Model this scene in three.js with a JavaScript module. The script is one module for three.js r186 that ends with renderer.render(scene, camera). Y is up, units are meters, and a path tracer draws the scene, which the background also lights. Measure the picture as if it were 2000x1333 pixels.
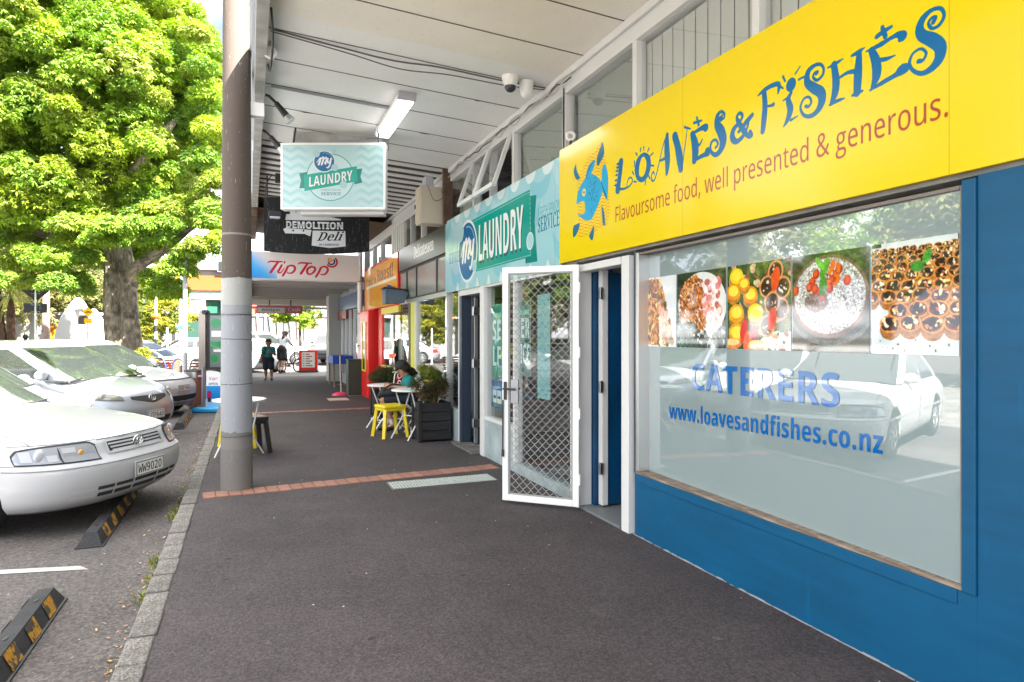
import * as THREE from 'three';
import { mergeGeometries, mergeVertices } from 'three/addons/utils/BufferGeometryUtils.js';
import { RoundedBoxGeometry } from 'three/addons/geometries/RoundedBoxGeometry.js';
import { MarchingCubes } from 'three/addons/objects/MarchingCubes.js';
import { Brush, Evaluator, SUBTRACTION } from 'three-bvh-csg';

// ---------- camera, sky, sun, exposure ----------
const scene = new THREE.Scene();
const YAW = Math.atan(0.4), FPX = 1280, HZ = 653, EYE = 1.5;
const camera = new THREE.PerspectiveCamera(2 * Math.atan(666.5 / FPX) * 180 / Math.PI, 2000 / 1333, 0.05, 900);
camera.position.set(0, EYE, 0);
camera.rotation.y = -YAW;
camera.setViewOffset(2000, 1333, 0, 13.5, 2000, 1333);
scene.add(camera);
const renderer = new THREE.WebGLRenderer({ antialias: true });
renderer.toneMapping = THREE.LinearToneMapping;
renderer.toneMappingExposure = 9.2;
renderer.shadowMap.enabled = true;
const SUN = new THREE.Vector3(0.41, 0.74, 0.535).normalize();

let seed = 7;
function rnd() { seed = (seed * 1664525 + 1013904223) >>> 0; return seed / 4294967296; }
const rr = (a, b) => a + (b - a) * rnd();
const pick = (a) => a[Math.floor(rnd() * a.length)];
function hash(x, y, z = 0) { let h = (Math.imul(x | 0, 374761393) + Math.imul(y | 0, 668265263) + Math.imul(z | 0, 1274126177)) | 0; h = Math.imul(h ^ (h >>> 13), 1274126177); return ((h ^ (h >>> 16)) >>> 0) / 4294967296; }
const sm = (t) => t * t * (3 - 2 * t), mixn = (a, b, t) => a + (b - a) * t;
function vnoise(x, y, p = 0, s = 0) {       // value noise, periodic in p cells when p > 0
  const xi = Math.floor(x), yi = Math.floor(y), fx = sm(x - xi), fy = sm(y - yi), w = (k) => (p ? ((k % p) + p) % p : k);
  return mixn(mixn(hash(w(xi), w(yi), s), hash(w(xi + 1), w(yi), s), fx), mixn(hash(w(xi), w(yi + 1), s), hash(w(xi + 1), w(yi + 1), s), fx), fy);
}
function fbm(x, y, oct, p = 0, s = 0) { let a = 0.5, v = 0, n = 0; for (let i = 0; i < oct; i++) { v += a * vnoise(x, y, p, s + i * 17); n += a; a *= 0.5; x *= 2; y *= 2; p *= 2; } return v / n; }

{ // the sky: blue with broken bright cloud
  const w = 1024, h = 512, px = new Float32Array(w * h * 4);
  for (let j = 0; j < h; j++) for (let i = 0; i < w; i++) {
    const el = ((j + 0.5) / h - 0.5) * Math.PI, az = ((i + 0.5) / w - 0.5) * 2 * Math.PI, y = Math.sin(el);
    const c = Math.cos(el), dx = c * Math.cos(az), dz = c * Math.sin(az), k = 1 / (Math.max(y, 0) + 0.16);
    let cl = fbm(dx * k * 0.9 + 8.4, dz * k * 0.9 + 8.8, 6, 0, 3);
    cl = Math.min(1, Math.max(0, (cl - 0.42) / 0.16)); cl = sm(cl);
    const hor = Math.exp(-Math.max(y, 0) * 5), t = fbm(dx * k * 2.2, dz * k * 2.2, 4, 0, 41);
    const blue = [mixn(0.034, 0.20, hor), mixn(0.058, 0.215, hor), mixn(0.098, 0.235, hor)];
    const wh = mixn(0.44, 0.74, t), g = Math.min(1, cl * (1 - hor * 0.25));
    const cloud = [wh, wh * 0.99, wh * 0.985];
    for (let q = 0; q < 3; q++) px[(j * w + i) * 4 + q] = mixn(blue[q], cloud[q], g) * SKYGAIN();
    px[(j * w + i) * 4 + 3] = 1;
  }
  function SKYGAIN() { return 1.1; }
  const t = new THREE.DataTexture(px, w, h, THREE.RGBAFormat, THREE.FloatType);
  t.mapping = THREE.EquirectangularReflectionMapping; t.minFilter = t.magFilter = THREE.LinearFilter; t.wrapS = THREE.RepeatWrapping; t.needsUpdate = true;
  scene.background = t; scene.environment = t;
}
const sun = new THREE.DirectionalLight(new THREE.Color(1.0, 0.955, 0.88), 4.7);
sun.position.copy(SUN).multiplyScalar(90); sun.target.position.set(0, 0, -14);
sun.castShadow = true; sun.shadow.mapSize.set(4096, 4096); sun.shadow.radius = 1; sun.shadow.bias = -0.0004;
Object.assign(sun.shadow.camera, { left: -55, right: 55, top: 55, bottom: -55, near: 1, far: 220 });
scene.add(sun, sun.target);

// ---------- helpers ----------
const V = (X, Y, d) => new THREE.Vector3(X, Y, -d);
const SI = Math.sin(YAW), CO = Math.cos(YAW);
// a point of the place seen at a photo pixel: on the shop wall plane, on the ground, or at a depth along the street
function onWall(px, py, X = 2.672) { const r = (px - 1000) / FPX, D = X / (SI + r * CO); return { d: D * (CO - r * SI), Y: EYE - (py - HZ) / FPX * D }; }
const PANE_K = 0.0315, paneX = (d, o = 0) => 2.684 + o + (d - 1.781) * PANE_K;      // the big shop pane stands slightly askew in its frame
function onPane(px, py) { const r = (px - 1000) / FPX, D = (2.681 - 1.781 * PANE_K) / (SI + r * CO - PANE_K * (CO - r * SI)); return { d: D * (CO - r * SI), Y: EYE - (py - HZ) / FPX * D }; }
function onGround(px, py, Y = 0) { const r = (px - 1000) / FPX, D = FPX * (EYE - Y) / (py - HZ); return { X: D * (SI + r * CO), d: D * (CO - r * SI) }; }
function atDepth(px, py, D) { const r = (px - 1000) / FPX; return { X: D * (SI + r * CO), d: D * (CO - r * SI), Y: EYE - (py - HZ) / FPX * D }; }
const used = {};
function numbered(n) { used[n] = (used[n] || 0) + 1; return used[n] === 1 ? n : n + '_' + String(used[n] - 1).padStart(3, '0'); }
function tag(o, label, category, group, kind) { if (label) o.userData.label = label; if (category) o.userData.category = category; if (group) o.userData.group = group; if (kind) o.userData.kind = kind; return o; }
function thing(name, label, category, [X, Y, d] = [0, 0, 0], turn = 0, group) {
  const o = new THREE.Group(); o.name = numbered(name); o.position.set(X, Y, -d); o.rotation.y = turn; scene.add(o);
  return tag(o, label, category, group);
}
function structure(name, parent = scene) { const o = new THREE.Group(); o.name = numbered(name); o.userData.kind = 'structure'; parent.add(o); return o; }
function merge(list) {
  list = (Array.isArray(list) ? list : [list]).map((g) => {
    g = g.index ? g.toNonIndexed() : g.clone();
    for (const k of Object.keys(g.attributes)) if (!['position', 'normal', 'uv'].includes(k)) g.deleteAttribute(k);
    if (!g.attributes.normal) g.computeVertexNormals();
    if (!g.attributes.uv) g.setAttribute('uv', new THREE.BufferAttribute(new Float32Array(g.attributes.position.count * 2), 2));
    g.morphAttributes = {}; g.groups = [];
    return g;
  });
  return list.length === 1 ? list[0] : mergeGeometries(list);
}
// part(): geometry in the thing's own axes. wpart(): geometry in the axes of the place, for things that are not turned
function part(name, geos, mat, parent, label) {
  const m = new THREE.Mesh(merge(geos), mat); m.name = parent === scene ? numbered(name) : name; m.castShadow = m.receiveShadow = true; parent.add(m);
  if (label) m.userData.label = label;
  return m;
}
function wpart(name, geos, mat, parent, label) {
  const off = new THREE.Vector3(); for (let p = parent; p && p !== scene; p = p.parent) off.add(p.position);
  const g = merge(geos); g.translate(-off.x, -off.y, -off.z);
  return part(name, g, mat, parent, label);
}
const parts = (name, geos, mat, parent) => geos.map((g) => part(name, g, mat, parent)), wparts = (name, geos, mat, parent) => geos.map((g) => wpart(name, g, mat, parent));
function shared(name, geo, mat, parent, pos, rot) { const m = new THREE.Mesh(geo, mat); m.name = name; m.castShadow = m.receiveShadow = true; if (pos) m.position.copy(pos); if (rot) m.rotation.copy(rot); parent.add(m); return m; }
function metric(g, s = 1) {                 // uv in metres by the way each face points
  g = g.index ? g.toNonIndexed() : g; if (!g.attributes.normal) g.computeVertexNormals();
  const p = g.attributes.position, n = g.attributes.normal, uv = new Float32Array(p.count * 2);
  for (let i = 0; i < p.count; i++) {
    const ax = Math.abs(n.getX(i)), ay = Math.abs(n.getY(i)), az = Math.abs(n.getZ(i)), x = p.getX(i), y = p.getY(i), z = p.getZ(i);
    const [a, b] = ay >= ax && ay >= az ? [x, -z] : ax >= az ? [-z, y] : [x, y];
    uv[i * 2] = a * s; uv[i * 2 + 1] = b * s;
  }
  g.setAttribute('uv', new THREE.BufferAttribute(uv, 2)); return g;
}
function box(x0, x1, y0, y1, d0, d1, r = 0) {
  const w = Math.abs(x1 - x0), h = Math.abs(y1 - y0), l = Math.abs(d1 - d0);
  const g = r ? new RoundedBoxGeometry(w, h, l, 2, Math.min(r, w / 2.01, h / 2.01, l / 2.01)) : new THREE.BoxGeometry(w, h, l);
  g.translate((x0 + x1) / 2, (y0 + y1) / 2, -(d0 + d1) / 2); return metric(g);
}
function bar(a, b, r, seg = 8, r2 = r) {    // a round bar between two points
  const v = b.clone().sub(a), g = new THREE.CylinderGeometry(r2, r, v.length(), seg);
  g.applyQuaternion(new THREE.Quaternion().setFromUnitVectors(new THREE.Vector3(0, 1, 0), v.clone().normalize()));
  const c = a.clone().add(b).multiplyScalar(0.5); g.translate(c.x, c.y, c.z); return g;
}
function beam(a, b, w, h) {                 // a square bar between two points
  const v = b.clone().sub(a), g = new THREE.BoxGeometry(w, h, v.length()), m = new THREE.Matrix4().lookAt(a, b, Math.abs(v.clone().normalize().y) > 0.99 ? new THREE.Vector3(1, 0, 0) : new THREE.Vector3(0, 1, 0));
  g.applyMatrix4(m); const c = a.clone().add(b).multiplyScalar(0.5); g.translate(c.x, c.y, c.z); return metric(g);
}
function tube(pts, r, seg = 24, rad = 7, closed = false) { return new THREE.TubeGeometry(new THREE.CatmullRomCurve3(pts, closed), seg, r, rad, closed); }
function quad(a, b, c, d, uv) {             // a b c d counter-clockwise from bottom left
  const g = new THREE.BufferGeometry(); g.setAttribute('position', new THREE.Float32BufferAttribute([a, b, c, a, c, d].flatMap((v) => [v.x, v.y, v.z]), 3));
  g.setAttribute('uv', new THREE.Float32BufferAttribute(uv || [0, 0, 1, 0, 1, 1, 0, 0, 1, 1, 0, 1], 2)); g.computeVertexNormals(); return g;
}
function extrude(pts, depth, bevel = 0) { const s = new THREE.Shape(pts.map(([x, y]) => new THREE.Vector2(x, y))); return new THREE.ExtrudeGeometry(s, { depth, bevelEnabled: bevel > 0, bevelSize: bevel, bevelThickness: bevel, bevelSegments: 1 }); }
const lin = (r, g, b) => new THREE.Color().setRGB(r, g, b);
function mat(color, rough = 0.7, o = {}) { const C = (o.ior || o.clearcoat || o.transmission || o.sheen) ? THREE.MeshPhysicalMaterial : THREE.MeshStandardMaterial; return new C({ color: color.isColor ? color : new THREE.Color(color), roughness: rough, ...o }); }

// ---------- computed textures ----------
function dataTex(n, f, srgb) {              // f(u, v) -> [r, g, b] 0..1 or a number; tiles
  const d = new Uint8Array(n * n * 4);
  for (let j = 0; j < n; j++) for (let i = 0; i < n; i++) { const c = f(i / n, j / n), o = (j * n + i) * 4, a = Array.isArray(c); for (let q = 0; q < 3; q++) d[o + q] = Math.max(0, Math.min(255, 255 * (a ? c[q] : c))); d[o + 3] = 255; }
  const t = new THREE.DataTexture(d, n, n); t.wrapS = t.wrapT = THREE.RepeatWrapping; t.magFilter = THREE.LinearFilter; t.minFilter = THREE.LinearMipmapLinearFilter; t.generateMipmaps = true;
  if (srgb) t.colorSpace = THREE.SRGBColorSpace; t.needsUpdate = true; return t;
}
function rep(t, mx, my = mx) { const c = t.clone(); c.repeat.set(1 / mx, 1 / my); c.needsUpdate = true; return c; }
function canvasTex(w, h, draw) {
  const c = document.createElement('canvas'); c.width = w; c.height = h; const x = c.getContext('2d'); draw(x, w, h);
  const t = new THREE.CanvasTexture(c); t.colorSpace = THREE.SRGBColorSpace; t.anisotropy = 8; return t;
}
const grit = dataTex(512, (u, v) => { const n = fbm(u * 128, v * 128, 2, 128, 5), m = fbm(u * 6, v * 6, 4, 6, 9), s = hash(u * 512, v * 512, 3); const k = 0.55 + 0.4 * (n - 0.5) + 0.28 * (m - 0.5) + (s > 0.985 ? 0.3 : 0) - (s < 0.03 ? 0.16 : 0); return [k, k, k]; }, true);
const gritBump = dataTex(512, (u, v) => fbm(u * 128, v * 128, 2, 128, 5) * 0.7 + 0.3 * hash(u * 512, v * 512, 3));
const paveTex = dataTex(1024, (u, v) => { const n = fbm(u * 300, v * 300, 2, 300, 105), m = fbm(u * 3, v * 3, 5, 3, 109), q = fbm(u * 14, v * 14, 3, 14, 119), s = hash(u * 1024, v * 1024, 103); let k = 0.55 + 0.34 * (n - 0.5) + 0.2 * (m - 0.5) + 0.1 * (q - 0.5) + (s > 0.982 ? 0.34 : s > 0.95 ? 0.12 : 0) - (s < 0.04 ? 0.14 : 0); for (let i = 0; i < 46; i++) { const r = Math.hypot(u - hash(i, 1, 7), v - hash(i, 2, 7)), R = 0.0022 + 0.0045 * hash(i, 3, 7) ** 2; if (r < R) k *= i % 4 ? 0.7 : 1.35; } return [k * 1.02, k, k]; }, true);
const mottle = dataTex(256, (u, v) => { const k = 0.78 + 0.3 * (fbm(u * 5, v * 5, 5, 5, 21) - 0.5) + 0.1 * (hash(u * 256, v * 256, 8) - 0.5); return [k, k, k]; }, true);
const clean = dataTex(256, (u, v) => { const k = 0.95 + 0.08 * (fbm(u * 4, v * 4, 5, 4, 141) - 0.5) - (hash(u * 256, v * 256, 18) > 0.996 ? 0.12 : 0); return [k, k, k * 0.995]; }, true);
const brushed = dataTex(512, (u, v) => { let k = 0.93 + 0.10 * (fbm(u * 6, v * 50, 3, 0, 151) - 0.5) + 0.12 * (fbm(u * 4, v * 4, 5, 4, 153) - 0.5); if (hash(u * 512, v * 512, 158) > 0.9993) k *= 1.35; const g = fbm(u * 20, v * 3, 3, 0, 155); if (g > 0.74) k *= 1 + (g - 0.74) * 1.2; return [k, k, k]; }, true);
const streak = dataTex(512, (u, v) => { const k = 0.86 + 0.22 * (fbm(u * 40, v * 6, 3, 0, 31) - 0.5) + 0.22 * (fbm(u * 5, v * 5, 4, 5, 33) - 0.5); return [k, k, k]; }, true);
const streakBump = dataTex(256, (u, v) => 0.5 * fbm(u * 8, v * 40, 3, 8, 31) + 0.5 * fbm(u * 24, v * 24, 3, 24, 35));
const woodTex = dataTex(256, (u, v) => { const k = 0.7 + 0.5 * (fbm(u * 3, v * 60, 3, 0, 71) - 0.5) + 0.15 * (fbm(u * 6, v * 6, 3, 6, 72) - 0.5); return [k, k * 0.98, k * 0.95]; }, true);
const wornYellow = dataTex(256, (u, v) => { const n = fbm(u * 10, v * 10, 5, 10, 161), s = hash(u * 256, v * 256, 163), g = 0.85 + 0.3 * (fbm(u * 40, v * 40, 2, 40, 165) - 0.5); return n > 0.56 + 0.06 * s ? [0.34 * g, 0.31 * g, 0.28 * g] : [0.86 * g, 0.62 * g, 0.13 * g]; }, true);
const barkTex = dataTex(512, (u, v) => { const n = fbm(u * 26, v * 9, 4, 0, 51), m = fbm(u * 4, v * 4, 3, 4, 55); const k = 0.3 + 0.62 * n + 0.5 * (m - 0.5) + 0.12 * (hash(u * 512, v * 512, 4) - 0.5); return [k * 1.0, k * 0.96, k * 0.9]; }, true);
const barkBump = dataTex(512, (u, v) => fbm(u * 26, v * 9, 4, 0, 51));
// ---------- the ground ----------
const RY = -0.12;                                             // the car park lies a kerb lower than the pavement
const M = {
  road: mat(lin(0.30, 0.275, 0.262), 0.92, { map: rep(paveTex, 4.3), bumpMap: rep(gritBump, 1.1), bumpScale: 0.0018 }),
  pave: mat(lin(0.172, 0.146, 0.155), 0.85, { map: rep(paveTex, 3.1), bumpMap: rep(gritBump, 0.9), bumpScale: 0.004 }),
  kerb: [0, 1, 2].map((i) => mat(lin(0.60 + i * 0.05, 0.56 + i * 0.045, 0.51 + i * 0.04), 0.9, { map: rep(grit, 0.9), bumpMap: rep(gritBump, 0.6), bumpScale: 0.006 })),
  brick: [0, 1, 2].map((i) => mat(lin(0.46 + i * 0.06, 0.22 + i * 0.03, 0.16 + i * 0.02), 0.85, { map: rep(mottle, 0.6) })),
  white: mat(lin(0.80, 0.79, 0.77), 0.5), whiteGloss: mat(lin(0.8, 0.8, 0.79), 0.3), paint: mat(lin(0.72, 0.71, 0.68), 0.8, { map: rep(mottle, 0.8) }),
  black: mat(lin(0.018, 0.018, 0.02), 0.45), dark: mat(lin(0.03, 0.03, 0.034), 0.6), rubber: mat(lin(0.02, 0.02, 0.022), 0.8),
  steel: mat(lin(0.55, 0.55, 0.56), 0.32, { metalness: 1 }), galv: mat(lin(0.42, 0.45, 0.44), 0.5, { metalness: 0.7, map: rep(mottle, 0.3) }), grey: mat(lin(0.3, 0.31, 0.33), 0.6),
  yellow: mat(lin(0.80, 0.62, 0.02), 0.35), brown: mat(lin(0.16, 0.08, 0.05), 0.6),
};
{
  const g = new THREE.PlaneGeometry(420, 420, 1, 1); g.rotateX(-Math.PI / 2); g.translate(0, RY, -60);
  const road = part('ground', metric(g), M.road, scene); road.userData.kind = 'structure';
  const pave = structure('pavement');
  wpart('asphalt_surface', box(-0.455, 2.7, RY - 0.05, 0, -8, 24.6), M.pave, pave);
  // soldier courses of brick across the asphalt
  const brickGeo = [0, 1, 2].map((i) => metric(new RoundedBoxGeometry(0.104, 0.03, 0.232, 1, 0.004)));
  for (const [x0, x1, d0, d1, w] of [[-0.41, 2.58, 6.685, 6.955, 1], [-0.38, 2.45, 13.3, 13.4, 0.8]]) {
    const n = Math.round((x1 - x0) / 0.111), dir = Math.atan2(d1 - d0, x1 - x0);
    for (let i = 0; i < n; i++) { const t = (i + 0.5) / n; const b = shared('brick', brickGeo[i % 3], pick(M.brick), pave, V(mixn(x0, x1, t), -0.009 + rr(0, 0.003), mixn(d0, d1, t)), new THREE.Euler(0, dir + rr(-0.02, 0.02), 0)); b.scale.z = w * rr(0.98, 1.04); }
  }
  const kerb = structure('kerb');
  const kg = metric(new RoundedBoxGeometry(0.128, 0.22, 0.30, 2, 0.012)), kg2 = metric(new RoundedBoxGeometry(0.128, 0.22, 0.292, 2, 0.016));
  for (let i = 0, d = -3; d < 24.6; d += 0.3035, i++) shared('kerb_stone', i % 3 ? kg : kg2, pick(M.kerb), kerb, V(-0.487 - 0.003 * d + rr(-0.004, 0.004), -0.1 + rr(-0.004, 0.006), d + 0.15), new THREE.Euler(rr(-0.01, 0.01), rr(-0.02, 0.02), rr(-0.015, 0.015)));
  // painted bay lines
  for (let k = -2; k < 6; k++) {
    const d = 5.26 + k * 3.28, ln = structure('bay_line');
    const a = [V(-1.03, RY + 0.004, d), V(-1.10, RY + 0.004, d + 0.1), V(-5.2, RY + 0.004, d + 1.02), V(-5.2, RY + 0.004, d + 0.92)];
    wpart('paint_stripe', quad(a[0], a[1], a[2], a[3]), M.paint, ln);
  }
  const lane = structure('added_bounce_lane'); wpart('concrete_sheet', box(-60, -5.6, RY - 0.05, RY + 0.006, -30, 19), mat(lin(0.74, 0.70, 0.65), 0.9, { map: rep(grit, 2.2) }), lane);  // pale lane added to bounce sunlight up onto the verandah soffit
  // the street that crosses at the far end
  const far = structure('crossing_footpath'); wpart('concrete_sheet', box(-0.6, 12, RY - 0.05, -0.02, 24.62, 27.6), mat(lin(0.42, 0.40, 0.37), 0.9, { map: rep(grit, 1.5) }), far);
  const isl = structure('traffic_island'); wpart('concrete_sheet', box(-14, -2.3, RY - 0.05, RY + 0.1, 19.2, 25.4, 0.05), mat(lin(0.4, 0.38, 0.35), 0.9, { map: rep(grit, 1.5) }), isl);
  // leaf litter and weeds in the gutter, specks on the asphalt
  const leaf = new THREE.PlaneGeometry(0.017, 0.009); leaf.rotateX(-Math.PI / 2);
  const lit = new THREE.InstancedMesh(leaf, mat(lin(1, 1, 1), 0.9), 800), o = new THREE.Object3D();
  for (let i = 0; i < 800; i++) {
    const d = 2.2 + 11 * Math.pow(rnd(), 1.2), clump = fbm(d * 1.7, 3, 3, 0, 77);
    const spread = Math.pow(rnd(), 2.2) * (0.05 + 0.2 * clump); o.position.set(-0.575 - 0.003 * d - spread, RY + 0.004 + rnd() * 0.012, -d);
    o.rotation.set(rr(-0.4, 0.4), rr(0, 6.3), rr(-0.4, 0.4)); o.scale.setScalar(rr(0.4, 1.3)); o.updateMatrix(); lit.setMatrixAt(i, o.matrix);
    lit.setColorAt(i, pick([lin(0.33, 0.16, 0.06), lin(0.42, 0.27, 0.12), lin(0.22, 0.12, 0.07), lin(0.5, 0.38, 0.22), lin(0.36, 0.2, 0.14)]));
  }
  lit.name = 'leaf_litter'; tag(lit, 'dry brown leaf litter lying in the gutter along the kerb', 'leaf litter', null, 'stuff'); scene.add(lit);
  const blade = new THREE.BufferGeometry(); blade.setAttribute('position', new THREE.Float32BufferAttribute([-0.004, 0, 0, 0.004, 0, 0, 0.003, 0.03, 0.012, -0.004, 0, 0, 0.003, 0.03, 0.012, -0.002, 0.045, 0.03], 3)); blade.computeVertexNormals();
  const weed = new THREE.InstancedMesh(blade, mat(lin(1, 1, 1), 0.8), 380);
  const spots = [[4.55, 1], [4.85, 0.7], [5.15, 1], [5.3, 0.7], [6.45, 1.3], [6.7, 1.2], [6.95, 0.8], [7.6, 0.6], [3.7, 0.3], [8.4, 0.6], [9.3, 0.5]];
  for (let i = 0; i < 380; i++) { const s = pick(spots); o.position.set(-0.585 - 0.003 * s[0] + rr(-0.05, 0.02), RY, -(s[0] + (rr(-1, 1) + rr(-1, 1)) * 0.07)); o.rotation.set(rr(-0.3, 0.3), rr(0, 6.3), rr(-0.3, 0.3)); o.scale.setScalar(rr(0.5, 1.4) * s[1]); o.updateMatrix(); weed.setMatrixAt(i, o.matrix); weed.setColorAt(i, pick([lin(0.12, 0.2, 0.03), lin(0.25, 0.26, 0.05), lin(0.16, 0.24, 0.03), lin(0.35, 0.3, 0.08)])); }
  weed.name = 'gutter_weeds'; tag(weed, 'small green weeds sprouting between kerb and car park', 'weeds', null, 'stuff'); scene.add(weed);
  const speck = new THREE.CylinderGeometry(0.008, 0.01, 0.002, 6), sp = new THREE.InstancedMesh(speck, mat(lin(0.5, 0.47, 0.44), 0.9), 60);
  for (let i = 0; i < 60; i++) { const onRoad = i < 25; const d = onRoad ? rr(3, 9) : 1.9 + 9 * Math.pow(rnd(), 1.4); o.position.set(onRoad ? rr(-1.6, -0.6) : rr(-0.35, 2.6), (onRoad ? RY : 0) + 0.0015, -d); o.rotation.set(0, rr(0, 6), 0); o.scale.set(rr(0.2, 0.8), 1, rr(0.2, 0.7)); o.updateMatrix(); sp.setMatrixAt(i, o.matrix); }
  sp.name = 'litter_specks'; tag(sp, 'tiny pale specks of litter scattered over the asphalt', 'litter', null, 'stuff'); scene.add(sp);
}
// ---------- the row of shops on the right ----------
const XW = 2.672;
Object.assign(M, {
  blue: mat(lin(0.0, 0.088, 0.205), 0.5, { map: rep(brushed, 1.9), bumpMap: rep(streakBump, 1.3), bumpScale: 0.0014, ior: 1.42 }),
  blueDoor: mat(lin(0.002, 0.09, 0.25), 0.35, { map: rep(mottle, 1.1) }),
  film: mat(lin(0.275, 0.345, 0.355), 0.01, { ior: 2.7 }),
  glass: mat(lin(0.93, 0.95, 0.95), 0.0, { transmission: 1, thickness: 0, ior: 1.52 }),
  frame: mat(lin(0.66, 0.66, 0.65), 0.4), alu: mat(lin(0.6, 0.6, 0.6), 0.35, { metalness: 0.8 }), timber: mat(lin(0.45, 0.36, 0.3), 0.7, { map: rep(woodTex, 0.5) }),
  ceil: mat(lin(0.92, 0.92, 0.91), 0.75, { map: rep(clean, 2.5) }), cream: mat(lin(0.92, 0.875, 0.80), 0.75, { map: rep(clean, 2.5) }),  // cream: the soffit white with warm light put into its colour
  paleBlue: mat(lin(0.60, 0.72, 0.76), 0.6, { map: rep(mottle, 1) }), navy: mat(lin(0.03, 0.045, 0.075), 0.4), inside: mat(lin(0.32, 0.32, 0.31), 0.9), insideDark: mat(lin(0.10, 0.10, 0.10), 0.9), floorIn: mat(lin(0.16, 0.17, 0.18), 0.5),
  red: mat(lin(0.78, 0.02, 0.016), 0.25), rust: mat(lin(0.2, 0.12, 0.08), 0.85, { map: rep(mottle, 0.3) }), brownBoard: mat(lin(0.24, 0.15, 0.09), 0.8, { map: rep(woodTex, 1) }),
});
// walls between, floor, ceiling and back of a shop
function shell(root, d0, d1, m = M.inside) {
  wpart('interior_wall', [box(6.2, 6.35, 0, 3.75, d0, d1), box(2.95, 6.19, 0, 3.75, d0, d0 + 0.1), box(2.95, 6.19, 0, 3.75, d1 - 0.1, d1)], m, root);
  wpart('interior_floor', box(2.71, 6.19, -0.1, 0.015, d0 + 0.1, d1 - 0.1), M.floorIn, root);
  wpart('roof', box(2.76, 6.5, 3.92, 4.9, d0, d1), M.paint, root);
}
function clerestory(root, d0, d1, mull, top = 3.72, bot = 3.12, sash = []) {
  wpart('head_beam', box(2.70, 2.9, top, 3.915, d0, d1), M.frame, root);
  wpart('head_moulding', box(2.665, 2.699, 3.84, 3.905, d0, d1, 0.008), M.frame, root);
  for (const d of mull) wpart('mullion', box(2.70, 2.79, bot - 0.02, top, d - 0.028, d + 0.028, 0.004), M.frame, root);
  const e = [d0, ...mull, d1].sort((a, b) => a - b);
  for (let i = 0; i < e.length - 1; i++) if (!sash.includes(i)) wpart('clerestory_pane', box(2.748, 2.754, bot - 0.02, top, e[i] + 0.028, e[i + 1] - 0.028), M.glass, root);
}

// --- the caterer: blue corner shop ---
const cat = thing('caterer_shop', 'blue painted caterer shop with frosted front window and open white screen door', 'shop', [XW, 0, 2]);
shell(cat, -3, 5.2);
wpart('stall_riser', box(XW, 2.9, 0, 0.462, 1.7205, 4.205), M.blue, cat);
wpart('rendered_pier', box(XW, 2.9, 0, 2.13, -3, 1.72), M.blue, cat);
wpart('trim_batten', box(XW - 0.012, 2.9, 0.463, 2.12, 1.722, 1.778, 0.004), M.blue, cat);
wpart('stall_riser_ledge', box(XW - 0.006, XW + 0.05, 0.40, 0.4615, 1.80, 4.2, 0.004), M.blue, cat);
{ // crumbs of old white paint along the foot of the wall
  const g = []; for (let i = 0; i < 420; i++) { const d = rr(-2, 4.2), w = rr(0.01, 0.07), h = 0.0008 + 0.006 * Math.pow(rnd(), 4); g.push(box(XW - 0.003 - rr(0, 0.004), XW + 0.01, 0.001, 0.003 + h, d, d + w)); }
  wpart('paint_flakes', g, mat(lin(0.30, 0.31, 0.33), 0.9), cat).userData.kind = 'stuff';
}
const win = wpart('shop_window', [box(XW - 0.004, XW + 0.16, 0.4625, 0.484, 1.78, 4.2, 0.003)], M.timber, cat);
{ const g = box(2.684, 2.692, 0.4845, 2.0865, 1.793, 4.149), q = g.attributes.position; for (let i = 0; i < q.count; i++) q.setX(i, q.getX(i) + (-q.getZ(i) - 1.781) * PANE_K); g.computeVertexNormals(); wpart('pane', g, M.film, win); }
wpart('window_frame', [box(XW - 0.008, XW + 0.13, 0.4845, 2.104, 4.15, 4.185, 0.004)], M.alu, win);
wpart('window_bead', [box(XW + 0.002, XW + 0.05, 0.4845, 2.104, 1.778, 1.792, 0.003), box(XW + 0.0, XW + 0.15, 2.087, 2.104, 1.793, 4.149, 0.003)], mat(lin(0.2, 0.17, 0.15), 0.7), win);
wpart('post', box(XW - 0.002, 2.9, 0.463, 2.12, 4.187, 4.215), M.navy, cat);
// the door opening: white frame, blue leaf open inward
const df = wpart('door_frame', [box(2.635, 2.76, 0, 2.095, 4.238, 4.34, 0.006), box(2.635, 2.76, 2.035, 2.095, 4.354, 5.03, 0.006), box(2.62, 2.76, 0, 2.095, 5.032, 5.15, 0.006)], M.frame, cat);
wparts('hinge', [0.25, 0.95, 1.75].map((y) => box(2.60, 2.619, y, y + 0.1, 5.03, 5.06, 0.004)), M.white, df);
wpart('door_lining', [box(2.765, 2.95, 0, 2.1, 5.0, 5.15)], M.blueDoor, cat);
const leaf1 = wpart('door', box(2.86, 3.62, 0.03, 2.03, 4.93, 4.97, 0.004), M.blueDoor, cat);
wpart('door_edge', box(2.80, 2.858, 0.03, 2.05, 4.92, 4.985, 0.004), M.frame, leaf1);
wparts('hinge', [0.3, 1.0, 1.8].map((y) => box(2.77, 2.80, y, y + 0.1, 4.90, 4.93, 0.003)), M.steel, leaf1);
wpart('lock_plate', [box(3.16, 3.20, 0.95, 1.12, 4.915, 4.93, 0.003), bar(V(3.18, 1.03, 4.915), V(3.18, 1.03, 4.87), 0.009), bar(V(3.18, 1.03, 4.872), V(3.30, 1.03, 4.872), 0.009)], M.steel, leaf1);
wpart('sill_step', box(2.64, 2.76, 0.001, 0.022, 4.364, 5.03), M.floorIn, cat);
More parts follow.
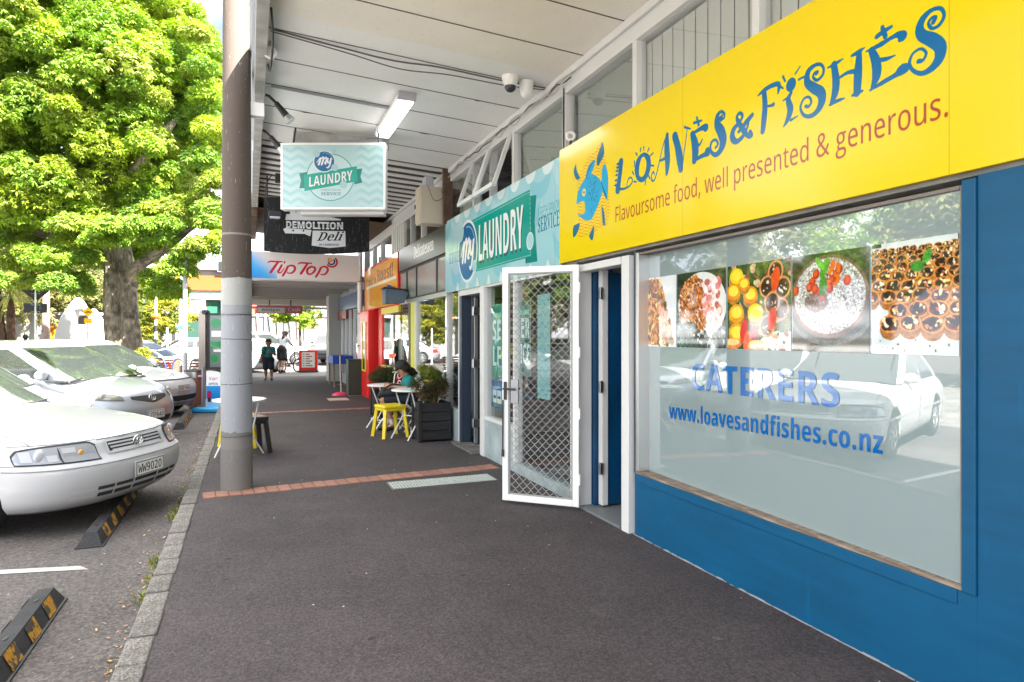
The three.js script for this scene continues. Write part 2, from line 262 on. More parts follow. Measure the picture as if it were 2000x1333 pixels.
// the screen door stands open over the pavement
{
  const h = new THREE.Vector3(2.598, 0.03, -4.955), fr = new THREE.Vector3(2.085, 0.03, -5.43), w = h.distanceTo(fr), u = fr.clone().sub(h).normalize();
  const at = (a, y, o = 0) => h.clone().addScaledVector(u, a).add(new THREE.Vector3(0, y - 0.03, 0)).add(new THREE.Vector3(-u.z, 0, u.x).multiplyScalar(o));
  const put = (g) => { const m = new THREE.Matrix4().makeBasis(u, new THREE.Vector3(0, 1, 0), new THREE.Vector3(-u.z, 0, u.x)); m.setPosition(h); g.applyMatrix4(m); return g; };
  const rb = (x0, x1, y0, y1, t = 0.032) => { const g = new RoundedBoxGeometry(x1 - x0, y1 - y0, t, 2, 0.005); g.translate((x0 + x1) / 2, (y0 + y1) / 2, 0); return put(g); };
  const H = 2.06, fw = 0.055;
  const sd = wpart('screen_door', [rb(0, fw, 0, H), rb(w - fw, w, 0, H), rb(fw, w - fw, 0, fw), rb(fw, w - fw, H - fw, H)], M.whiteGloss, cat, 'white aluminium screen door of diamond mesh');
  const a0 = fw + 0.012, a1 = w - fw - 0.012, y0 = fw + 0.012, y1 = H - fw - 0.012, n = 16, cw = (a1 - a0) / n, rows = Math.round((y1 - y0) / 0.0365), rh = (y1 - y0) / rows;
  const wires = [];
  for (let i = 0; i <= n; i++) {
    const pts = []; for (let k = 0; k <= rows; k++) { const s = (k + i) % 2 ? 1 : -1; for (const [f, q] of [[0.18, 1], [0.5, 0.0]]) { const k2 = k + f; if (k2 > rows) continue; const sx = f < 0.4 ? s : 0; pts.push(new THREE.Vector3(Math.min(a1, Math.max(a0, a0 + i * cw + sx * cw / 2)), y0 + k2 * rh, 0)); } }
    wires.push(put(new THREE.TubeGeometry(new THREE.CatmullRomCurve3(pts, false, 'catmullrom', 0.35), rows * 4, 0.0031, 5, false)));
  }
  wpart('diamond_mesh', wires, mat(lin(0.34, 0.335, 0.33), 0.5), sd);
  wpart('mesh_bead', [rb(fw, fw + 0.014, fw, H - fw, 0.018), rb(w - fw - 0.014, w - fw, fw, H - fw, 0.018), rb(fw + 0.014, w - fw - 0.014, fw, fw + 0.014, 0.018), rb(fw + 0.014, w - fw - 0.014, H - fw - 0.014, H - fw, 0.018)], mat(lin(0.3, 0.3, 0.3), 0.5), sd);
  const hb = []; for (const o of [-1, 1]) { const g = new RoundedBoxGeometry(0.03, 0.16, 0.012, 1, 0.004); g.translate(w - 0.03, 0.97, o * 0.022); hb.push(put(g)); hb.push(bar(at(w - 0.03, 1.02, o * 0.022), at(w - 0.03, 1.02, o * 0.06), 0.009)); hb.push(bar(at(w - 0.025, 1.02, o * 0.058), at(w - 0.14, 1.015, o * 0.058), 0.009)); }
  wpart('handle', hb, M.black, sd);
  wpart('lock_box', [rb(w - 0.15, w - 0.075, 0.86, 1.07, 0.02)], mat(lin(0.28, 0.28, 0.3), 0.4, { metalness: 0.8 }), sd);
  wpart('door_closer', [bar(at(w - 0.01, 0.47, -0.03), at(w - 0.012, 0.92, -0.03), 0.007), bar(at(w - 0.01, 0.42, -0.03), at(w - 0.01, 0.48, -0.03), 0.012)], M.dark, sd);
  wparts('hinge', [0.22, 0.78, 1.3, 1.85].map((y) => bar(at(-0.008, y, -0.02), at(-0.008, y + 0.09, -0.02), 0.01)), M.white, sd);
}
wpart('header_wall', box(2.70, 2.9, 2.135, 3.1, -3, 5.2), M.paint, cat);
clerestory(cat, -3, 5.42, [0.9, 2.98, 4.26]);
{ const g = []; for (let d = 1.1; d < 4.2; d += 0.128) g.push(box(2.80, 2.803, 3.12, 3.7, d, d + 0.118)); wpart('vertical_blind', g, mat(lin(0.6, 0.58, 0.55), 0.8), cat); }
wpart('added_pale_curtain', box(2.82, 2.823, 3.1, 3.7, 4.28, 5.4), mat(lin(0.34, 0.34, 0.31), 0.9), cat);  // pale sheet added behind the glass to lighten the clerestory panes
wpart('wall_bracket', [box(2.70, 2.8, 3.0, 3.78, 5.44, 5.476)], M.frame, cat);

// --- the laundry ---
const lau = thing('laundry_shop', 'pale blue laundry shop with poster window beside an open navy folding door', 'shop', [XW, 0, 7]);
shell(lau, 5.21, 9.15);
wparts('kick_panel', [box(XW, 2.8, 0.0, 0.43, 6.62, 7.56), box(XW - 0.012, 2.8, 0.431, 0.46, 6.62, 7.56, 0.004), box(XW, 2.8, 0, 0.10, 5.2, 6.619), box(XW, 2.8, 0, 0.46, 8.64, 9.2)], M.paleBlue, lau);
const lw = wpart('window_frame', [box(XW - 0.01, 2.76, 0.461, 0.50, 6.62, 7.56), box(XW - 0.01, 2.76, 2.07, 2.12, 5.2, 7.56), box(XW - 0.012, 2.76, 0.101, 2.069, 5.2, 5.25), box(XW - 0.012, 2.76, 0.101, 2.069, 6.58, 6.619)], M.frame, lau);
wpart('pane', [box(2.70, 2.706, 0.1, 2.07, 5.25, 6.58)], M.glass, lw); wpart('pane', [box(2.70, 2.706, 0.5, 2.07, 6.62, 7.56)], M.glass, lw);
wpart('door_post', [box(XW - 0.02, 2.80, 0, 2.12, 7.565, 7.71, 0.006), box(XW - 0.015, 2.80, 0.0, 2.12, 8.60, 8.638, 0.006)], M.frame, lau);
wpart('door_head', box(XW - 0.004, 2.80, 2.02, 2.12, 7.712, 8.598), M.frame, lau);
const ld = wpart('folding_door', [box(XW - 0.01, 2.80, 0.02, 2.015, 8.50, 8.598, 0.004), box(2.80, 3.5, 0.02, 2.0, 8.38, 8.42, 0.004)], M.navy, lau, 'navy door leaf folded open');
wpart('glass_strip', box(2.98, 3.32, 0.3, 1.8, 8.372, 8.379), mat(lin(0.35, 0.45, 0.45), 0.15), ld);
wpart('door_stile', box(2.80, 2.85, 0.03, 1.99, 8.355, 8.379, 0.003), M.alu, ld);
wparts('hinge', [0.25, 1.05, 1.75].flatMap((y) => [box(2.76, 2.90, y, y + 0.11, 8.34, 8.354, 0.003), bar(V(2.78, y, 8.338), V(2.78, y + 0.12, 8.338), 0.014)]), M.steel, ld);
wpart('handle', [bar(V(2.93, 0.95, 8.35), V(2.93, 0.95, 8.28), 0.01), bar(V(2.93, 0.95, 8.285), V(3.05, 0.95, 8.285), 0.01), box(2.91, 2.96, 0.85, 1.05, 8.348, 8.356)], M.black, ld);
wpart('side_pane', box(2.70, 2.706, 0.46, 2.1, 8.64, 9.2), M.glass, lau);
wpart('door_step', box(2.55, 2.80, 0.001, 0.03, 7.71, 8.65, 0.008), mat(lin(0.5, 0.48, 0.45), 0.9, { map: rep(grit, 0.6) }), lau);
wpart('header_wall', box(2.70, 2.9, 2.121, 3.1, 5.2, 9.2), M.paint, lau);
clerestory(lau, 5.42, 9.2, [5.46, 6.73, 7.47, 8.12], 3.72, 3.1, [2, 3]);
for (const [d0, d1] of [[6.79, 7.45], [7.5, 8.1]]) {   // two top-hung sashes pushed open
  const t0 = V(2.70, 3.74, d0), t1 = V(2.70, 3.74, d1), b0 = V(2.50, 3.16, d0), b1 = V(2.50, 3.16, d1);
  const s = wpart('awning_sash', [beam(t0, t1, 0.045, 0.045), beam(b0, b1, 0.05, 0.045), beam(t0, b0, 0.045, 0.042), beam(t1, b1, 0.045, 0.042)], M.frame, lau, 'white top-hung sash pushed open');
  wpart('pane', quad(b1, b0, t0, t1), mat(lin(0.9, 0.92, 0.92), 0.0, { transmission: 1, thickness: 0, ior: 2.1 }), s);
  wpart('window_stay', [bar(V(2.72, 3.3, d0 + 0.03), V(2.53, 3.2, d0 + 0.02), 0.008)], M.dark, s);
}
wparts('added_pale_curtain', [box(2.82, 2.823, 3.1, 3.7, 5.45, 6.72), box(2.83, 2.833, 3.1, 3.7, 8.14, 9.1)], mat(lin(0.30, 0.31, 0.26), 0.9), lau);  // more pale sheets added so these clerestory panes look lighter
wpart('corner_post', [box(2.60, 2.74, 3.10, 3.9, 9.16, 9.23, 0.004)], M.rust, lau);

// --- the delicatessen ---
const deli = thing('delicatessen_shop', 'delicatessen with black fascia, grey transom panes and mirror-like street window', 'shop', [XW, 0, 10.8]);
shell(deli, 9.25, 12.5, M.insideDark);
wpart('kick_panel', box(XW, 2.8, 0, 0.28, 9.2, 12.5), M.dark, deli);
const dw = wpart('window_frame', box(XW - 0.008, 2.76, 0.281, 0.32, 9.2, 11.2), M.alu, deli); wpart('window_head', box(XW - 0.008, 2.76, 2.06, 2.13, 9.2, 12.5), M.alu, deli);
wpart('pane', box(2.70, 2.706, 0.32, 2.06, 9.23, 11.16), M.glass, dw); wpart('pane', box(2.70, 2.706, 0.3, 2.06, 11.72, 12.46), M.glass, dw);
wparts('frame_post', [box(XW - 0.012, 2.76, 0.281, 2.059, 9.2, 9.23), box(XW - 0.012, 2.76, 0.281, 2.059, 11.162, 11.22)], M.frame, deli);
wpart('frame_post', box(XW - 0.014, 2.76, 0.0, 2.059, 11.54, 11.70), M.black, deli);
wpart('painted_post', box(XW - 0.012, 2.76, 0.281, 2.059, 11.24, 11.52), mat(lin(0.62, 0.60, 0.03), 0.5), deli);
for (const [a, b] of [[9.2, 9.82], [9.87, 11.15], [11.2, 11.9], [11.95, 12.5]]) wpart('transom_pane', box(2.69, 2.697, 2.16, 2.66, a, b), mat(lin(0.30, 0.30, 0.27), 0.06, { ior: 1.7 }), deli);
wpart('transom_frame', [box(2.675, 2.75, 2.131, 2.159, 9.2, 12.5), box(2.675, 2.75, 2.661, 2.69, 9.2, 12.5), ...[9.845, 11.175, 11.925].map((d) => box(2.674, 2.75, 2.16, 2.66, d - 0.024, d + 0.024))], M.black, deli);
wpart('header_wall', box(2.76, 2.9, 2.131, 3.08, 9.2, 12.5), M.insideDark, deli);
clerestory(deli, 9.2, 12.5, [9.6, 10.9, 11.7], 3.62, 3.1);
{ const g = []; for (let d = 12.1; d < 13.2; d += 0.2) g.push(box(2.66, 2.72, 3.1, 3.6, d, d + 0.09)); wpart('white_louvre', g, M.white, deli); }

// --- the chicken shop ---
const chk = thing('takeaway_shop', 'red takeaway shop front with yellow trim under the orange sign', 'shop', [XW, 0, 14.5]);
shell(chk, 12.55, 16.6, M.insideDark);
const redPosts = wpart('red_post', [box(2.52, 2.78, 0, 2.06, 15.25, 16.5, 0.03), box(XW, 2.78, 0, 2.06, 14.35, 14.75, 0.02), box(XW, 2.78, 0, 0.74, 12.55, 14.35)], M.red, chk);
wparts('yellow_trim', [box(2.50, 2.519, 0.62, 0.66, 15.5, 16.0), box(2.50, 2.519, 1.76, 1.8, 15.5, 16.0), box(2.50, 2.519, 0.661, 1.759, 15.5, 15.56), box(2.50, 2.519, 0.661, 1.759, 15.94, 16.0), box(XW - 0.012, XW + 0.04, 0.741, 0.83, 12.55, 14.34), box(XW - 0.012, XW + 0.04, 1.93, 2.06, 12.55, 14.34)], M.yellow, chk);
wpart('display_pane', box(2.51, 2.516, 0.66, 1.76, 15.56, 15.94), mat(lin(0.04, 0.04, 0.04), 0.05, { ior: 1.8 }), chk);
wpart('pane', box(2.70, 2.706, 0.83, 1.93, 12.55, 14.34), M.glass, chk);
wpart('menu_poster', box(2.80, 2.81, 0.9, 1.55, 13.6, 14.3), mat(lin(0.5, 0.3, 0.12), 0.6), chk); wpart('menu_poster', box(2.80, 2.81, 0.9, 1.45, 12.7, 13.2), mat(lin(0.55, 0.5, 0.45), 0.6), chk);
wpart('header_wall', box(2.76, 2.9, 2.061, 3.1, 12.5, 16.6), M.dark, chk);
clerestory(chk, 12.5, 16.6, [13.4, 14.6, 15.6], 3.55, 3.1);

// --- the far block beyond the pipe, glass fronts and a white column ---
const farShop = thing('glazed_far_shop', 'glass fronted shop beyond the white downpipe with a grey pillar', 'shop', [XW, 0, 20]);
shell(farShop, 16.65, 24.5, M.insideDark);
wpart('kick_panel', box(XW, 2.8, 0, 0.3, 16.7, 21), mat(lin(0.3, 0.34, 0.4), 0.5), farShop);
for (let i = 0; i < 5; i++) { const a = 16.75 + i * 0.9; wpart('pane', box(2.70, 2.706, 0.3, 2.2, a, a + 0.84), M.glass, farShop); wpart('mullion', box(XW - 0.01, 2.76, 0.3, 2.2, a + 0.845, a + 0.895), M.alu, farShop); }
wpart('blue_fascia_board', box(2.60, 2.8, 2.21, 2.62, 16.7, 21.2), mat(lin(0.16, 0.25, 0.42), 0.25), farShop); wpart('upper_wall', box(2.68, 2.9, 2.621, 4.2, 16.7, 24.5), mat(lin(0.5, 0.52, 0.54), 0.3), farShop);
wpart('red_band', box(2.58, 2.8, 1.95, 2.2, 19.4, 21.3), mat(lin(0.25, 0.03, 0.03), 0.4), farShop);
wpart('pillar', box(2.30, 2.70, 0, 2.85, 21.3, 22.0, 0.02), mat(lin(0.45, 0.45, 0.42), 0.6), farShop);
wparts('end_wall', [box(2.72, 2.9, 0, 0.6, 22.05, 24.4), box(2.72, 2.9, 2.2, 2.62, 22.05, 24.4)], M.grey, farShop); wpart('pane', box(2.74, 2.746, 0.6, 2.2, 22.1, 24.4), M.glass, farShop);

// ---------- verandahs over the pavement ----------
const soff = (X) => 3.905 + (2.70 - X) * 0.06;
const can = thing('shop_verandah', 'white sheeted verandah over the pavement with flat fascia along the kerb', 'verandah', [0, 3.9, 5]);
{
  const joints = [-3, -1.6, -0.3, 0.9, 2.1, 3.3, 4.35, 5.02, 5.5, 5.82, 6.46, 7.12, 7.8, 8.45, 9.2];
  for (let i = 0; i < joints.length - 1; i++) {
    const a = joints[i] + 0.006, b = joints[i + 1] - (joints[i + 1] === 5.5 ? -0.0055 : 0.006);
    const s = new THREE.Shape([[0.14, soff(0.14)], [2.70, soff(2.70)], [2.70, soff(2.70) + 0.02], [0.14, soff(0.14) + 0.02]].map((p) => new THREE.Vector2(...p)));
    const g = new THREE.ExtrudeGeometry(s, { depth: b - a, bevelEnabled: false }); g.translate(0, 0, -b);
    wpart('soffit_panel', metric(g), b <= 5.51 ? M.cream : M.ceil, can);  // cream on the nearer panels paints in a warm light boundary
    if (i && joints[i] !== 5.5) wpart('joint_strip', beam(V(0.14, soff(0.14) + 0.004, joints[i]), V(2.69, soff(2.69) + 0.004, joints[i]), 0.011, 0.016), mat(lin(0.10, 0.095, 0.09), 0.9), can);
  }
  const s = new THREE.Shape([[0.04, soff(0.14) + 0.03], [2.75, soff(2.75) + 0.03], [2.75, soff(2.75) + 0.1], [0.04, soff(0.14) + 0.1]].map((p) => new THREE.Vector2(...p)));
  const g = new THREE.ExtrudeGeometry(s, { depth: 12.2, bevelEnabled: false }); g.translate(0, 0, -9.2); wpart('roof_deck', metric(g), M.rust, can);
  for (const [a, b] of [[-3, 1.2], [1.21, 4.9], [4.91, 6.15], [6.16, 7.9], [7.91, 9.2]]) wpart('fascia_board', box(0.04, 0.138, soff(0.14) - 0.14, soff(0.14) + 0.19, a, b, 0.006), M.paint, can);
  for (const [X, d, w] of [[0.62, 7.8, 0.2], [1.98, 7.8, 0.16], [2.2, 6.46, 0.08]]) wpart('rust_stain', extrude(Array.from({ length: 14 }, (_, i) => { const a = i / 14 * 6.283, r = rr(0.55, 1); return [Math.cos(a) * w / 2 * r, Math.sin(a) * 0.022 * r]; }), 0.0012).rotateX(Math.PI / 2).translate(X, soff(X) - 0.006, -d), mat(lin(0.30, 0.19, 0.12), 0.9, { map: rep(mottle, 0.05) }), can);
  wpart('fascia_cap', box(-0.005, 0.139, soff(0.14) + 0.191, soff(0.14) + 0.215, -3, 9.2), M.frame, can);
  wpart('gutter_strip', box(0.015, 0.0395, soff(0.14) - 0.02, soff(0.14) + 0.18, -3, 9.2), mat(lin(0.5, 0.55, 0.62), 0.4), can);
}
const slat = thing('slatted_verandah', 'verandah with white battens on a dark soffit beyond the laundry sign', 'verandah', [0, 3.9, 11]);
for (let i = 0, d = 9.32; d < 13.2; d += 0.33, i++) wpart('batten', beam(V(0.14, soff(0.14) - 0.0065, d), V(2.68, soff(2.68) - 0.0065, d), 0.15, 0.012), M.white, slat);
{
  const sl = (a, b, m, name, root) => { const s = new THREE.Shape([[0.04, soff(0.04)], [2.74, soff(2.74)], [2.74, soff(2.74) + 0.12], [0.04, soff(0.04) + 0.12]].map((p) => new THREE.Vector2(...p))); const g = new THREE.ExtrudeGeometry(s, { depth: b - a, bevelEnabled: false }); g.translate(0, 0, -b); return wpart(name, metric(g), m, root); };
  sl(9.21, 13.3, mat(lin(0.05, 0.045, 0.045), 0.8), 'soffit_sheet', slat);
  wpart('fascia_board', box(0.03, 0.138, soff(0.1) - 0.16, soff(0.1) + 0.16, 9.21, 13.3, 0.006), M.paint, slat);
  const tim = thing('timber_verandah', 'brown boarded verandah behind the black deli banner', 'verandah', [0, 3.9, 15]);
  for (let i = 0; i < 12; i++) { const a = 13.32 + i * 0.27; wpart('soffit_board', beam(V(0.14, soff(0.14) - 0.16, a + 0.13), V(2.68, soff(2.68) - 0.16, a + 0.13), 0.258, 0.02), M.brownBoard, tim); }
  wpart('fascia_board', box(0.02, 0.13, soff(0.1) - 0.34, soff(0.1) + 0.1, 13.32, 16.5, 0.006), M.brownBoard, tim);
  sl(13.31, 16.5, M.rust, 'roof_deck', tim);
  const low = thing('low_far_verandah', 'low pale verandah over the far end of the pavement', 'verandah', [0, 2.9, 20]);
  for (let i = 0; i < 6; i++) { const a = 16.72 + i * 1.0; wpart('soffit_panel', box(0.05, 2.60, 2.80, 2.83, a, a + 0.985), mat(lin(0.62, 0.61, 0.58), 0.25), low); }
  for (let i = 0; i < 5; i++) wpart('soffit_joist', box(0.05, 2.58, 2.70, 2.79, 17.6 + i * 1.25, 17.68 + i * 1.25), mat(lin(0.35, 0.34, 0.32), 0.5), low);
  wpart('fascia_board', box(-0.02, 0.045, 2.68, 3.45, 16.7, 22.8), M.paint, low); wpart('roof_deck', box(0.05, 2.66, 2.84, 2.95, 16.72, 22.8), M.grey, low);
  const end = thing('end_verandah', 'pale beamed verandah at the street corner', 'verandah', [0, 2.6, 24]);
  wpart('edge_beam', [box(-0.4, 2.7, 2.50, 2.72, 23.9, 24.3), box(-0.4, 2.7, 2.40, 2.49, 24.9, 25.1)], mat(lin(0.55, 0.53, 0.47), 0.5), end);
  wpart('roof_deck', box(-0.4, 2.7, 2.73, 2.9, 23.2, 25.2), M.paint, end);
}
// rows of cable and conduit fixed under the verandah
function cable(name, label, pts, r, m = M.dark, cat_ = 'cable') { const g = tube(pts.map((p) => V(...p)), r, 40, 6); return tag(part(name, g, m, scene), label, cat_); }
cable('ceiling_cable', 'thin sagging cable clipped across the verandah soffit to the domed camera', [[0.16, soff(0.16) - 0.01, 5.82], [0.7, soff(0.7) - 0.03, 5.84], [1.2, soff(1.2) - 0.05, 5.83], [1.6, soff(1.6) - 0.02, 5.83], [2.2, soff(2.2) - 0.03, 5.80], [2.66, soff(2.66) - 0.02, 5.78]], 0.0075, mat(lin(0.12, 0.115, 0.11), 0.7));
cable('ceiling_cable', 'second looser cable drooping beside the clipped soffit cable', [[0.16, soff(0.16) - 0.012, 5.86], [0.8, soff(0.8) - 0.05, 5.88], [1.25, soff(1.25) - 0.10, 5.86], [1.7, soff(1.7) - 0.055, 5.87], [2.3, soff(2.3) - 0.05, 5.84], [2.66, soff(2.66) - 0.03, 5.80]], 0.0055, mat(lin(0.12, 0.115, 0.11), 0.7));
cable('conduit_pipe', 'straight grey conduit running across the soffit to the tube light', [[0.2, soff(0.2) - 0.022, 7.12], [0.8, soff(0.8) - 0.022, 7.12], [1.42, soff(1.42) - 0.022, 7.12]], 0.014, M.grey, 'conduit');
cable('fascia_cable', 'black cable looping down the inner edge of the fascia', [[0.15, 3.98, 5.3], [0.17, 3.86, 5.6], [0.16, 3.80, 6.1], [0.15, 3.93, 6.3]], 0.009);
{ // old wiring tacked along the head beam
  for (let k = 0; k < 3; k++) { const pts = []; for (let d = 5.2; d < 9.1; d += 0.16) pts.push([2.655 - k * 0.012, 3.83 - k * 0.035 + rr(-0.022, 0.022) * (1 + k * 0.3), d]); cable('beam_wire', ['pale wire tacked highest along the head beam above the open sashes', 'middle wire wandering along the head beam above the open sashes', 'lowest loose wire along the head beam above the open sashes'][k], pts, 0.0055, k === 1 ? M.dark : mat(lin(0.5, 0.48, 0.45), 0.7), 'wire'); }
}
// ---------- signs ----------
// flat print is drawn in metres: u to the right as one faces the sign, v up
function face(w, h, ppm, draw) { return canvasTex(Math.round(w * ppm), Math.round(h * ppm), (x, W, H) => { x.save(); x.setTransform(W / w, 0, 0, -H / h, 0, H); x.lineJoin = x.lineCap = 'round'; draw(x, w, h); x.restore(); }); }
function text(x, str, u, v, h, font, fill, o = {}) {       // left end of the baseline, capital height, optional width, shear up, slant
  x.save(); x.transform(1, o.rise || 0, o.slant || 0, 1, u, v); x.font = font.replace('$', '100px'); const m = x.measureText(str), w = o.width || m.width * (h / 72);
  x.scale(w / m.width, -h / 72); if (o.center) x.translate(-m.width / 2, 0);
  if (o.stroke) { x.strokeStyle = o.stroke; x.lineWidth = o.lw || 10; x.strokeText(str, 0, 0); }
  x.fillStyle = fill; x.fillText(str, 0, 0); x.restore();
}
const spline = (pts) => { const out = []; for (let i = 0; i < pts.length - 1; i++) { const p = [pts[Math.max(0, i - 1)], pts[i], pts[i + 1], pts[Math.min(pts.length - 1, i + 2)]]; for (let k = 0; k < 14; k++) { const t = k / 14, c = p[0].map((_, q) => 0.5 * (2 * p[1][q] + (p[2][q] - p[0][q]) * t + (2 * p[0][q] - 5 * p[1][q] + 4 * p[2][q] - p[3][q]) * t * t + (3 * p[1][q] - p[0][q] - 3 * p[2][q] + p[3][q]) * t * t * t)); out.push(c); } } out.push(pts[pts.length - 1]); return out; };
function brush(x, pts, straight) {          // a pen stroke of changing width: [u, v, radius] ...
  const p = (straight ? pts : spline(pts)).map(([a, b, r]) => [a, b, r * (x.pen || 1)]);
  for (let i = 0; i < p.length - 1; i++) {
    const [a, b, r] = p[i], [c, d, q] = p[i + 1], l = Math.hypot(c - a, d - b) || 1e-6, nx = -(d - b) / l, ny = (c - a) / l, R = Math.max(r, 0.001), Q = Math.max(q, 0.001);
    x.beginPath(); x.moveTo(a + nx * R, b + ny * R); x.lineTo(c + nx * Q, d + ny * Q); x.lineTo(c - nx * Q, d - ny * Q); x.lineTo(a - nx * R, b - ny * R); x.fill();
    x.beginPath(); x.arc(c, d, Q, 0, 7); x.fill(); if (!i) { x.beginPath(); x.arc(a, b, R, 0, 7); x.fill(); }
  }
}
function blob(x, pts, smooth = true) { const p = smooth ? spline([...pts, pts[0]]) : pts; x.beginPath(); p.forEach((q, i) => (i ? x.lineTo(q[0], q[1]) : x.moveTo(q[0], q[1]))); x.closePath(); x.fill(); }
function board(name, label, category, d0, d1, Y0, Y1, X, tex, thick, edge, o = {}) {
  const t = thing(name, label, category, [X, Y0, (d0 + d1) / 2], 0, o.group);
  wpart('board', box(X, X + thick, Y0, Y1, d0, d1, 0.003), edge, t);
  wpart('printed_face', quad(V(X - 0.0015, Y0 + 0.002, d1), V(X - 0.0015, Y0 + 0.002, d0), V(X - 0.0015, Y1 - 0.002, d0), V(X - 0.0015, Y1 - 0.002, d1)), mat(lin(o.tint || 0.8, o.tint || 0.8, o.tint || 0.8), o.rough ?? 0.22, { map: tex, ior: o.ior || 1.5 }), t);
  return t;
}
{ // the yellow sign
  const D1 = 5.42, D0 = 0.35, Y0 = 2.147, Y1 = 3.185, X = 2.64;
  const P = (px, py) => { const q = onWall(px, py, X); return [D1 - q.d, q.Y - Y0]; };
  const A = (zx, zy) => P(1100 + zx / 5, 240 + zy / 5), B = (zx, zy) => P(1480 + zx / 4.443, zy / 4.443), C = (zx, zy) => P(1080 + zx / 2.174, zy / 2.174);
  const tex = face(D1 - D0, Y1 - Y0, 404, (x, w, h) => {
    x.fillStyle = '#fbdc02'; x.fillRect(0, 0, w, h);
    const K = '#0a6ca6', S = (f, list, st) => { const pen = f === A ? 0.95 : f === C ? 0.8 : list.length > 20 && list[0][0] > 1000 ? 0.45 : list.length > 20 ? 0.56 : 0.64; brush(x, list.map(([a, b, r]) => [...f(a, b), r * pen]), st); };
    // wavy lines and the fish
    x.save(); x.beginPath();
    [[385, 180], [430, 430], [462, 880], [430, 1000], [200, 1125], [150, 1115], [135, 560], [190, 440], [250, 340]].forEach((q, i) => { const p = A(...q); i ? x.lineTo(...p) : x.moveTo(...p); }); x.clip();
    x.strokeStyle = '#e8820c'; x.lineWidth = 0.006;
    for (let zy = 180; zy < 1190; zy += 32) { x.beginPath(); for (let zx = 90; zx <= 480; zx += 6) { const p = A(zx, zy - (zx - 280) * 0.35 + 60 + 9 * Math.sin(zx / 9)); zx === 90 ? x.moveTo(...p) : x.lineTo(...p); } x.stroke(); }
    x.restore();
    const shape = (col, pts) => { x.fillStyle = col; blob(x, pts.map((q) => A(...q))); };
    shape('#16a9dd', [[375, 570], [385, 440], [412, 405], [432, 470], [442, 560], [440, 650], [430, 748], [398, 700], [376, 640]]);
    shape('#16a9dd', [[218, 560], [222, 520], [250, 420], [312, 358], [300, 440], [262, 520]]);
    shape('#16a9dd', [[132, 796], [138, 720], [155, 650], [215, 545], [270, 500], [340, 530], [378, 590], [386, 670], [345, 800], [312, 880], [270, 948], [205, 948], [142, 890], [178, 898], [214, 872], [208, 770], [170, 775]]);
    for (const l of [[[388, 180], [402, 300], [342, 420], [334, 335]], [[125, 400], [140, 480], [166, 538], [130, 552], [104, 472]], [[105, 1005], [162, 985], [146, 1062], [104, 1122], [97, 1050]], [[262, 1090], [300, 1008], [300, 1100], [282, 1152], [254, 1112]], [[378, 798], [402, 880], [412, 1000], [390, 985], [380, 880]]]) shape('#0e6c92', l);
    x.fillStyle = '#0b5a78'; for (let i = 0; i < 40; i++) { const q = A(rr(235, 345), rr(545, 890)); x.save(); x.translate(...q); x.rotate(rr(0.3, 0.9)); x.fillRect(0, 0, 0.02, 0.006); x.restore(); }
    S(A, [[225, 540, 0.004], [255, 450, 0.008], [295, 380, 0.004]]); S(A, [[372, 580, 0.004], [410, 690, 0.008], [432, 745, 0.003]]);
    { const q = A(205, 680); x.fillStyle = '#e9d94a'; x.beginPath(); x.ellipse(q[0], q[1], 0.034, 0.034, 0, 0, 7); x.fill(); x.fillStyle = '#fff6c0'; x.beginPath(); x.arc(q[0], q[1], 0.022, 0, 7); x.fill(); x.fillStyle = '#0a3550'; x.beginPath(); x.arc(q[0], q[1], 0.013, 0, 7); x.fill(); }
    // L O A V E S
    x.fillStyle = K;
    S(A, [[566, 384, 0.034], [560, 470, 0.03], [548, 570, 0.03], [536, 655, 0.036]]); S(A, [[538, 645, 0.012], [590, 646, 0.009], [645, 622, 0.007], [678, 575, 0.007], [668, 537, 0.006], [642, 545, 0.006], [626, 590, 0.005], [626, 618, 0.004]]);
    for (const y of [400, 435, 470, 510, 560, 610]) S(A, [[540 - (y - 400) / 9, y, 0.012], [524 - (y - 400) / 9, y + 4, 0.004]], 1);
    S(A, [[795, 308, 0.014], [830, 348, 0.026], [836, 430, 0.03], [812, 515, 0.026], [772, 556, 0.02], [734, 535, 0.02], [722, 465, 0.03], [732, 390, 0.03], [762, 328, 0.018], [795, 308, 0.014]]);
    for (const r of [[757, 250, 757, 280], [790, 235, 790, 265], [840, 250, 828, 280], [880, 295, 852, 325], [885, 421, 857, 416], [838, 520, 850, 548], [806, 573, 803, 606], [699, 375, 696, 425], [713, 295, 728, 320], [679, 480, 692, 506], [695, 575, 718, 578]]) S(A, [[r[0], r[1], 0.008], [r[2], r[3], 0.006]], 1);
    S(A, [[1022, 105, 0.008], [985, 200, 0.006], [948, 350, 0.005], [922, 470, 0.006], [893, 560, 0.007], [868, 562, 0.007], [864, 512, 0.006], [884, 480, 0.006], [894, 508, 0.005]]); S(A, [[1018, 118, 0.018], [1014, 240, 0.03], [1022, 370, 0.03], [1016, 480, 0.018], [1006, 518, 0.003]]); S(A, [[946, 372, 0.008], [1010, 342, 0.012], [1034, 330, 0.008]]);
    S(A, [[1092, 128, 0.03], [1118, 220, 0.032], [1138, 330, 0.036], [1152, 452, 0.026]]); S(A, [[1214, 48, 0.004], [1202, 160, 0.005], [1184, 290, 0.005], [1166, 445, 0.006]]); S(A, [[1188, 42, 0.008], [1244, 58, 0.006]]);
    for (const y of [180, 220, 265, 310, 355, 400]) S(A, [[1108 + (y - 180) / 8, y, 0.014], [1088 + (y - 180) / 8, y + 2, 0.004]], 1);
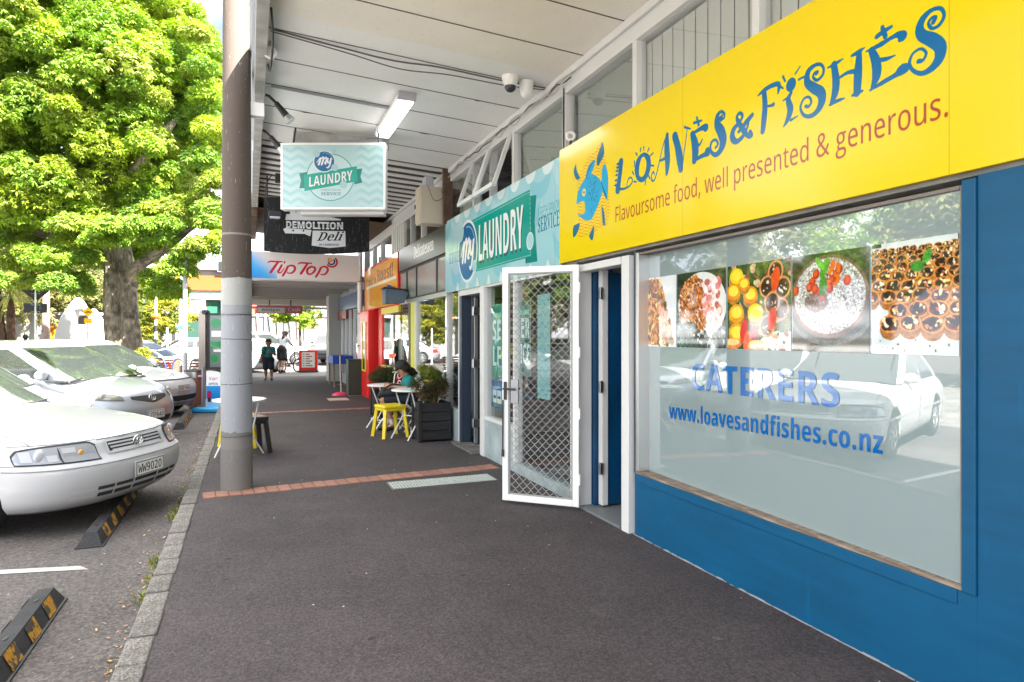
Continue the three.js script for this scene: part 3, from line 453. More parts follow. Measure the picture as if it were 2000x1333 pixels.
    S(A, [[1264, 110, 0.022], [1288, 200, 0.034], [1294, 290, 0.034], [1284, 372, 0.024]]); S(A, [[1262, 108, 0.01], [1330, 66, 0.014], [1380, 40, 0.02], [1396, 48, 0.026]]); S(A, [[1296, 222, 0.01], [1336, 212, 0.009], [1362, 160, 0.005]]); S(A, [[1272, 376, 0.012], [1340, 334, 0.014], [1396, 306, 0.018], [1414, 284, 0.03]]);
    S(C, [[600, 522, 0.012], [632, 512, 0.009]]); S(C, [[612, 497, 0.009], [620, 530, 0.014]]);
    S(C, [[716, 512, 0.01], [710, 500, 0.009], [722, 490, 0.009], [731, 502, 0.01], [724, 522, 0.01], [722, 524, 0.01]].slice(0, 3)); S(C, [[718, 506, 0.012], [728, 500, 0.009], [730, 484, 0.009], [716, 474, 0.012], [700, 492, 0.02], [699, 528, 0.032], [716, 562, 0.042], [724, 600, 0.038], [712, 640, 0.026], [690, 658, 0.018], [671, 640, 0.013], [674, 606, 0.011], [692, 594, 0.01], [702, 612, 0.01], [692, 628, 0.01]]);
    // ampersand
    S(C, [[848, 488, 0.016], [822, 520, 0.02], [790, 560, 0.012]]); S(C, [[838, 560, 0.016], [846, 574, 0.012], [834, 582, 0.012], [812, 556, 0.022], [790, 520, 0.02], [782, 498, 0.012], [795, 480, 0.012], [806, 492, 0.012], [796, 516, 0.012], [768, 552, 0.022], [764, 586, 0.026], [780, 602, 0.02], [806, 582, 0.016], [826, 544, 0.01], [834, 512, 0.008]]);
    // F i S H E S
    S(B, [[58, 800, 0.026], [66, 920, 0.03], [58, 1030, 0.032], [46, 1142, 0.026]]); S(B, [[4, 832, 0.006], [60, 782, 0.018], [128, 742, 0.02], [182, 728, 0.02], [186, 770, 0.016], [178, 812, 0.007]]); S(B, [[74, 924, 0.008], [118, 916, 0.012], [140, 906, 0.016]]); S(B, [[190, 745, 0.012], [225, 768, 0.006]]);
    S(B, [[296, 800, 0.012], [268, 864, 0.024], [286, 950, 0.032], [262, 1040, 0.022], [228, 1102, 0.005]]); S(B, [[224, 874, 0.006], [268, 846, 0.012]]); S(B, [[290, 1044, 0.012], [352, 1006, 0.004]]);
    { const q = B(292, 735); x.beginPath(); x.ellipse(q[0], q[1], 0.034, 0.036, 0, 0, 7); x.fill(); }
    S(B, [[371, 576, 0.006], [330, 640, 0.008]]); S(B, [[360, 690, 0.01], [406, 667, 0.008]]); S(B, [[222, 662, 0.01], [242, 706, 0.008]]);
    S(B, [[512, 636, 0.018], [522, 622, 0.012], [496, 634, 0.011], [484, 670, 0.012], [520, 696, 0.013], [568, 648, 0.013], [574, 590, 0.012], [540, 556, 0.014], [484, 576, 0.02], [438, 630, 0.028], [434, 716, 0.036], [490, 764, 0.044], [552, 806, 0.046], [560, 880, 0.04], [524, 960, 0.028], [464, 1008, 0.02], [404, 1000, 0.015], [374, 936, 0.012], [400, 864, 0.011], [446, 842, 0.011], [468, 884, 0.011], [444, 926, 0.012], [420, 922, 0.015]]);
    S(B, [[664, 560, 0.026], [682, 690, 0.032], [676, 800, 0.032], [642, 902, 0.016]]); S(B, [[608, 590, 0.005], [680, 552, 0.014], [746, 508, 0.004]]); S(B, [[884, 462, 0.022], [876, 600, 0.034], [872, 700, 0.034], [866, 806, 0.03]]); S(B, [[820, 484, 0.01], [880, 450, 0.016], [932, 412, 0.004]]); S(B, [[700, 684, 0.009], [780, 632, 0.013], [852, 618, 0.018]]); S(B, [[624, 914, 0.006], [690, 878, 0.014], [756, 854, 0.005]]); S(B, [[822, 832, 0.008], [868, 806, 0.016], [918, 788, 0.006]]);
    S(B, [[990, 436, 0.024], [1030, 540, 0.036], [1034, 660, 0.034], [988, 784, 0.008]]); S(B, [[946, 446, 0.006], [1060, 392, 0.018], [1160, 330, 0.014], [1220, 300, 0.02], [1262, 310, 0.032], [1246, 336, 0.022]]); S(B, [[1056, 520, 0.014], [1120, 512, 0.014], [1198, 480, 0.004]]); S(B, [[976, 786, 0.006], [1080, 722, 0.016], [1200, 652, 0.018], [1256, 606, 0.036], [1290, 592, 0.03]]);
    S(B, [[1036, 318, 0.016], [1090, 278, 0.018], [1166, 230, 0.01]]); S(B, [[1084, 234, 0.014], [1112, 316, 0.018]]);
    S(B, [[1526, 196, 0.02], [1546, 152, 0.018], [1512, 158, 0.014], [1486, 206, 0.014], [1520, 246, 0.015], [1580, 216, 0.016], [1622, 138, 0.016], [1594, 74, 0.016], [1520, 84, 0.02], [1444, 152, 0.032], [1408, 240, 0.04], [1430, 306, 0.05], [1520, 346, 0.06], [1586, 404, 0.058], [1582, 500, 0.05], [1522, 586, 0.036], [1432, 638, 0.022], [1352, 612, 0.017], [1322, 548, 0.015], [1350, 468, 0.013], [1420, 424, 0.013], [1466, 462, 0.013], [1440, 522, 0.014], [1400, 532, 0.022]]);
    // tagline
    const a = P(1201, 436), b = P(1857, 228); text(x, 'Flavoursome food, well presented & generous.', a[0], a[1] + 0.004, 0.116, '$ sans-serif', '#ad3a22', { width: b[0] - a[0], rise: (b[1] - a[1]) / (b[0] - a[0]) });
    x.strokeStyle = 'rgba(150,120,0,0.55)'; x.lineWidth = 0.003; for (const px of [1334, 1855]) { const q = P(px, 400); x.beginPath(); x.moveTo(q[0], 0); x.lineTo(q[0], h); x.stroke(); }
  });
  board('yellow_fascia_sign', 'large yellow fascia sign reading LOAVES & FISHES with a blue fish', 'shop sign', D0, D1, Y0, Y1, X, tex, 0.028, mat(lin(0.75, 0.55, 0.01), 0.4), { rough: 0.16 });
}
function myCircle(x, cu, cv, r) {
  x.fillStyle = '#f4fbfb'; x.beginPath(); x.arc(cu, cv, r * 1.1, 0, 7); x.fill(); x.fillStyle = '#176fa6'; x.beginPath(); x.arc(cu, cv, r, 0, 7); x.fill();
  x.strokeStyle = '#8fc7e0'; x.lineWidth = r * 0.05; x.beginPath(); x.arc(cu, cv, r * 0.86, 0.2, 1.7); x.stroke();
  x.fillStyle = '#b9e0e6'; x.beginPath(); x.arc(cu - r * 0.78, cv + r * 0.78, r * 0.36, 0, 7); x.fill();
  x.fillStyle = '#fff'; const B = (l) => brush(x, l.map(([a, b, q]) => [cu + (a + 0.18 * b) * r, cv + b * r, q * r]));
  B([[-0.72, -0.12, 0.03], [-0.6, 0.1, 0.05], [-0.45, 0.35, 0.06], [-0.42, 0.1, 0.09], [-0.5, -0.32, 0.09]]); B([[-0.44, 0.15, 0.05], [-0.2, 0.42, 0.08], [-0.12, 0.2, 0.09], [-0.2, -0.32, 0.09]]); B([[-0.12, 0.15, 0.05], [0.1, 0.4, 0.08], [0.2, 0.15, 0.09], [0.12, -0.2, 0.08], [0.26, -0.25, 0.04]]);
  B([[0.32, 0.3, 0.07], [0.34, -0.05, 0.08], [0.5, -0.12, 0.06], [0.64, 0.3, 0.07]]); B([[0.62, 0.28, 0.08], [0.62, -0.3, 0.08], [0.5, -0.62, 0.07], [0.36, -0.58, 0.05]]);
}
function waves(x, u0, u1, v0, v1, step, amp, len, col) { x.strokeStyle = col; x.lineWidth = step * 0.42; x.lineCap = 'butt'; for (let v = v0; v < v1; v += step) { x.beginPath(); for (let u = u0; u <= u1; u += len / 12) { const k = Math.abs(((u / len) % 1 + 1) % 1 - 0.5) * 2; const y = v + amp * (Math.pow(k, 0.7) - 0.5); u === u0 ? x.moveTo(u, y) : x.lineTo(u, y); } x.stroke(); } x.lineCap = 'round'; }
{ // laundry fascia
  const D1 = 9.24, D0 = 5.423, Y0 = 2.095, Y1 = 3.135, X = 2.65;
  const P = (zx, zy) => { const q = onWall(860 + zx / 4.76, 300 + zy / 4.76, X); return [D1 - q.d, q.Y - Y0]; };
  const tex = face(D1 - D0, Y1 - Y0, 380, (x, w, h) => {
    x.fillStyle = '#a9d9e3'; x.fillRect(0, 0, w, h);
    for (let i = -1; i < 12; i++) for (let j = -1; j < 4; j++) { const u = i * 0.56 + (j % 2 ? 0.28 : 0), v = j * 0.34 + 0.12; x.fillStyle = ['#a5dbe6', '#8ecfe0', '#b7e2ea'][(i + j * 2 + 9) % 3]; blob(x, [[u - 0.28, v + 0.26], [u - 0.2, v + 0.02], [u, v - 0.06], [u + 0.2, v + 0.02], [u + 0.28, v + 0.26], [u + 0.14, v + 0.14], [u, v + 0.1], [u - 0.14, v + 0.14]]); }
    x.fillStyle = '#e3f4f5'; for (let i = 0; i < 8; i++) for (const v of [-0.05, h + 0.02]) { const u = 0.6 + i * 0.42; blob(x, v < 0 ? [[u - 0.07, -0.02], [u, 0.12], [u + 0.07, -0.02]] : [[u - 0.16, h + 0.1], [u - 0.1, h - 0.06], [u, h - 0.1], [u + 0.1, h - 0.06], [u + 0.16, h + 0.1]]); }
    const q = (col, l) => { x.fillStyle = col; blob(x, l.map((p) => P(...p)), false); };
    q('#0a8f86', [[790, 400], [895, 385], [878, 640], [905, 1005], [793, 1025]]); q('#0fa597', [[275, 632], [836, 332], [846, 962], [333, 1100]]); q('#087d76', [[790, 985], [846, 962], [846, 975], [795, 1000]]);
    x.strokeStyle = '#d4f1ee'; x.lineWidth = 0.006; x.setLineDash([0.03, 0.02]); for (const [a, b] of [[[300, 640], [832, 356]], [[345, 1082], [840, 945]], [[835, 360], [842, 940]]]) { x.beginPath(); x.moveTo(...P(...a)); x.lineTo(...P(...b)); x.stroke(); } x.setLineDash([]);
    const a = P(352, 1004), b = P(772, 872), rise = (b[1] - a[1]) / (b[0] - a[0]), hgt = P(352, 668)[1] - a[1];
    text(x, 'LAUNDRY', a[0] + 0.02, a[1] - 0.035, hgt, 'bold $ sans-serif', '#066b63', { width: b[0] - a[0], rise }); text(x, 'LAUNDRY', a[0], a[1], hgt, 'bold $ sans-serif', '#fbffff', { width: b[0] - a[0], rise });
    const c = P(252, 910), t = P(252, 645); myCircle(x, c[0], c[1], t[1] - c[1]);
    for (const [zx, zy, k] of [[835, 815, 0.085], [318, 1050, 0.075]]) { const e = P(zx, zy); x.fillStyle = '#b3dfe6'; x.beginPath(); x.arc(e[0], e[1], k, 0, 7); x.fill(); x.strokeStyle = '#e9f8f8'; x.lineWidth = 0.012; x.stroke(); }
    const s = P(907, 740), e = P(1112, 668); text(x, 'SERVICE', s[0], s[1], 0.145, 'bold $ serif', '#1f7d9c', { width: e[0] - s[0], rise: (e[1] - s[1]) / (e[0] - s[0]) }); const s2 = P(907, 602), e2 = P(1112, 520); text(x, 'A FRESH SPIN ON', s2[0], s2[1], 0.10, '$ sans-serif', '#5aa5ba', { width: e2[0] - s2[0], rise: (e2[1] - s2[1]) / (e2[0] - s2[0]) });
    const s3 = P(80, 1032), e3 = P(176, 1005); text(x, 'SERVICE', s3[0], s3[1], 0.15, 'bold $ serif', '#5c9bb4', { width: e3[0] - s3[0], rise: (e3[1] - s3[1]) / (e3[0] - s3[0]) });
    x.strokeStyle = 'rgba(60,110,130,.6)'; x.lineWidth = 0.004; for (const [zx] of [[1068]]) { const g = P(zx, 600); x.beginPath(); x.moveTo(g[0], 0); x.lineTo(g[0], h); x.stroke(); }
  });
  board('laundry_fascia_sign', 'pale teal fascia sign reading My LAUNDRY on a slanted banner', 'shop sign', D0, D1, Y0, Y1, X, tex, 0.02, M.paleBlue, { rough: 0.14 });
}
{ // black delicatessen fascia and the orange takeaway sign
  const D1 = 12.46, D0 = 9.242, Y0 = 2.692, Y1 = 3.1;
  const tex = face(D1 - D0, Y1 - Y0, 300, (x, w, h) => { x.fillStyle = '#3a3938'; x.fillRect(0, 0, w, h); const a = D1 - onWall(808, 508, 2.65).d, b = D1 - onWall(847, 490, 2.65).d; text(x, 'Delicatessen', a, 0.12, 0.2, 'bold $ serif', '#f2f2ee', { width: b - a }); });
  board('deli_fascia_sign', 'charcoal fascia board lettered Delicatessen in white blackletter', 'shop sign', D0, D1, Y0, Y1, 2.65, tex, 0.03, M.dark, { rough: 0.3 });
  const tx = face(4.0, 1.02, 240, (x, w, h) => {
    x.fillStyle = '#f5a30f'; x.fillRect(0, 0, w, h); x.fillStyle = '#d3201a'; x.fillRect(0, h - 0.05, w, 0.05); x.fillRect(0, 0, 0.06, h); x.fillRect(0, 0, w, 0.025);
    text(x, "Chick 'n", 0.25, 0.6, 0.16, 'italic bold $ serif', '#8a5a12', { width: 1.35 }); text(x, 'Roost!', 1.75, 0.6, 0.27, 'bold $ sans-serif', '#7a4a10', { width: 1.85 });
    x.fillStyle = '#fff6da'; x.fillRect(0.35, 0.52, 3.5, 0.06); x.strokeStyle = '#ffd83a'; x.lineWidth = 0.022; x.beginPath(); for (let u = 0.4; u < 3.4; u += 0.02) x.lineTo(u, 0.14 + 0.04 * Math.sin(u * 16) + 0.02 * Math.sin(u * 5)); x.stroke();
  });
  board('orange_takeaway_sign', 'orange and red takeaway sign jutting beside the black deli fascia', 'shop sign', 12.56, 16.5, 2.06, 3.09, 2.645, tx, 0.06, M.red, { rough: 0.1, ior: 1.6, tint: 1 });
}
// hanging signs across the pavement: face drawn in the pixels of the sign as seen square on
function hanging(name, label, c, w, h, t, turn, tex, edge, o = {}) {
  const r = thing(name, label, 'hanging sign', c, turn);
  const b = new RoundedBoxGeometry(w, h, t, 2, 0.008); part('case', b, edge, r);
  const f = new THREE.PlaneGeometry(w - (o.rim ?? 0.05), h - (o.rim ?? 0.05)); f.translate(0, 0, t / 2 + 0.0015); part('printed_face', f, mat(lin(0.66, 0.66, 0.66), o.rough ?? 0.3, { map: tex }), r);
  return r;
}
{
  const w = 1.235, h = 0.785;
  const tex = canvasTex(1120, 700, (x, W, H) => {
    x.fillStyle = '#c4e7ea'; x.fillRect(0, 0, W, H);
    const flip = () => { x.setTransform(1, 0, 0, -1, 0, H); }; flip(); x.lineJoin = x.lineCap = 'round';
    for (const [a, b] of [[-20, 330], [770, W + 20]]) { waves(x, a, b, -20, H, 96, 52, 175, 'rgba(166,219,224,.62)'); waves(x, a, b, 12, H, 96, 52, 175, 'rgba(226,244,244,.45)'); } { const gr = x.createLinearGradient(220, 0, 330, 0); gr.addColorStop(0, 'rgba(199,233,236,0)'); gr.addColorStop(1, '#c7e9ec'); x.fillStyle = gr; x.fillRect(220, 0, 112, H); const g2 = x.createLinearGradient(880, 0, 770, 0); g2.addColorStop(0, 'rgba(199,233,236,0)'); g2.addColorStop(1, '#c7e9ec'); x.fillStyle = g2; x.fillRect(768, 0, 112, H); }
    const Y = (zy) => H - (zy - 75), X = (zx) => zx - 85;
    x.fillStyle = '#d6eff0'; x.beginPath(); x.arc(X(615), Y(440), 262, 0, 7); x.fill(); x.strokeStyle = '#35a79a'; x.lineWidth = 9; x.beginPath(); x.arc(X(615), Y(440), 262, 0, 7); x.stroke();
    const P = (col, l) => { x.fillStyle = col; blob(x, l.map(([a, b]) => [X(a), Y(b)]), false); };
    P('#0d9081', [[270, 395], [360, 380], [350, 560], [270, 565], [290, 480]]); P('#0d9081', [[905, 350], [972, 340], [952, 430], [972, 500], [880, 520]]); P('#12b29c', [[322, 415], [912, 315], [918, 485], [328, 598]]);
    const rise = (545 - 468) / (860 - 375); text(x, 'LAUNDRY', X(378), Y(556), 112, 'bold $ sans-serif', '#0a7f72', { width: 490, rise }); text(x, 'LAUNDRY', X(372), Y(550), 112, 'bold $ sans-serif', '#ffffff', { width: 490, rise });
    x.save(); myCircle(x, X(548), Y(262), 112); x.restore();
    x.fillStyle = '#b6dfe5'; for (const [a, b, r] of [[660, 140, 24], [762, 525, 42], [665, 330, 40]]) { x.beginPath(); x.arc(X(a), Y(b), r, 0, 7); x.fill(); }
    text(x, 'A FRESH SPIN ON', X(512), Y(592), 17, '$ sans-serif', '#4e9aa5', { width: 222 }); text(x, 'SERVICE', X(512), Y(642), 34, 'bold $ serif', '#3b8a98', { width: 224 });
  });
  const c = atDepth(653, 346.5, 7.75);
  const s = hanging('laundry_hanging_sign', 'pale teal lightbox sign hanging under the verandah reading My LAUNDRY', [c.X, c.Y, c.d], w, h, 0.13, -YAW, tex, M.white, { rim: 0.055 });
  part('tray', new THREE.BoxGeometry(w * 0.8, 0.035, 0.16).translate(0.08, -h / 2 - 0.022, -0.12), M.frame, s);
  part('hanger', [bar(new THREE.Vector3(-0.5, h / 2 - 0.01, -0.03), new THREE.Vector3(-0.47, h / 2 + 0.2, -0.03), 0.012), bar(new THREE.Vector3(0.52, h / 2 - 0.01, 0), new THREE.Vector3(0.52, h / 2 + 0.16, 0), 0.012)], M.dark, s);
  const bx = thing('sign_beam', 'long white timber beam fixed to the soffit above the laundry lightbox', 'beam', [0.95, 3.9, 8.3]);
  wpart('beam_board', beam(V(0.5, 3.925, 8.47), V(1.62, 3.875, 8.2), 0.07, 0.13), M.paint, bx); wpart('brace_plate', beam(V(0.55, 3.85, 8.6), V(1.5, 3.80, 8.0), 0.02, 0.14), M.grey, bx);
  // the black deli banner, bowed along its lower edge
  const W2 = 1.62, H2 = 0.86, c2 = atDepth(626, 425, 10.2);
  const tex2 = canvasTex(1010, 560, (x, W, H) => {
    x.fillStyle = '#17181a'; x.fillRect(0, 0, W, H); x.setTransform(1, 0, 0, -1, 0, H);
    x.fillStyle = 'rgba(190,200,200,.55)'; for (let i = 0; i < 420; i++) { const u = rr(0, W), l = Math.pow(rnd(), 3) * 60 + 3; x.fillRect(u, Math.pow(rnd(), 1.6) * H * 0.8, rr(0.6, 2.6), l); }
    const Y = (zy) => H - (zy - 690), X = (zx) => zx - 5, P = (col, l) => { x.fillStyle = col; blob(x, l.map(([a, b]) => [X(a), Y(b)]), false); };
    P('#d9dbde', [[260, 820], [300, 815], [300, 760], [330, 760], [330, 800], [420, 800], [430, 740], [470, 740], [480, 820], [575, 850], [560, 885], [640, 880], [745, 905], [745, 918], [215, 918], [225, 860], [262, 858]]); P('#17181a', [[310, 820], [330, 820], [320, 850]]); P('#17181a', [[415, 850], [470, 850], [455, 815], [430, 815]]);
    P('#d9dbde', [[195, 1012], [215, 998], [470, 1012], [455, 1075], [400, 1052], [215, 1052]]); P('#d9dbde', [[480, 1018], [790, 1025], [792, 1180], [640, 1190], [470, 1165]]);
    x.fillStyle = '#17181a'; for (const u of [292, 392]) { x.beginPath(); x.arc(X(u), Y(1022), 9, 0, 7); x.fill(); }
    text(x, 'DEMOLITION', X(218), Y(995), 66, 'bold $ sans-serif', '#e3e5e8', { width: 556, rise: -0.018, stroke: '#e3e5e8', lw: 5 }); x.strokeStyle = '#17181a'; x.lineWidth = 3; for (const v of [955, 968, 981]) { x.beginPath(); x.moveTo(X(215), Y(v)); x.lineTo(X(775), Y(v + 8)); x.stroke(); }
    text(x, 'Deli', X(515), Y(1118), 84, 'bold italic $ serif', '#1a1b1d', { width: 235, slant: 0.22 }); text(x, 'IN CAMBRIDGE', X(540), Y(1166), 20, 'bold $ sans-serif', '#33353a', { width: 190, rise: -0.02 });
  });
  const g = [];
  { const n = 24, pos = [], uv = []; const P = (i, j) => { const u = i / n, bow = 0.05 * (1 - Math.pow(2 * u - 1, 2)) ; return [[(u - 0.5) * W2, j ? H2 / 2 : -H2 / 2 + 0.03 - bow, 0.05 * Math.sin(u * 3.1)], [u, j]]; };
    for (let i = 0; i < n; i++) for (const [a, b] of [[0, 0], [1, 0], [1, 1], [0, 0], [1, 1], [0, 1]]) { const q = P(i + a, b); pos.push(...q[0]); uv.push(...q[1]); }
    const geo = new THREE.BufferGeometry(); geo.setAttribute('position', new THREE.Float32BufferAttribute(pos, 3)); geo.setAttribute('uv', new THREE.Float32BufferAttribute(uv, 2)); geo.computeVertexNormals(); g.push(geo); }
  const b2 = thing('deli_banner', 'bowed black banner reading DEMOLITION Deli below the laundry lightbox', 'hanging sign', [c2.X - 0.06, c2.Y - 0.13, c2.d], -YAW + 0.04);
  part('banner_sheet', g, mat(lin(0.62, 0.62, 0.62), 0.75, { map: tex2, ior: 1.3 }), b2); const back = g[0].clone(); back.translate(0, 0, -0.012); part('banner_back', back, M.dark, b2);
  part('hanging_rod', [bar(new THREE.Vector3(-W2 / 2 - 0.02, H2 / 2 + 0.01, 0), new THREE.Vector3(W2 / 2 + 0.02, H2 / 2 + 0.01, 0), 0.016), bar(new THREE.Vector3(-W2 / 2 + 0.05, H2 / 2, 0), new THREE.Vector3(-W2 / 2 + 0.05, H2 / 2 + 0.34, 0), 0.012), bar(new THREE.Vector3(W2 / 2 - 0.05, H2 / 2, 0), new THREE.Vector3(W2 / 2 - 0.05, H2 / 2 + 0.3, 0), 0.012)], M.dark, b2);
  // ice cream sign on the end of the low verandah
  const tex3 = canvasTex(1024, 256, (x, W, H) => {
    x.fillStyle = '#e6e2e4'; x.fillRect(0, 0, W, H); const gr = x.createLinearGradient(0, H, 190, 40); gr.addColorStop(0, '#0d77d3'); gr.addColorStop(0.45, '#3fa6ea'); gr.addColorStop(0.8, 'rgba(200,205,235,.8)'); gr.addColorStop(1, 'rgba(230,226,228,0)'); x.fillStyle = gr; x.fillRect(0, 0, 260, H);
    x.setTransform(1, 0, 0, -1, 0, H); x.lineJoin = 'round'; const k = 1024 / 1780, X = (zx) => (zx - 75) * k, Y = (zy) => H - (zy - 95) * H / 425;
    const sx = 1024 / 1780, R = '#c8102e', B = (l) => { x.fillStyle = R; brush(x, l.map(([a, b, r]) => [X(a), Y(b), r * 0.56])); };
    B([[380, 270, 5], [420, 246, 13], [500, 246, 14], [605, 243, 12]]); B([[545, 250, 17], [490, 330, 21], [430, 422, 21]]);
    B([[600, 300, 17], [570, 360, 18], [545, 410, 17], [580, 425, 10], [640, 350, 8]]); B([[648, 240, 12], [640, 262, 12]]);
    B([[700, 315, 16], [660, 400, 19], [618, 470, 17]]); B([[680, 330, 12], [740, 300, 15], [800, 315, 18], [805, 370, 19], [760, 420, 15], [700, 425, 10], [690, 412, 8]]);
    B([[855, 275, 5], [890, 252, 13], [970, 250, 14], [1075, 252, 11]]); B([[1010, 256, 17], [960, 340, 21], [905, 425, 21]]);
    B([[1070, 305, 17], [1010, 350, 19], [1010, 415, 18], [1060, 432, 14], [1120, 380, 18], [1130, 325, 17], [1070, 305, 15]]);
    B([[1230, 315, 16], [1190, 400, 19], [1145, 472, 17]]); B([[1210, 330, 12], [1270, 298, 15], [1330, 315, 18], [1335, 370, 19], [1290, 425, 15], [1225, 428, 10]]);
    const arc = (c, r, w, a0, a1, dx = 0, dy = 0) => { x.strokeStyle = c; x.lineWidth = w; x.beginPath(); x.arc(X(1405) + dx, Y(215) + dy, r, a0, a1); x.stroke(); };
    arc('#c8102e', 50, 17, -2.6, 0.9); arc('#123f73', 30, 15, -2.9, 0.8, -4, 4); x.fillStyle = '#f08a2c'; x.beginPath(); x.arc(X(1375), Y(185), 22, 0, 7); x.fill(); x.fillStyle = '#f8d9a0'; x.beginPath(); x.arc(X(1380), Y(178), 9, 0, 7); x.fill();
  });
  const t3 = thing('ice_cream_sign', 'white Tip Top ice cream sign with blue corner across the far verandah end', 'hanging sign', [1.25, 3.1, 16.45]);
  wpart('board', box(-0.06, 2.5, 2.81, 3.44, 16.46, 16.56, 0.006), M.white, t3);
  wpart('printed_face', quad(V(-0.055, 2.815, 16.4585), V(2.495, 2.815, 16.4585), V(2.495, 3.435, 16.4585), V(-0.055, 3.435, 16.4585)), mat(lin(1, 1, 1), 0.3, { map: tex3 }), t3);
  // the bank sign
  const tex4 = canvasTex(512, 96, (x, W, H) => { x.fillStyle = '#b0141c'; x.fillRect(0, 0, W, H); x.fillStyle = '#d9d3cd'; x.fillRect(10, 26, 305, 62); x.setTransform(1, 0, 0, -1, 0, H); text(x, 'Westpac', 56, 26, 36, 'bold $ sans-serif', '#2a2426', { width: 210 }); text(x, 'Cash', 350, 28, 42, '$ sans-serif', '#f1e4e0', { width: 140 }); });
  const a4 = atDepth(546, 605, 20.5);
  const s4 = hanging('bank_sign', 'long red bank sign reading Westpac and Cash under the far verandah', [a4.X, a4.Y, a4.d], 1.36, 0.26, 0.1, -0.1, tex4, M.red, { rim: 0.01 });
  part('hanger', [-0.3, 0.33].map((q) => bar(new THREE.Vector3(q, 0.13, 0), new THREE.Vector3(q, 0.3, 0), 0.02)), M.dark, s4);
}
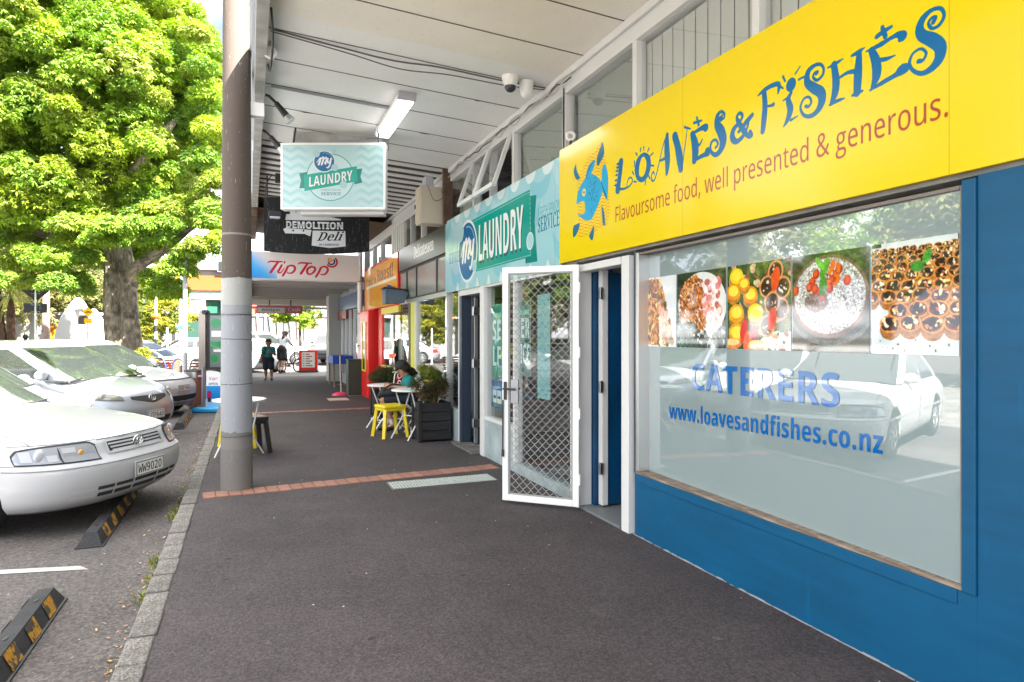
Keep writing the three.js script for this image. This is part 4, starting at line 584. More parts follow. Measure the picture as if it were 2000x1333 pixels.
// ---------- print on the caterer's window ----------
{
  const win = onPane, Q = (d, Y, o = -0.0035) => V(paneX(d, o), Y, d);
  const letters = (name, str, a, b, h, font) => { const A = win(...a), B = win(...b), w = A.d - B.d, H = h * 1.5; const rise = B.Y - A.Y;
    const tex = canvasTex(1024, Math.round(1024 * H / w), (x, W, Hp) => { x.clearRect(0, 0, W, Hp); x.setTransform(W / w, 0, 0, -Hp / H, 0, Hp); text(x, str, 0.005, h * 0.32, h, font, '#0566b2', { width: w - 0.01 }); });
    const z = -h * 0.32, m = mat(lin(1, 1, 1), 0.03, { map: tex, ior: 2.5, alphaTest: 0.5 });
    wpart(name, quad(Q(A.d, A.Y + z), Q(B.d, B.Y + z), Q(B.d, B.Y + z + H), Q(A.d, A.Y + z + H)), m, win_part); };
  const win_part = cat.children.find((o) => o.name === 'shop_window');
  letters('window_lettering', 'CATERERS', [1347, 760], [1645, 798], 0.172, 'bold $ sans-serif'); letters('web_address', 'www.loavesandfishes.co.nz', [1306, 817], [1728, 888], 0.108, 'bold $ sans-serif');
  // five photographs of food
  const N = 384;
  const base = (x, a, b) => { x.fillStyle = a; x.fillRect(0, 0, N, N); if (b) { x.fillStyle = b; } };
  const el = (x, cx, cy, rx, ry, rot, c) => { x.fillStyle = c; x.beginPath(); x.ellipse(cx, cy, rx, ry, rot, 0, 7); x.fill(); };
  const speckle = (x, n, f, cols, r0, r1) => { for (let i = 0; i < n; i++) { const p = f(); if (p) el(x, p[0], p[1], rr(r0, r1), rr(r0, r1) * 0.7, rr(0, 3), pick(cols)); } };
  const tart = (x, cx, cy, r) => { el(x, cx, cy + r * 0.45, r * 0.98, r * 0.85, 0, '#b9742a'); el(x, cx, cy, r, r * 0.72, 0, '#dda24e'); el(x, cx, cy, r * 0.82, r * 0.56, 0, '#7a4020'); speckle(x, 16, () => [cx + rr(-0.6, 0.6) * r, cy + rr(-0.4, 0.35) * r], ['#efe2b8', '#3a1c18', '#4b2230', '#d9b066', '#f4ecd2', '#2d1712'], r * 0.12, r * 0.32); if (rnd() < 0.6) el(x, cx + rr(-0.3, 0.3) * r, cy - r * 0.2, r * 0.28, r * 0.4, rr(0, 3), '#2c1820'); if (rnd() < 0.25) el(x, cx + rr(-0.3, 0.3) * r, cy, r * 0.2, r * 0.14, 1, '#e0561c'); };
  const food = [
    (x) => { base(x, '#e4e9ec'); for (let i = 0; i < 900; i++) { const cy = rr(20, 365), cx = rr(25, 215 + (cy - 20) * 0.42);  el(x, cx, cy, rr(12, 28), rr(8, 17), rr(0, 3), pick(['#c98a2e', '#e0a94a', '#a8621f', '#f0cf86', '#8a4a1c', '#d9954a', '#7d5a20'])); } x.strokeStyle = '#8a6a40'; x.lineWidth = 3; for (let i = 0; i < 16; i++) { x.beginPath(); x.moveTo(4, 40 + i * 20); x.lineTo(60, 36 + i * 20); x.stroke(); } },
    (x) => { base(x, '#34412c'); el(x, 200, 170, 190, 165, 0, '#dfe2e0'); for (let i = 0; i < 500; i++) { const a = rr(0, 6.3), r = Math.sqrt(rnd()), cx = 140 + Math.cos(a) * r * 120, cy = 170 + Math.sin(a) * r * 150; el(x, cx, cy, rr(6, 16), rr(4, 9), 0.8, pick(['#b5651f', '#d58a34', '#8d4516', '#e0a65a', '#a14f1c', '#c97a3a'])); } for (let i = 0; i < 60; i++) el(x, rr(215, 340), rr(50, 250), rr(14, 30), rr(10, 22), rr(0, 3), pick(['#e9b9b4', '#f3d6d2', '#d98d8c', '#f7e8e4', '#c4605e'])); speckle(x, 260, () => [rr(0, 170), rr(260, 384)], ['#1d3a20', '#2f5a36', '#7f9aa0', '#0f2013', '#567f55'], 4, 16); speckle(x, 60, () => [rr(170, 370), rr(300, 384)], ['#2a2a28', '#c8cccb', '#55605a'], 6, 22); },
    (x) => { base(x, '#41591f'); el(x, 340, 420, 170, 120, 0, '#e8ecec'); speckle(x, 160, () => [rr(0, 384), rr(0, 384)], ['#2c4a17', '#5c7a2a', '#8a5a2a', '#d2c29a'], 8, 26); for (const [a, b, r] of [[60, 50, 44], [40, 120, 46], [150, 140, 46], [60, 220, 50], [180, 220, 48], [60, 310, 52], [110, 90, 36]]) { el(x, a, b + r * 0.4, r, r * 0.9, 0, '#c98a1e'); el(x, a, b, r, r * 0.85, 0, pick(['#e7b81e', '#f0d31c', '#e9a51a'])); el(x, a, b - 4, r * 0.7, r * 0.55, 0, '#f5e04a'); } for (const [a, b] of [[300, 50], [250, 110], [340, 120], [330, 210], [250, 280], [280, 180]]) { el(x, a, b, 44, 50, 0.4, '#d7a667'); el(x, a, b, 34, 40, 0.4, '#4a2620'); speckle(x, 12, () => [a + rr(-24, 24), b + rr(-28, 28)], ['#e9e2d4', '#2c1712', '#7a4a42'], 3, 9); } for (const [a, b, c] of [[110, 300, '#d8321f'], [170, 330, '#c3202a'], [300, 80, '#e0551a'], [280, 250, '#d8401f'], [130, 350, '#e8743a']]) el(x, a, b, 24, 52, 0.2, c); for (const [a, b] of [[30, 360], [190, 365]]) { el(x, a, b, 60, 24, 0, '#e59a4a'); el(x, a, b - 8, 52, 16, 0, '#f2cf9a'); } },
    (x) => { base(x, '#27361b'); speckle(x, 200, () => [rr(0, 384), rr(0, 384)], ['#1a2612', '#3b4d22', '#4d3a24', '#2e2a1c'], 8, 30); el(x, 195, 240, 205, 120, 0, '#6d756f'); el(x, 195, 225, 200, 115, 0, '#39443c'); for (let i = 0; i < 64; i++) { const a = i / 64 * 6.283; el(x, 190 + Math.cos(a) * 182, 170 + Math.sin(a) * 150, 12, 12, 0, '#7d5647'); } el(x, 190, 168, 178, 146, 0, '#c9c8c8'); speckle(x, 1800, () => { const a = rr(0, 6.3), r = Math.sqrt(rnd()); return [190 + Math.cos(a) * r * 176, 168 + Math.sin(a) * r * 144]; }, ['#e6e8ea', '#8b7c78', '#f4f6f7', '#b3aba9', '#6d5a54', '#dfe4e6'], 1.5, 5); speckle(x, 500, () => { const a = rr(0, 6.3), r = Math.sqrt(rnd()) * 0.5; return [130 + Math.cos(a) * r * 120, 190 + Math.sin(a) * r * 80]; }, ['#7d625b', '#917c75', '#6a4f49'], 2, 6); for (const [a, b] of [[110, 110], [130, 80], [95, 130], [150, 150], [125, 140], [210, 110], [230, 90], [200, 140], [245, 70], [20, 140], [165, 170], [285, 115], [185, 120]]) { el(x, a, b, 17, 20, 0.3, '#b81f18'); el(x, a - 3, b - 4, 10, 12, 0.3, '#e2452a'); } for (let i = 0; i < 16; i++) el(x, rr(190, 255), rr(40, 140), 10, 9, 0, '#e2701f'); el(x, 175, 60, 16, 46, 0.5, '#5aa636'); el(x, 150, 40, 14, 34, -0.7, '#77c043'); el(x, 165, 130, 20, 40, 0.1, '#4f9a34'); },
    (x) => { base(x, '#cfdbdd');  el(x, 190, 170, 230, 190, 0, '#d7e2e3'); x.fillStyle = '#2c3522'; x.fillRect(0, 0, 40, 12); x.fillRect(320, 0, 64, 20); const rows = []; for (let r = 0; r < 9; r++) { const y = 30 + r * r * 2.4 + r * 12, s = 15 + r * 3.4; for (let i = -1; i < 384 / (s * 1.75); i++) rows.push([i * s * 1.85 + (r % 2) * s + rr(-4, 4), y + rr(-4, 4), s]); } for (const [a, b, s] of rows) if (b < 300 && !(b > 230 && a < 40)) tart(x, a, b, s); el(x, 180, 90, 26, 18, 0, '#3f9a3a'); el(x, 215, 60, 14, 26, 0.5, '#4fae40'); speckle(x, 14, () => [rr(20, 370), rr(330, 375)], ['#35502f', '#3a2a22'], 2, 5); },
  ];
  const what = ['skewers of golden chicken piled on a white plate', 'glazed roast ham with pink slices', 'yellow lemon tarts, strawberries and chocolate tarts', 'dusted chocolate tart topped with red berries and mint', 'rows of small savoury tartlets'];
  const edges = [[1252, 1321], [1323, 1418], [1421.5, 1545], [1548, 1699], [1703, 1874]].map((e) => e.map((p) => onPane(p, 600).d));
  const rim = mat(lin(0.75, 0.76, 0.76), 0.1);
  food.forEach((f, i) => {
    const [d1, d0] = edges[i], tex = canvasTex(N, N, (x) => {
      f(x); const im = x.getImageData(0, 0, N, N), p = im.data, src = new Uint8ClampedArray(p); // a soft photographic print: slight blur, grain and uneven tone
      for (let b = 0; b < N; b++) for (let a = 0; a < N; a++) { const o = (b * N + a) * 4, t = 0.62 + 0.5 * fbm(a / 22, b / 22, 3, 0, 200 + i) + 0.34 * (fbm(a / 5, b / 5, 2, 0, 220 + i) - 0.5); for (let c = 0; c < 3; c++) { let v = 0, n = 0; for (const [e, g, w] of [[0, 0, 3], [2, 0, 1], [-2, 0, 1], [0, 2, 1], [0, -2, 1], [1, 1, 1], [-1, -1, 1]]) { const u = Math.min(N - 1, Math.max(0, a + e)), w2 = Math.min(N - 1, Math.max(0, b + g)); v += src[(w2 * N + u) * 4 + c] * w; n += w; } v /= n; p[o + c] = v > 205 ? v * (0.94 + 0.06 * t) : v * t; } }
      x.putImageData(im, 0, 0);
    }), Y0 = 1.41, Y1 = 1.913;
    const t = thing('food_photo', 'square photo of ' + what[i] + ' on the caterer window', 'photo print', [paneX((d0 + d1) / 2), Y0, (d0 + d1) / 2], 0, 'food photos across the caterer window');
    wpart('photo_sheet', [quad(Q(d1, Y0, -0.0022), Q(d0, Y0, -0.0022), Q(d0, Y1, -0.0022), Q(d1, Y1, -0.0022)), quad(Q(d1, Y0 - 0.002, -0.001), Q(d0, Y0 - 0.002, -0.001), Q(d0, Y0, -0.0022), Q(d1, Y0, -0.0022))], rim, t);
    wpart('photo_image', quad(Q(d1, Y0), Q(d0, Y0), Q(d0, Y1), Q(d1, Y1), i === 4 ? [0, 0, 0.84, 0, 0.84, 1, 0, 0, 0.84, 1, 0, 1] : null), mat(lin(1, 1, 1), 0.04, { map: tex, ior: 2.1 }), t);
  });
}
{ // posters inside the laundry window
  const poster = (label, d1, d0, Y0, Y1, X, draw, W = 300, H = 512) => { const t = thing('window_poster', label, 'poster', [X, Y0, (d0 + d1) / 2]); wpart('poster_sheet', box(X, X + 0.004, Y0, Y1, d0, d1), M.white, t); wpart('poster_print', quad(V(X - 0.002, Y0, d1), V(X - 0.002, Y0, d0), V(X - 0.002, Y1, d0), V(X - 0.002, Y1, d1)), mat(lin(1, 1, 1), 0.5, { map: canvasTex(W, H, draw) }), t); };
  const teal = (str, a = '#12917f') => (x, W, H) => { x.fillStyle = a; x.fillRect(0, 0, W, H); x.fillStyle = '#4cc0b3'; x.fillRect(20, 60, W - 40, 30); x.fillStyle = '#dff2f0'; x.font = 'bold 190px sans-serif'; str.forEach((s, i) => { x.save(); x.translate(14, 250 + i * 180); x.scale((W - 28) / x.measureText(s).width, 1); x.fillText(s, 0, 0); x.restore(); }); };
  poster('tall teal poster lettered SELF nearest the navy door', 7.48, 7.14, 0.98, 1.86, 2.73, teal(['SE', 'LF'])); poster('second teal poster in the laundry window, darker green', 7.11, 6.96, 0.98, 1.88, 2.73, teal(['RV', 'ICE'], '#0a7a5e'));
  poster('blue lower poster with white washing machines in the laundry window', 7.48, 6.98, 0.62, 0.95, 2.73, (x, W, H) => { x.fillStyle = '#1d6f9e'; x.fillRect(0, 0, W, H); x.fillStyle = '#cfe3ea'; for (let i = 0; i < 3; i++) { x.fillRect(20 + i * 92, 180, 78, 240); } x.fillStyle = '#2a4a5c'; for (let i = 0; i < 3; i++) { x.beginPath(); x.arc(59 + i * 92, 310, 28, 0, 7); x.fill(); } });
  poster('dark teal poster seen through the left half of the screen door', 6.7, 6.3, 1.05, 1.85, 2.73, teal(['SER', 'VICE'], '#166f6c')); poster('pale teal poster seen through the middle of the screen door', 6.12, 5.82, 0.85, 1.9, 2.73, (x, W, H) => { x.fillStyle = '#8fc9cc'; x.fillRect(0, 0, W, H); x.strokeStyle = '#5aa7ad'; x.lineWidth = 8; for (let i = 0; i < 9; i++) { x.beginPath(); for (let u = 0; u < W; u += 10) x.lineTo(u, 40 + i * 55 + 12 * Math.sin(u / 25)); x.stroke(); } });
}
// ---------- cars: x forward, y up from the road, z to the car's right ----------
function curve(rows, k) {                   // smooth monotone-ish interpolation of column k by the first column
  return (y) => { let i = 0; while (i < rows.length - 2 && y > rows[i + 1][0]) i++; const a = rows[Math.max(0, i - 1)], b = rows[i], c = rows[i + 1], d = rows[Math.min(rows.length - 1, i + 2)], h = c[0] - b[0], t = Math.min(1, Math.max(0, (y - b[0]) / h));
    const s = (p, q) => (q[k] - p[k]) / Math.max(1e-6, q[0] - p[0]), lim = (m, e) => (m * e <= 0 ? 0 : Math.sign(e) * Math.min(Math.abs(m), 3 * Math.abs(e))), e = s(b, c), m0 = lim(s(a, c), e) * h, m1 = lim(s(b, d), e) * h;
    return (2 * t ** 3 - 3 * t * t + 1) * b[k] + (t ** 3 - 2 * t * t + t) * m0 + (-2 * t ** 3 + 3 * t * t) * c[k] + (t ** 3 - t * t) * m1; };
}
function Shell(rows, n, K, Kr, nr = n) {    // stacked plan outlines: rows of [y, front x, rear x, half width]
  const F = curve(rows, 1), R = curve(rows, 2), W = curve(rows, 3);
  const k = (y) => (typeof K === 'function' ? K(y) : K);
  // side -1..1 round the front: 0 straight ahead, +-1 where the corner meets the flank
  const front = (s, y, o = 0) => { const t = Math.abs(s) * Math.PI / 2, w = W(y) + o, z = w * Math.pow(Math.sin(t), 2 / n) * Math.sign(s), x = F(y) + o - k(y) + k(y) * Math.pow(Math.max(0, Math.cos(t)), 2 / n); return new THREE.Vector3(x, y, z); };
  const rear = (s, y, o = 0) => { const t = Math.abs(s) * Math.PI / 2, w = W(y) + o, z = w * Math.pow(Math.sin(t), 2 / nr) * Math.sign(s), x = R(y) - o + Kr - Kr * Math.pow(Math.max(0, Math.cos(t)), 2 / nr); return new THREE.Vector3(x, y, z); };
  const side = (f, y, sgn, o = 0) => new THREE.Vector3(mixn(R(y) + Kr, F(y) - k(y), f), y, sgn * (W(y) + o));
  function solid(ys, crown = 0, m = 14) {
    const ring = (y) => { const p = []; for (let i = -m; i < m; i++) p.push(front(Math.sign(i) * Math.pow(Math.abs(i / m), 0.8), y)); for (let i = 0; i < 6; i++) p.push(side(1 - i / 6, y, 1)); for (let i = m; i > -m; i--) p.push(rear(Math.sign(i) * Math.pow(Math.abs(i / m), 0.8), y)); for (let i = 0; i < 6; i++) p.push(side(i / 6, y, -1)); return p; };
    const rings = ys.map(ring), N = rings[0].length, pos = rings.flat().flatMap((v) => [v.x, v.y, v.z]), idx = [];
    const w2 = W(ys[ys.length - 1]);
    if (crown) { // a domed top: shrink the last ring inwards in steps
      const last = rings[rings.length - 1], cx = (F(ys[ys.length - 1]) + R(ys[ys.length - 1])) / 2;
      for (const [f, h] of [[0.97, 0.35], [0.9, 0.62], [0.75, 0.82], [0.5, 0.95], [0.25, 0.99]]) { rings.push(last); last.forEach((v) => pos.push(cx + (v.x - cx) * f, v.y + crown * h, v.z * f)); }
    }
    for (let r = 0; r < rings.length - 1; r++) for (let i = 0; i < N; i++) { const a = r * N + i, b = r * N + (i + 1) % N, c = a + N, d = b + N; idx.push(a, c, b, b, c, d); }
    const capAt = (r, up) => { const c = pos.length / 3; let x = 0, y = 0; for (let i = 0; i < N; i++) { x += pos[(r * N + i) * 3]; y += pos[(r * N + i) * 3 + 1]; } pos.push(x / N, y / N + (up && crown ? crown * 0.02 : 0), 0); for (let i = 0; i < N; i++) { const a = r * N + i, b = r * N + (i + 1) % N; up ? idx.push(a, c, b) : idx.push(b, c, a); } };
    capAt(0, false); capAt(rings.length - 1, true);
    const g = new THREE.BufferGeometry(); g.setAttribute('position', new THREE.Float32BufferAttribute(pos, 3)); g.setIndex(idx); g.computeVertexNormals();
    return g;
  }
  // a patch that follows the skin: f(u, v) -> [kind, a, y]
  const patch = (f, nu, nv, o) => { const pos = [], idx = []; for (let j = 0; j <= nv; j++) for (let i = 0; i <= nu; i++) { const [kind, a, y] = f(i / nu, j / nv), p = kind === 'f' ? front(a, y, o) : kind === 'r' ? rear(a, y, o) : side(a, y, kind, o); pos.push(p.x, p.y, p.z); if (i < nu && j < nv) { const q = j * (nu + 1) + i; idx.push(q, q + 1, q + nu + 2, q, q + nu + 2, q + nu + 1); } }
    const uv = []; for (let j = 0; j <= nv; j++) for (let i = 0; i <= nu; i++) uv.push(i / nu, j / nv);
    const g = new THREE.BufferGeometry(); g.setAttribute('position', new THREE.Float32BufferAttribute(pos, 3)); g.setAttribute('uv', new THREE.Float32BufferAttribute(uv, 2)); g.setIndex(idx); g.computeVertexNormals(); return g; };
  // the band between two heights lo(s) and hi(s) along the front, from s0 to s1
  const band = (s0, s1, lo, hi, o, nu = 16, nv = 4) => patch((u, v) => { const s = mixn(s0, s1, u), a = typeof lo === 'function' ? lo(u) : lo, b = typeof hi === 'function' ? hi(u) : hi; return ['f', s, mixn(a, b, v)]; }, nu, nv, o);
  return { front, rear, side, solid, patch, band, F, R, W };
}
const carPaint = (r, g, b, o = {}) => new THREE.MeshPhysicalMaterial({ color: lin(r, g, b), roughness: 0.35, clearcoat: 1, clearcoatRoughness: 0.04, ...o });
const CM = {
  white: carPaint(0.47, 0.475, 0.485, { clearcoat: 0.55 }), pearl: carPaint(0.48, 0.48, 0.485, { clearcoat: 0.55 }), silver: carPaint(0.50, 0.53, 0.57, { metalness: 0.55, roughness: 0.38 }), grey: carPaint(0.12, 0.13, 0.14, { metalness: 0.4 }),
  glass: mat(lin(0.03, 0.036, 0.034), 0.02, { ior: 1.85 }), lamp: mat(lin(0.30, 0.32, 0.35), 0.12, { clearcoat: 1, clearcoatRoughness: 0.02, ior: 1.8 }), lampOld: mat(lin(0.20, 0.19, 0.145), 0.1, { ior: 1.7 }), amber: mat(lin(0.6, 0.3, 0.06), 0.2), chrome: mat(lin(0.75, 0.75, 0.76), 0.12, { metalness: 1 }), gap: mat(lin(0.03, 0.03, 0.03), 0.8), red: mat(lin(0.5, 0.02, 0.02), 0.15), rim: mat(lin(0.45, 0.45, 0.46), 0.35, { metalness: 0.8 }),
};
const evalr = new Evaluator(); evalr.attributes = ['position', 'normal']; evalr.useGroups = false;
function cutArches(geo, axles, half, rad) {
  let b = new Brush(geo); b.updateMatrixWorld();
  for (const x of axles) for (const s of [-1, 1]) { const c = new THREE.CylinderGeometry(rad, rad, 0.34, 28); c.rotateX(Math.PI / 2); c.translate(x, rad - 0.05, s * (half - 0.06)); const k = new Brush(c); k.updateMatrixWorld(); b = evalr.evaluate(b, k, SUBTRACTION); b.updateMatrixWorld(); }
  return b.geometry;
}
function wheelGeo(r, w) {
  const pts = [[r * 0.62, -w / 2], [r * 0.94, -w / 2], [r, -w / 2 + 0.03], [r, w / 2 - 0.03], [r * 0.94, w / 2], [r * 0.62, w / 2]].map((p) => new THREE.Vector2(...p)); const tyre = new THREE.LatheGeometry(pts, 32); tyre.rotateX(Math.PI / 2);
  const rim = []; const d = new THREE.CylinderGeometry(r * 0.63, r * 0.63, w * 0.5, 28); d.rotateX(Math.PI / 2); const ring = new THREE.TorusGeometry(r * 0.60, r * 0.04, 6, 28); ring.translate(0, 0, w / 2 - 0.01); const hub = new THREE.CylinderGeometry(r * 0.16, r * 0.2, 0.05, 14); hub.rotateX(Math.PI / 2); hub.translate(0, 0, w * 0.4); rim.push(ring, hub);
  for (let i = 0; i < 7; i++) { const s = new THREE.BoxGeometry(r * 0.14, r * 0.5, 0.03); s.translate(0, r * 0.37, w * 0.4); s.rotateZ(i / 7 * 6.283); rim.push(s); }
  return { tyre, rim: merge(rim), disc: d };
}
const WG = wheelGeo(0.31, 0.2);
function plateTex(str, dark) { return canvasTex(360, 128, (x, W, H) => { x.fillStyle = '#dfe0dc'; x.fillRect(0, 0, W, H); x.strokeStyle = '#222'; x.lineWidth = 6; x.strokeRect(4, 4, W - 8, H - 8); x.fillStyle = '#141414'; x.font = 'bold 104px monospace'; x.save(); x.translate(22, 102); x.scale((W - 44) / x.measureText(str).width, 1); x.fillText(str, 0, 0); x.restore(); }); }
function car(o) {
  const g = thing(o.name, o.label, o.cat || 'car', [o.at[0], RY, o.at[1]], o.turn, o.group), P = o.paint, B = Shell(o.rows, o.n || 2.8, o.K || 0.6, 0.5), T = Shell(o.top, 5, 0.22, 0.2);
  const y1 = o.rows[o.rows.length - 1][0], y0 = o.rows[0][0], ys = []; for (let i = 0; i <= 34; i++) { const t = i / 34; ys.push(mixn(y0, y1, t < 0.5 ? t * 1.0 : 0.5 + (1 - Math.pow(1 - (t - 0.5) * 2, 1.6)) * 0.5)); }
  let bg = B.solid(ys); if (o.axles) bg = cutArches(bg, o.axles, o.half, 0.365);
  const body = part('body', bg, P, g);
  const t0 = o.top[0][0], t1 = o.top[o.top.length - 1][0], ty = []; for (let i = 0; i <= 10; i++) ty.push(mixn(t0, t1, i / 10));
  const cab = part('cabin', T.solid(ty, 0.07), P, g);
  const m = (a) => mixn(t0, t1, a);
  part('windscreen', T.patch((u, v) => ['f', mixn(-0.62, 0.62, u) * mixn(1, 0.97, v), m(mixn(0.02, 0.93, v))], 16, 6, 0.006), CM.glass, g);
  part('rear_window', T.patch((u, v) => ['r', mixn(-0.6, 0.6, u), m(mixn(0.1, 0.9, v))], 12, 4, 0.006), CM.glass, g);
  for (const s of [-1, 1]) for (const [a, b] of o.sideWin || [[0.06, 0.46], [0.52, 0.97]]) part('side_window', T.patch((u, v) => [s, mixn(a, b, u), m(mixn(0.08, 0.88, v))], 4, 4, 0.006), CM.glass, g);
  if (o.axles) for (const x of o.axles) for (const s of [-1, 1]) { const w = part('wheel', WG.tyre, M.rubber, g); w.position.set(x, 0.31, s * (o.half - 0.115)); if (s < 0) w.rotation.y = Math.PI; part('rim', WG.rim, CM.rim, w); part('rim_well', WG.disc, CM.gap, w); }
  if (o.mirror) for (const s of [-1, 1]) { const c = T.side(0.98, m(0.2), s, 0.09), e = new THREE.SphereGeometry(1, 14, 10); e.scale(0.06, 0.075, 0.105); e.translate(c.x + 0.05, c.y, c.z); part('wing_mirror', [e, bar(new THREE.Vector3(c.x + 0.05, c.y - 0.05, c.z - s * 0.13), new THREE.Vector3(c.x + 0.05, c.y - 0.03, c.z), 0.022)], o.mirrorMat || P, g); }
  if (o.plate) { const y = o.plate[1], c = B.front(0, y, 0.012), pl = new RoundedBoxGeometry(0.012, 0.135, 0.372, 1, 0.005); pl.translate(c.x + 0.006, y, 0); const np = part('number_plate', pl, mat(lin(0.4, 0.4, 0.4), 0.5), g); const f = new THREE.PlaneGeometry(0.352, 0.119); f.rotateY(Math.PI / 2); f.translate(c.x + 0.0135, y, 0); part('plate_lettering', f, mat(lin(1, 1, 1), 0.35, { map: plateTex(o.plate[0]) }), np); }
  if (o.badge) { const c = B.front(0, o.badge[0], 0.02); const t = new THREE.TorusGeometry(o.badge[1], o.badge[1] * 0.13, 6, 24); t.scale(1.35, 1, 1); t.rotateY(Math.PI / 2); t.rotateZ(0.25); t.translate(c.x, c.y, 0); const b2 = [t]; const w = o.badge[1]; if (o.badge[2] === 'wings') b2.push(beam(new THREE.Vector3(c.x, c.y - w * 0.6, 0), new THREE.Vector3(c.x - 0.008, c.y + w * 0.4, w * 1.15), 0.01, 0.012), beam(new THREE.Vector3(c.x, c.y - w * 0.6, 0), new THREE.Vector3(c.x - 0.008, c.y + w * 0.4, -w * 1.15), 0.01, 0.012)); else { const t2 = new THREE.TorusGeometry(w * 0.62, w * 0.1, 6, 20); t2.scale(0.6, 1.35, 1); t2.rotateY(Math.PI / 2); t2.rotateZ(0.25); t2.translate(c.x, c.y, 0); b2.push(t2); } part('badge', b2, CM.chrome, g); }
  if (o.wiper) { const a = T.front(0.55, m(0.03), 0.03), b = T.front(-0.25, m(0.07), 0.025), c = T.front(-0.05, m(0.02), 0.03), d = T.front(-0.62, m(0.1), 0.025); part('wiper', [bar(a, b, 0.009), bar(a, T.front(0.2, m(0.1), 0.045), 0.011)], M.black, g); part('wiper', [bar(c, d, 0.009)], M.black, g); part('cowl_strip', T.patch((u, v) => ['f', mixn(-0.66, 0.66, u), m(mixn(-0.02, 0.03, v))], 14, 1, 0.009), M.black, g); }
  return { g, B, T, m };
}
{ // the white saloon in front
  const rows = [[0.19, 2.20, -2.20, 0.80], [0.26, 2.31, -2.33, 0.85], [0.36, 2.365, -2.37, 0.875], [0.46, 2.385, -2.38, 0.885], [0.545, 2.375, -2.38, 0.89], [0.575, 2.335, -2.36, 0.89], [0.62, 2.295, -2.34, 0.89], [0.68, 2.265, -2.32, 0.885], [0.735, 2.225, -2.30, 0.878], [0.775, 2.10, -2.28, 0.865], [0.82, 1.86, -2.25, 0.85], [0.87, 1.42, -2.2, 0.83], [0.915, 0.98, -2.1, 0.81], [0.945, 0.66, -1.95, 0.78]];
  const top = [[0.90, 0.80, -1.9, 0.80], [1.05, 0.52, -1.7, 0.765], [1.25, 0.14, -1.4, 0.70], [1.37, -0.12, -1.15, 0.645]];
  const c = car({ name: 'parked_car', label: 'nearest white saloon car, nose to the kerb, plate WW9020', paint: CM.white, rows, top, n: 2.5, K: 0.62, half: 0.885, axles: [1.42, -1.28], at: [-2.93, 7.82], turn: -0.51, plate: ['WW9020', 0.445], mirror: 1, wiper: 1, sideWin: [[0.06, 0.48], [0.53, 0.98]], group: 'cars parked nose to the kerb' });
  const { g, B } = c;
  for (const s of [-1, 1]) {
    const lo = (u) => 0.592 + 0.012 * u, hi = (u) => mixn(0.722, 0.722, u) - 0.035 * Math.pow(u, 4) - (u > 0.93 ? 0.03 * (u - 0.93) / 0.07 : 0) - (u < 0.05 ? 0.03 * (0.05 - u) / 0.05 : 0);
    const h = part('headlight', B.band(s * 0.262, s * 0.84, (u) => lo(u) - 0.012, (u) => hi(u) + 0.012, 0.004, 26, 4), M.dark, g);
    part('lens', B.band(s * 0.272, s * 0.828, lo, hi, 0.011, 26, 4), CM.lamp, h);
    part('lens_divider', B.band(s * 0.505, s * 0.518, lo, hi, 0.014, 2, 4), M.dark, h);
    part('reflector_facet', [B.band(s * 0.53, s * 0.60, 0.612, 0.66, 0.0135, 6, 2), B.band(s * 0.40, s * 0.49, 0.665, 0.705, 0.0135, 6, 2), B.band(s * 0.70, s * 0.78, 0.62, 0.70, 0.0135, 6, 2)], mat(lin(0.46, 0.47, 0.5), 0.18, { clearcoat: 1 }), h); part('inner_trim', [B.band(s * 0.30, s * 0.50, 0.650, 0.658, 0.0138, 8, 1), B.band(s * 0.49, s * 0.503, 0.61, 0.70, 0.0138, 1, 3)], M.grey, h);
    const q = B.front(s * 0.64, 0.66, 0.006), e = new THREE.SphereGeometry(0.052, 18, 12); e.scale(0.5, 1, 1); e.translate(q.x, q.y, q.z); part('bulb_bowl', e, mat(lin(0.6, 0.62, 0.66), 0.15, { clearcoat: 1 }), h);
    const a = B.front(s * 0.37, 0.65, 0.002), e2 = new THREE.SphereGeometry(0.03, 14, 10); e2.scale(0.5, 1, 1); e2.translate(a.x, a.y, a.z); part('amber_bulb', e2, CM.amber, h);
  }
  const gl = (u) => 0.625, gr = part('grille', B.band(-0.19, 0.19, 0.622, 0.722, 0.003, 20, 4), CM.gap, g);
  for (let i = 0; i < 4; i++) part('slat', B.band(-0.188 + i * 0.008, 0.188 - i * 0.008, 0.708 - i * 0.027, 0.722 - i * 0.027, 0.012, 20, 1), CM.white, gr);
  part('surround', [B.band(-0.2, -0.186, 0.615, 0.73, 0.012, 2, 4), B.band(0.186, 0.2, 0.615, 0.73, 0.012, 2, 4), B.band(-0.2, 0.2, 0.614, 0.63, 0.012, 20, 1)], CM.white, gr);
  { const e = B.front(0, 0.674, 0.02), w = 0.042; const ov = (rx, ry, z) => { const t = new THREE.TorusGeometry(1, 0.14, 6, 24); t.scale(rx, ry, 0.05); t.rotateY(Math.PI / 2); t.translate(e.x + 0.004, e.y + z, 0); return t; }; part('badge', [ov(0.062, w, 0), ov(0.022, w * 0.95, 0), ov(0.045, w * 0.5, w * 0.45)], CM.chrome, g); }
  part('bonnet_gap', [B.band(-0.235, 0.235, 0.731, 0.736, 0.003, 20, 1), B.band(0.235, 0.83, (u) => 0.735 + 0.004 * u, (u) => 0.7385 + 0.004 * u, 0.003, 20, 1), B.band(-0.83, -0.235, (u) => 0.739 - 0.004 * u, (u) => 0.7425 - 0.004 * u, 0.003, 20, 1)], CM.gap, g);
  part('wing_gap', [-1, 1].map((s) => B.patch((u, v) => ['f', s * (0.60 + 0.07 * (1 - u)) + (v - 0.5) * 0.008, mixn(0.742, 0.936, u)], 24, 1, 0.003)), CM.gap, g).userData.kind = 'stuff';
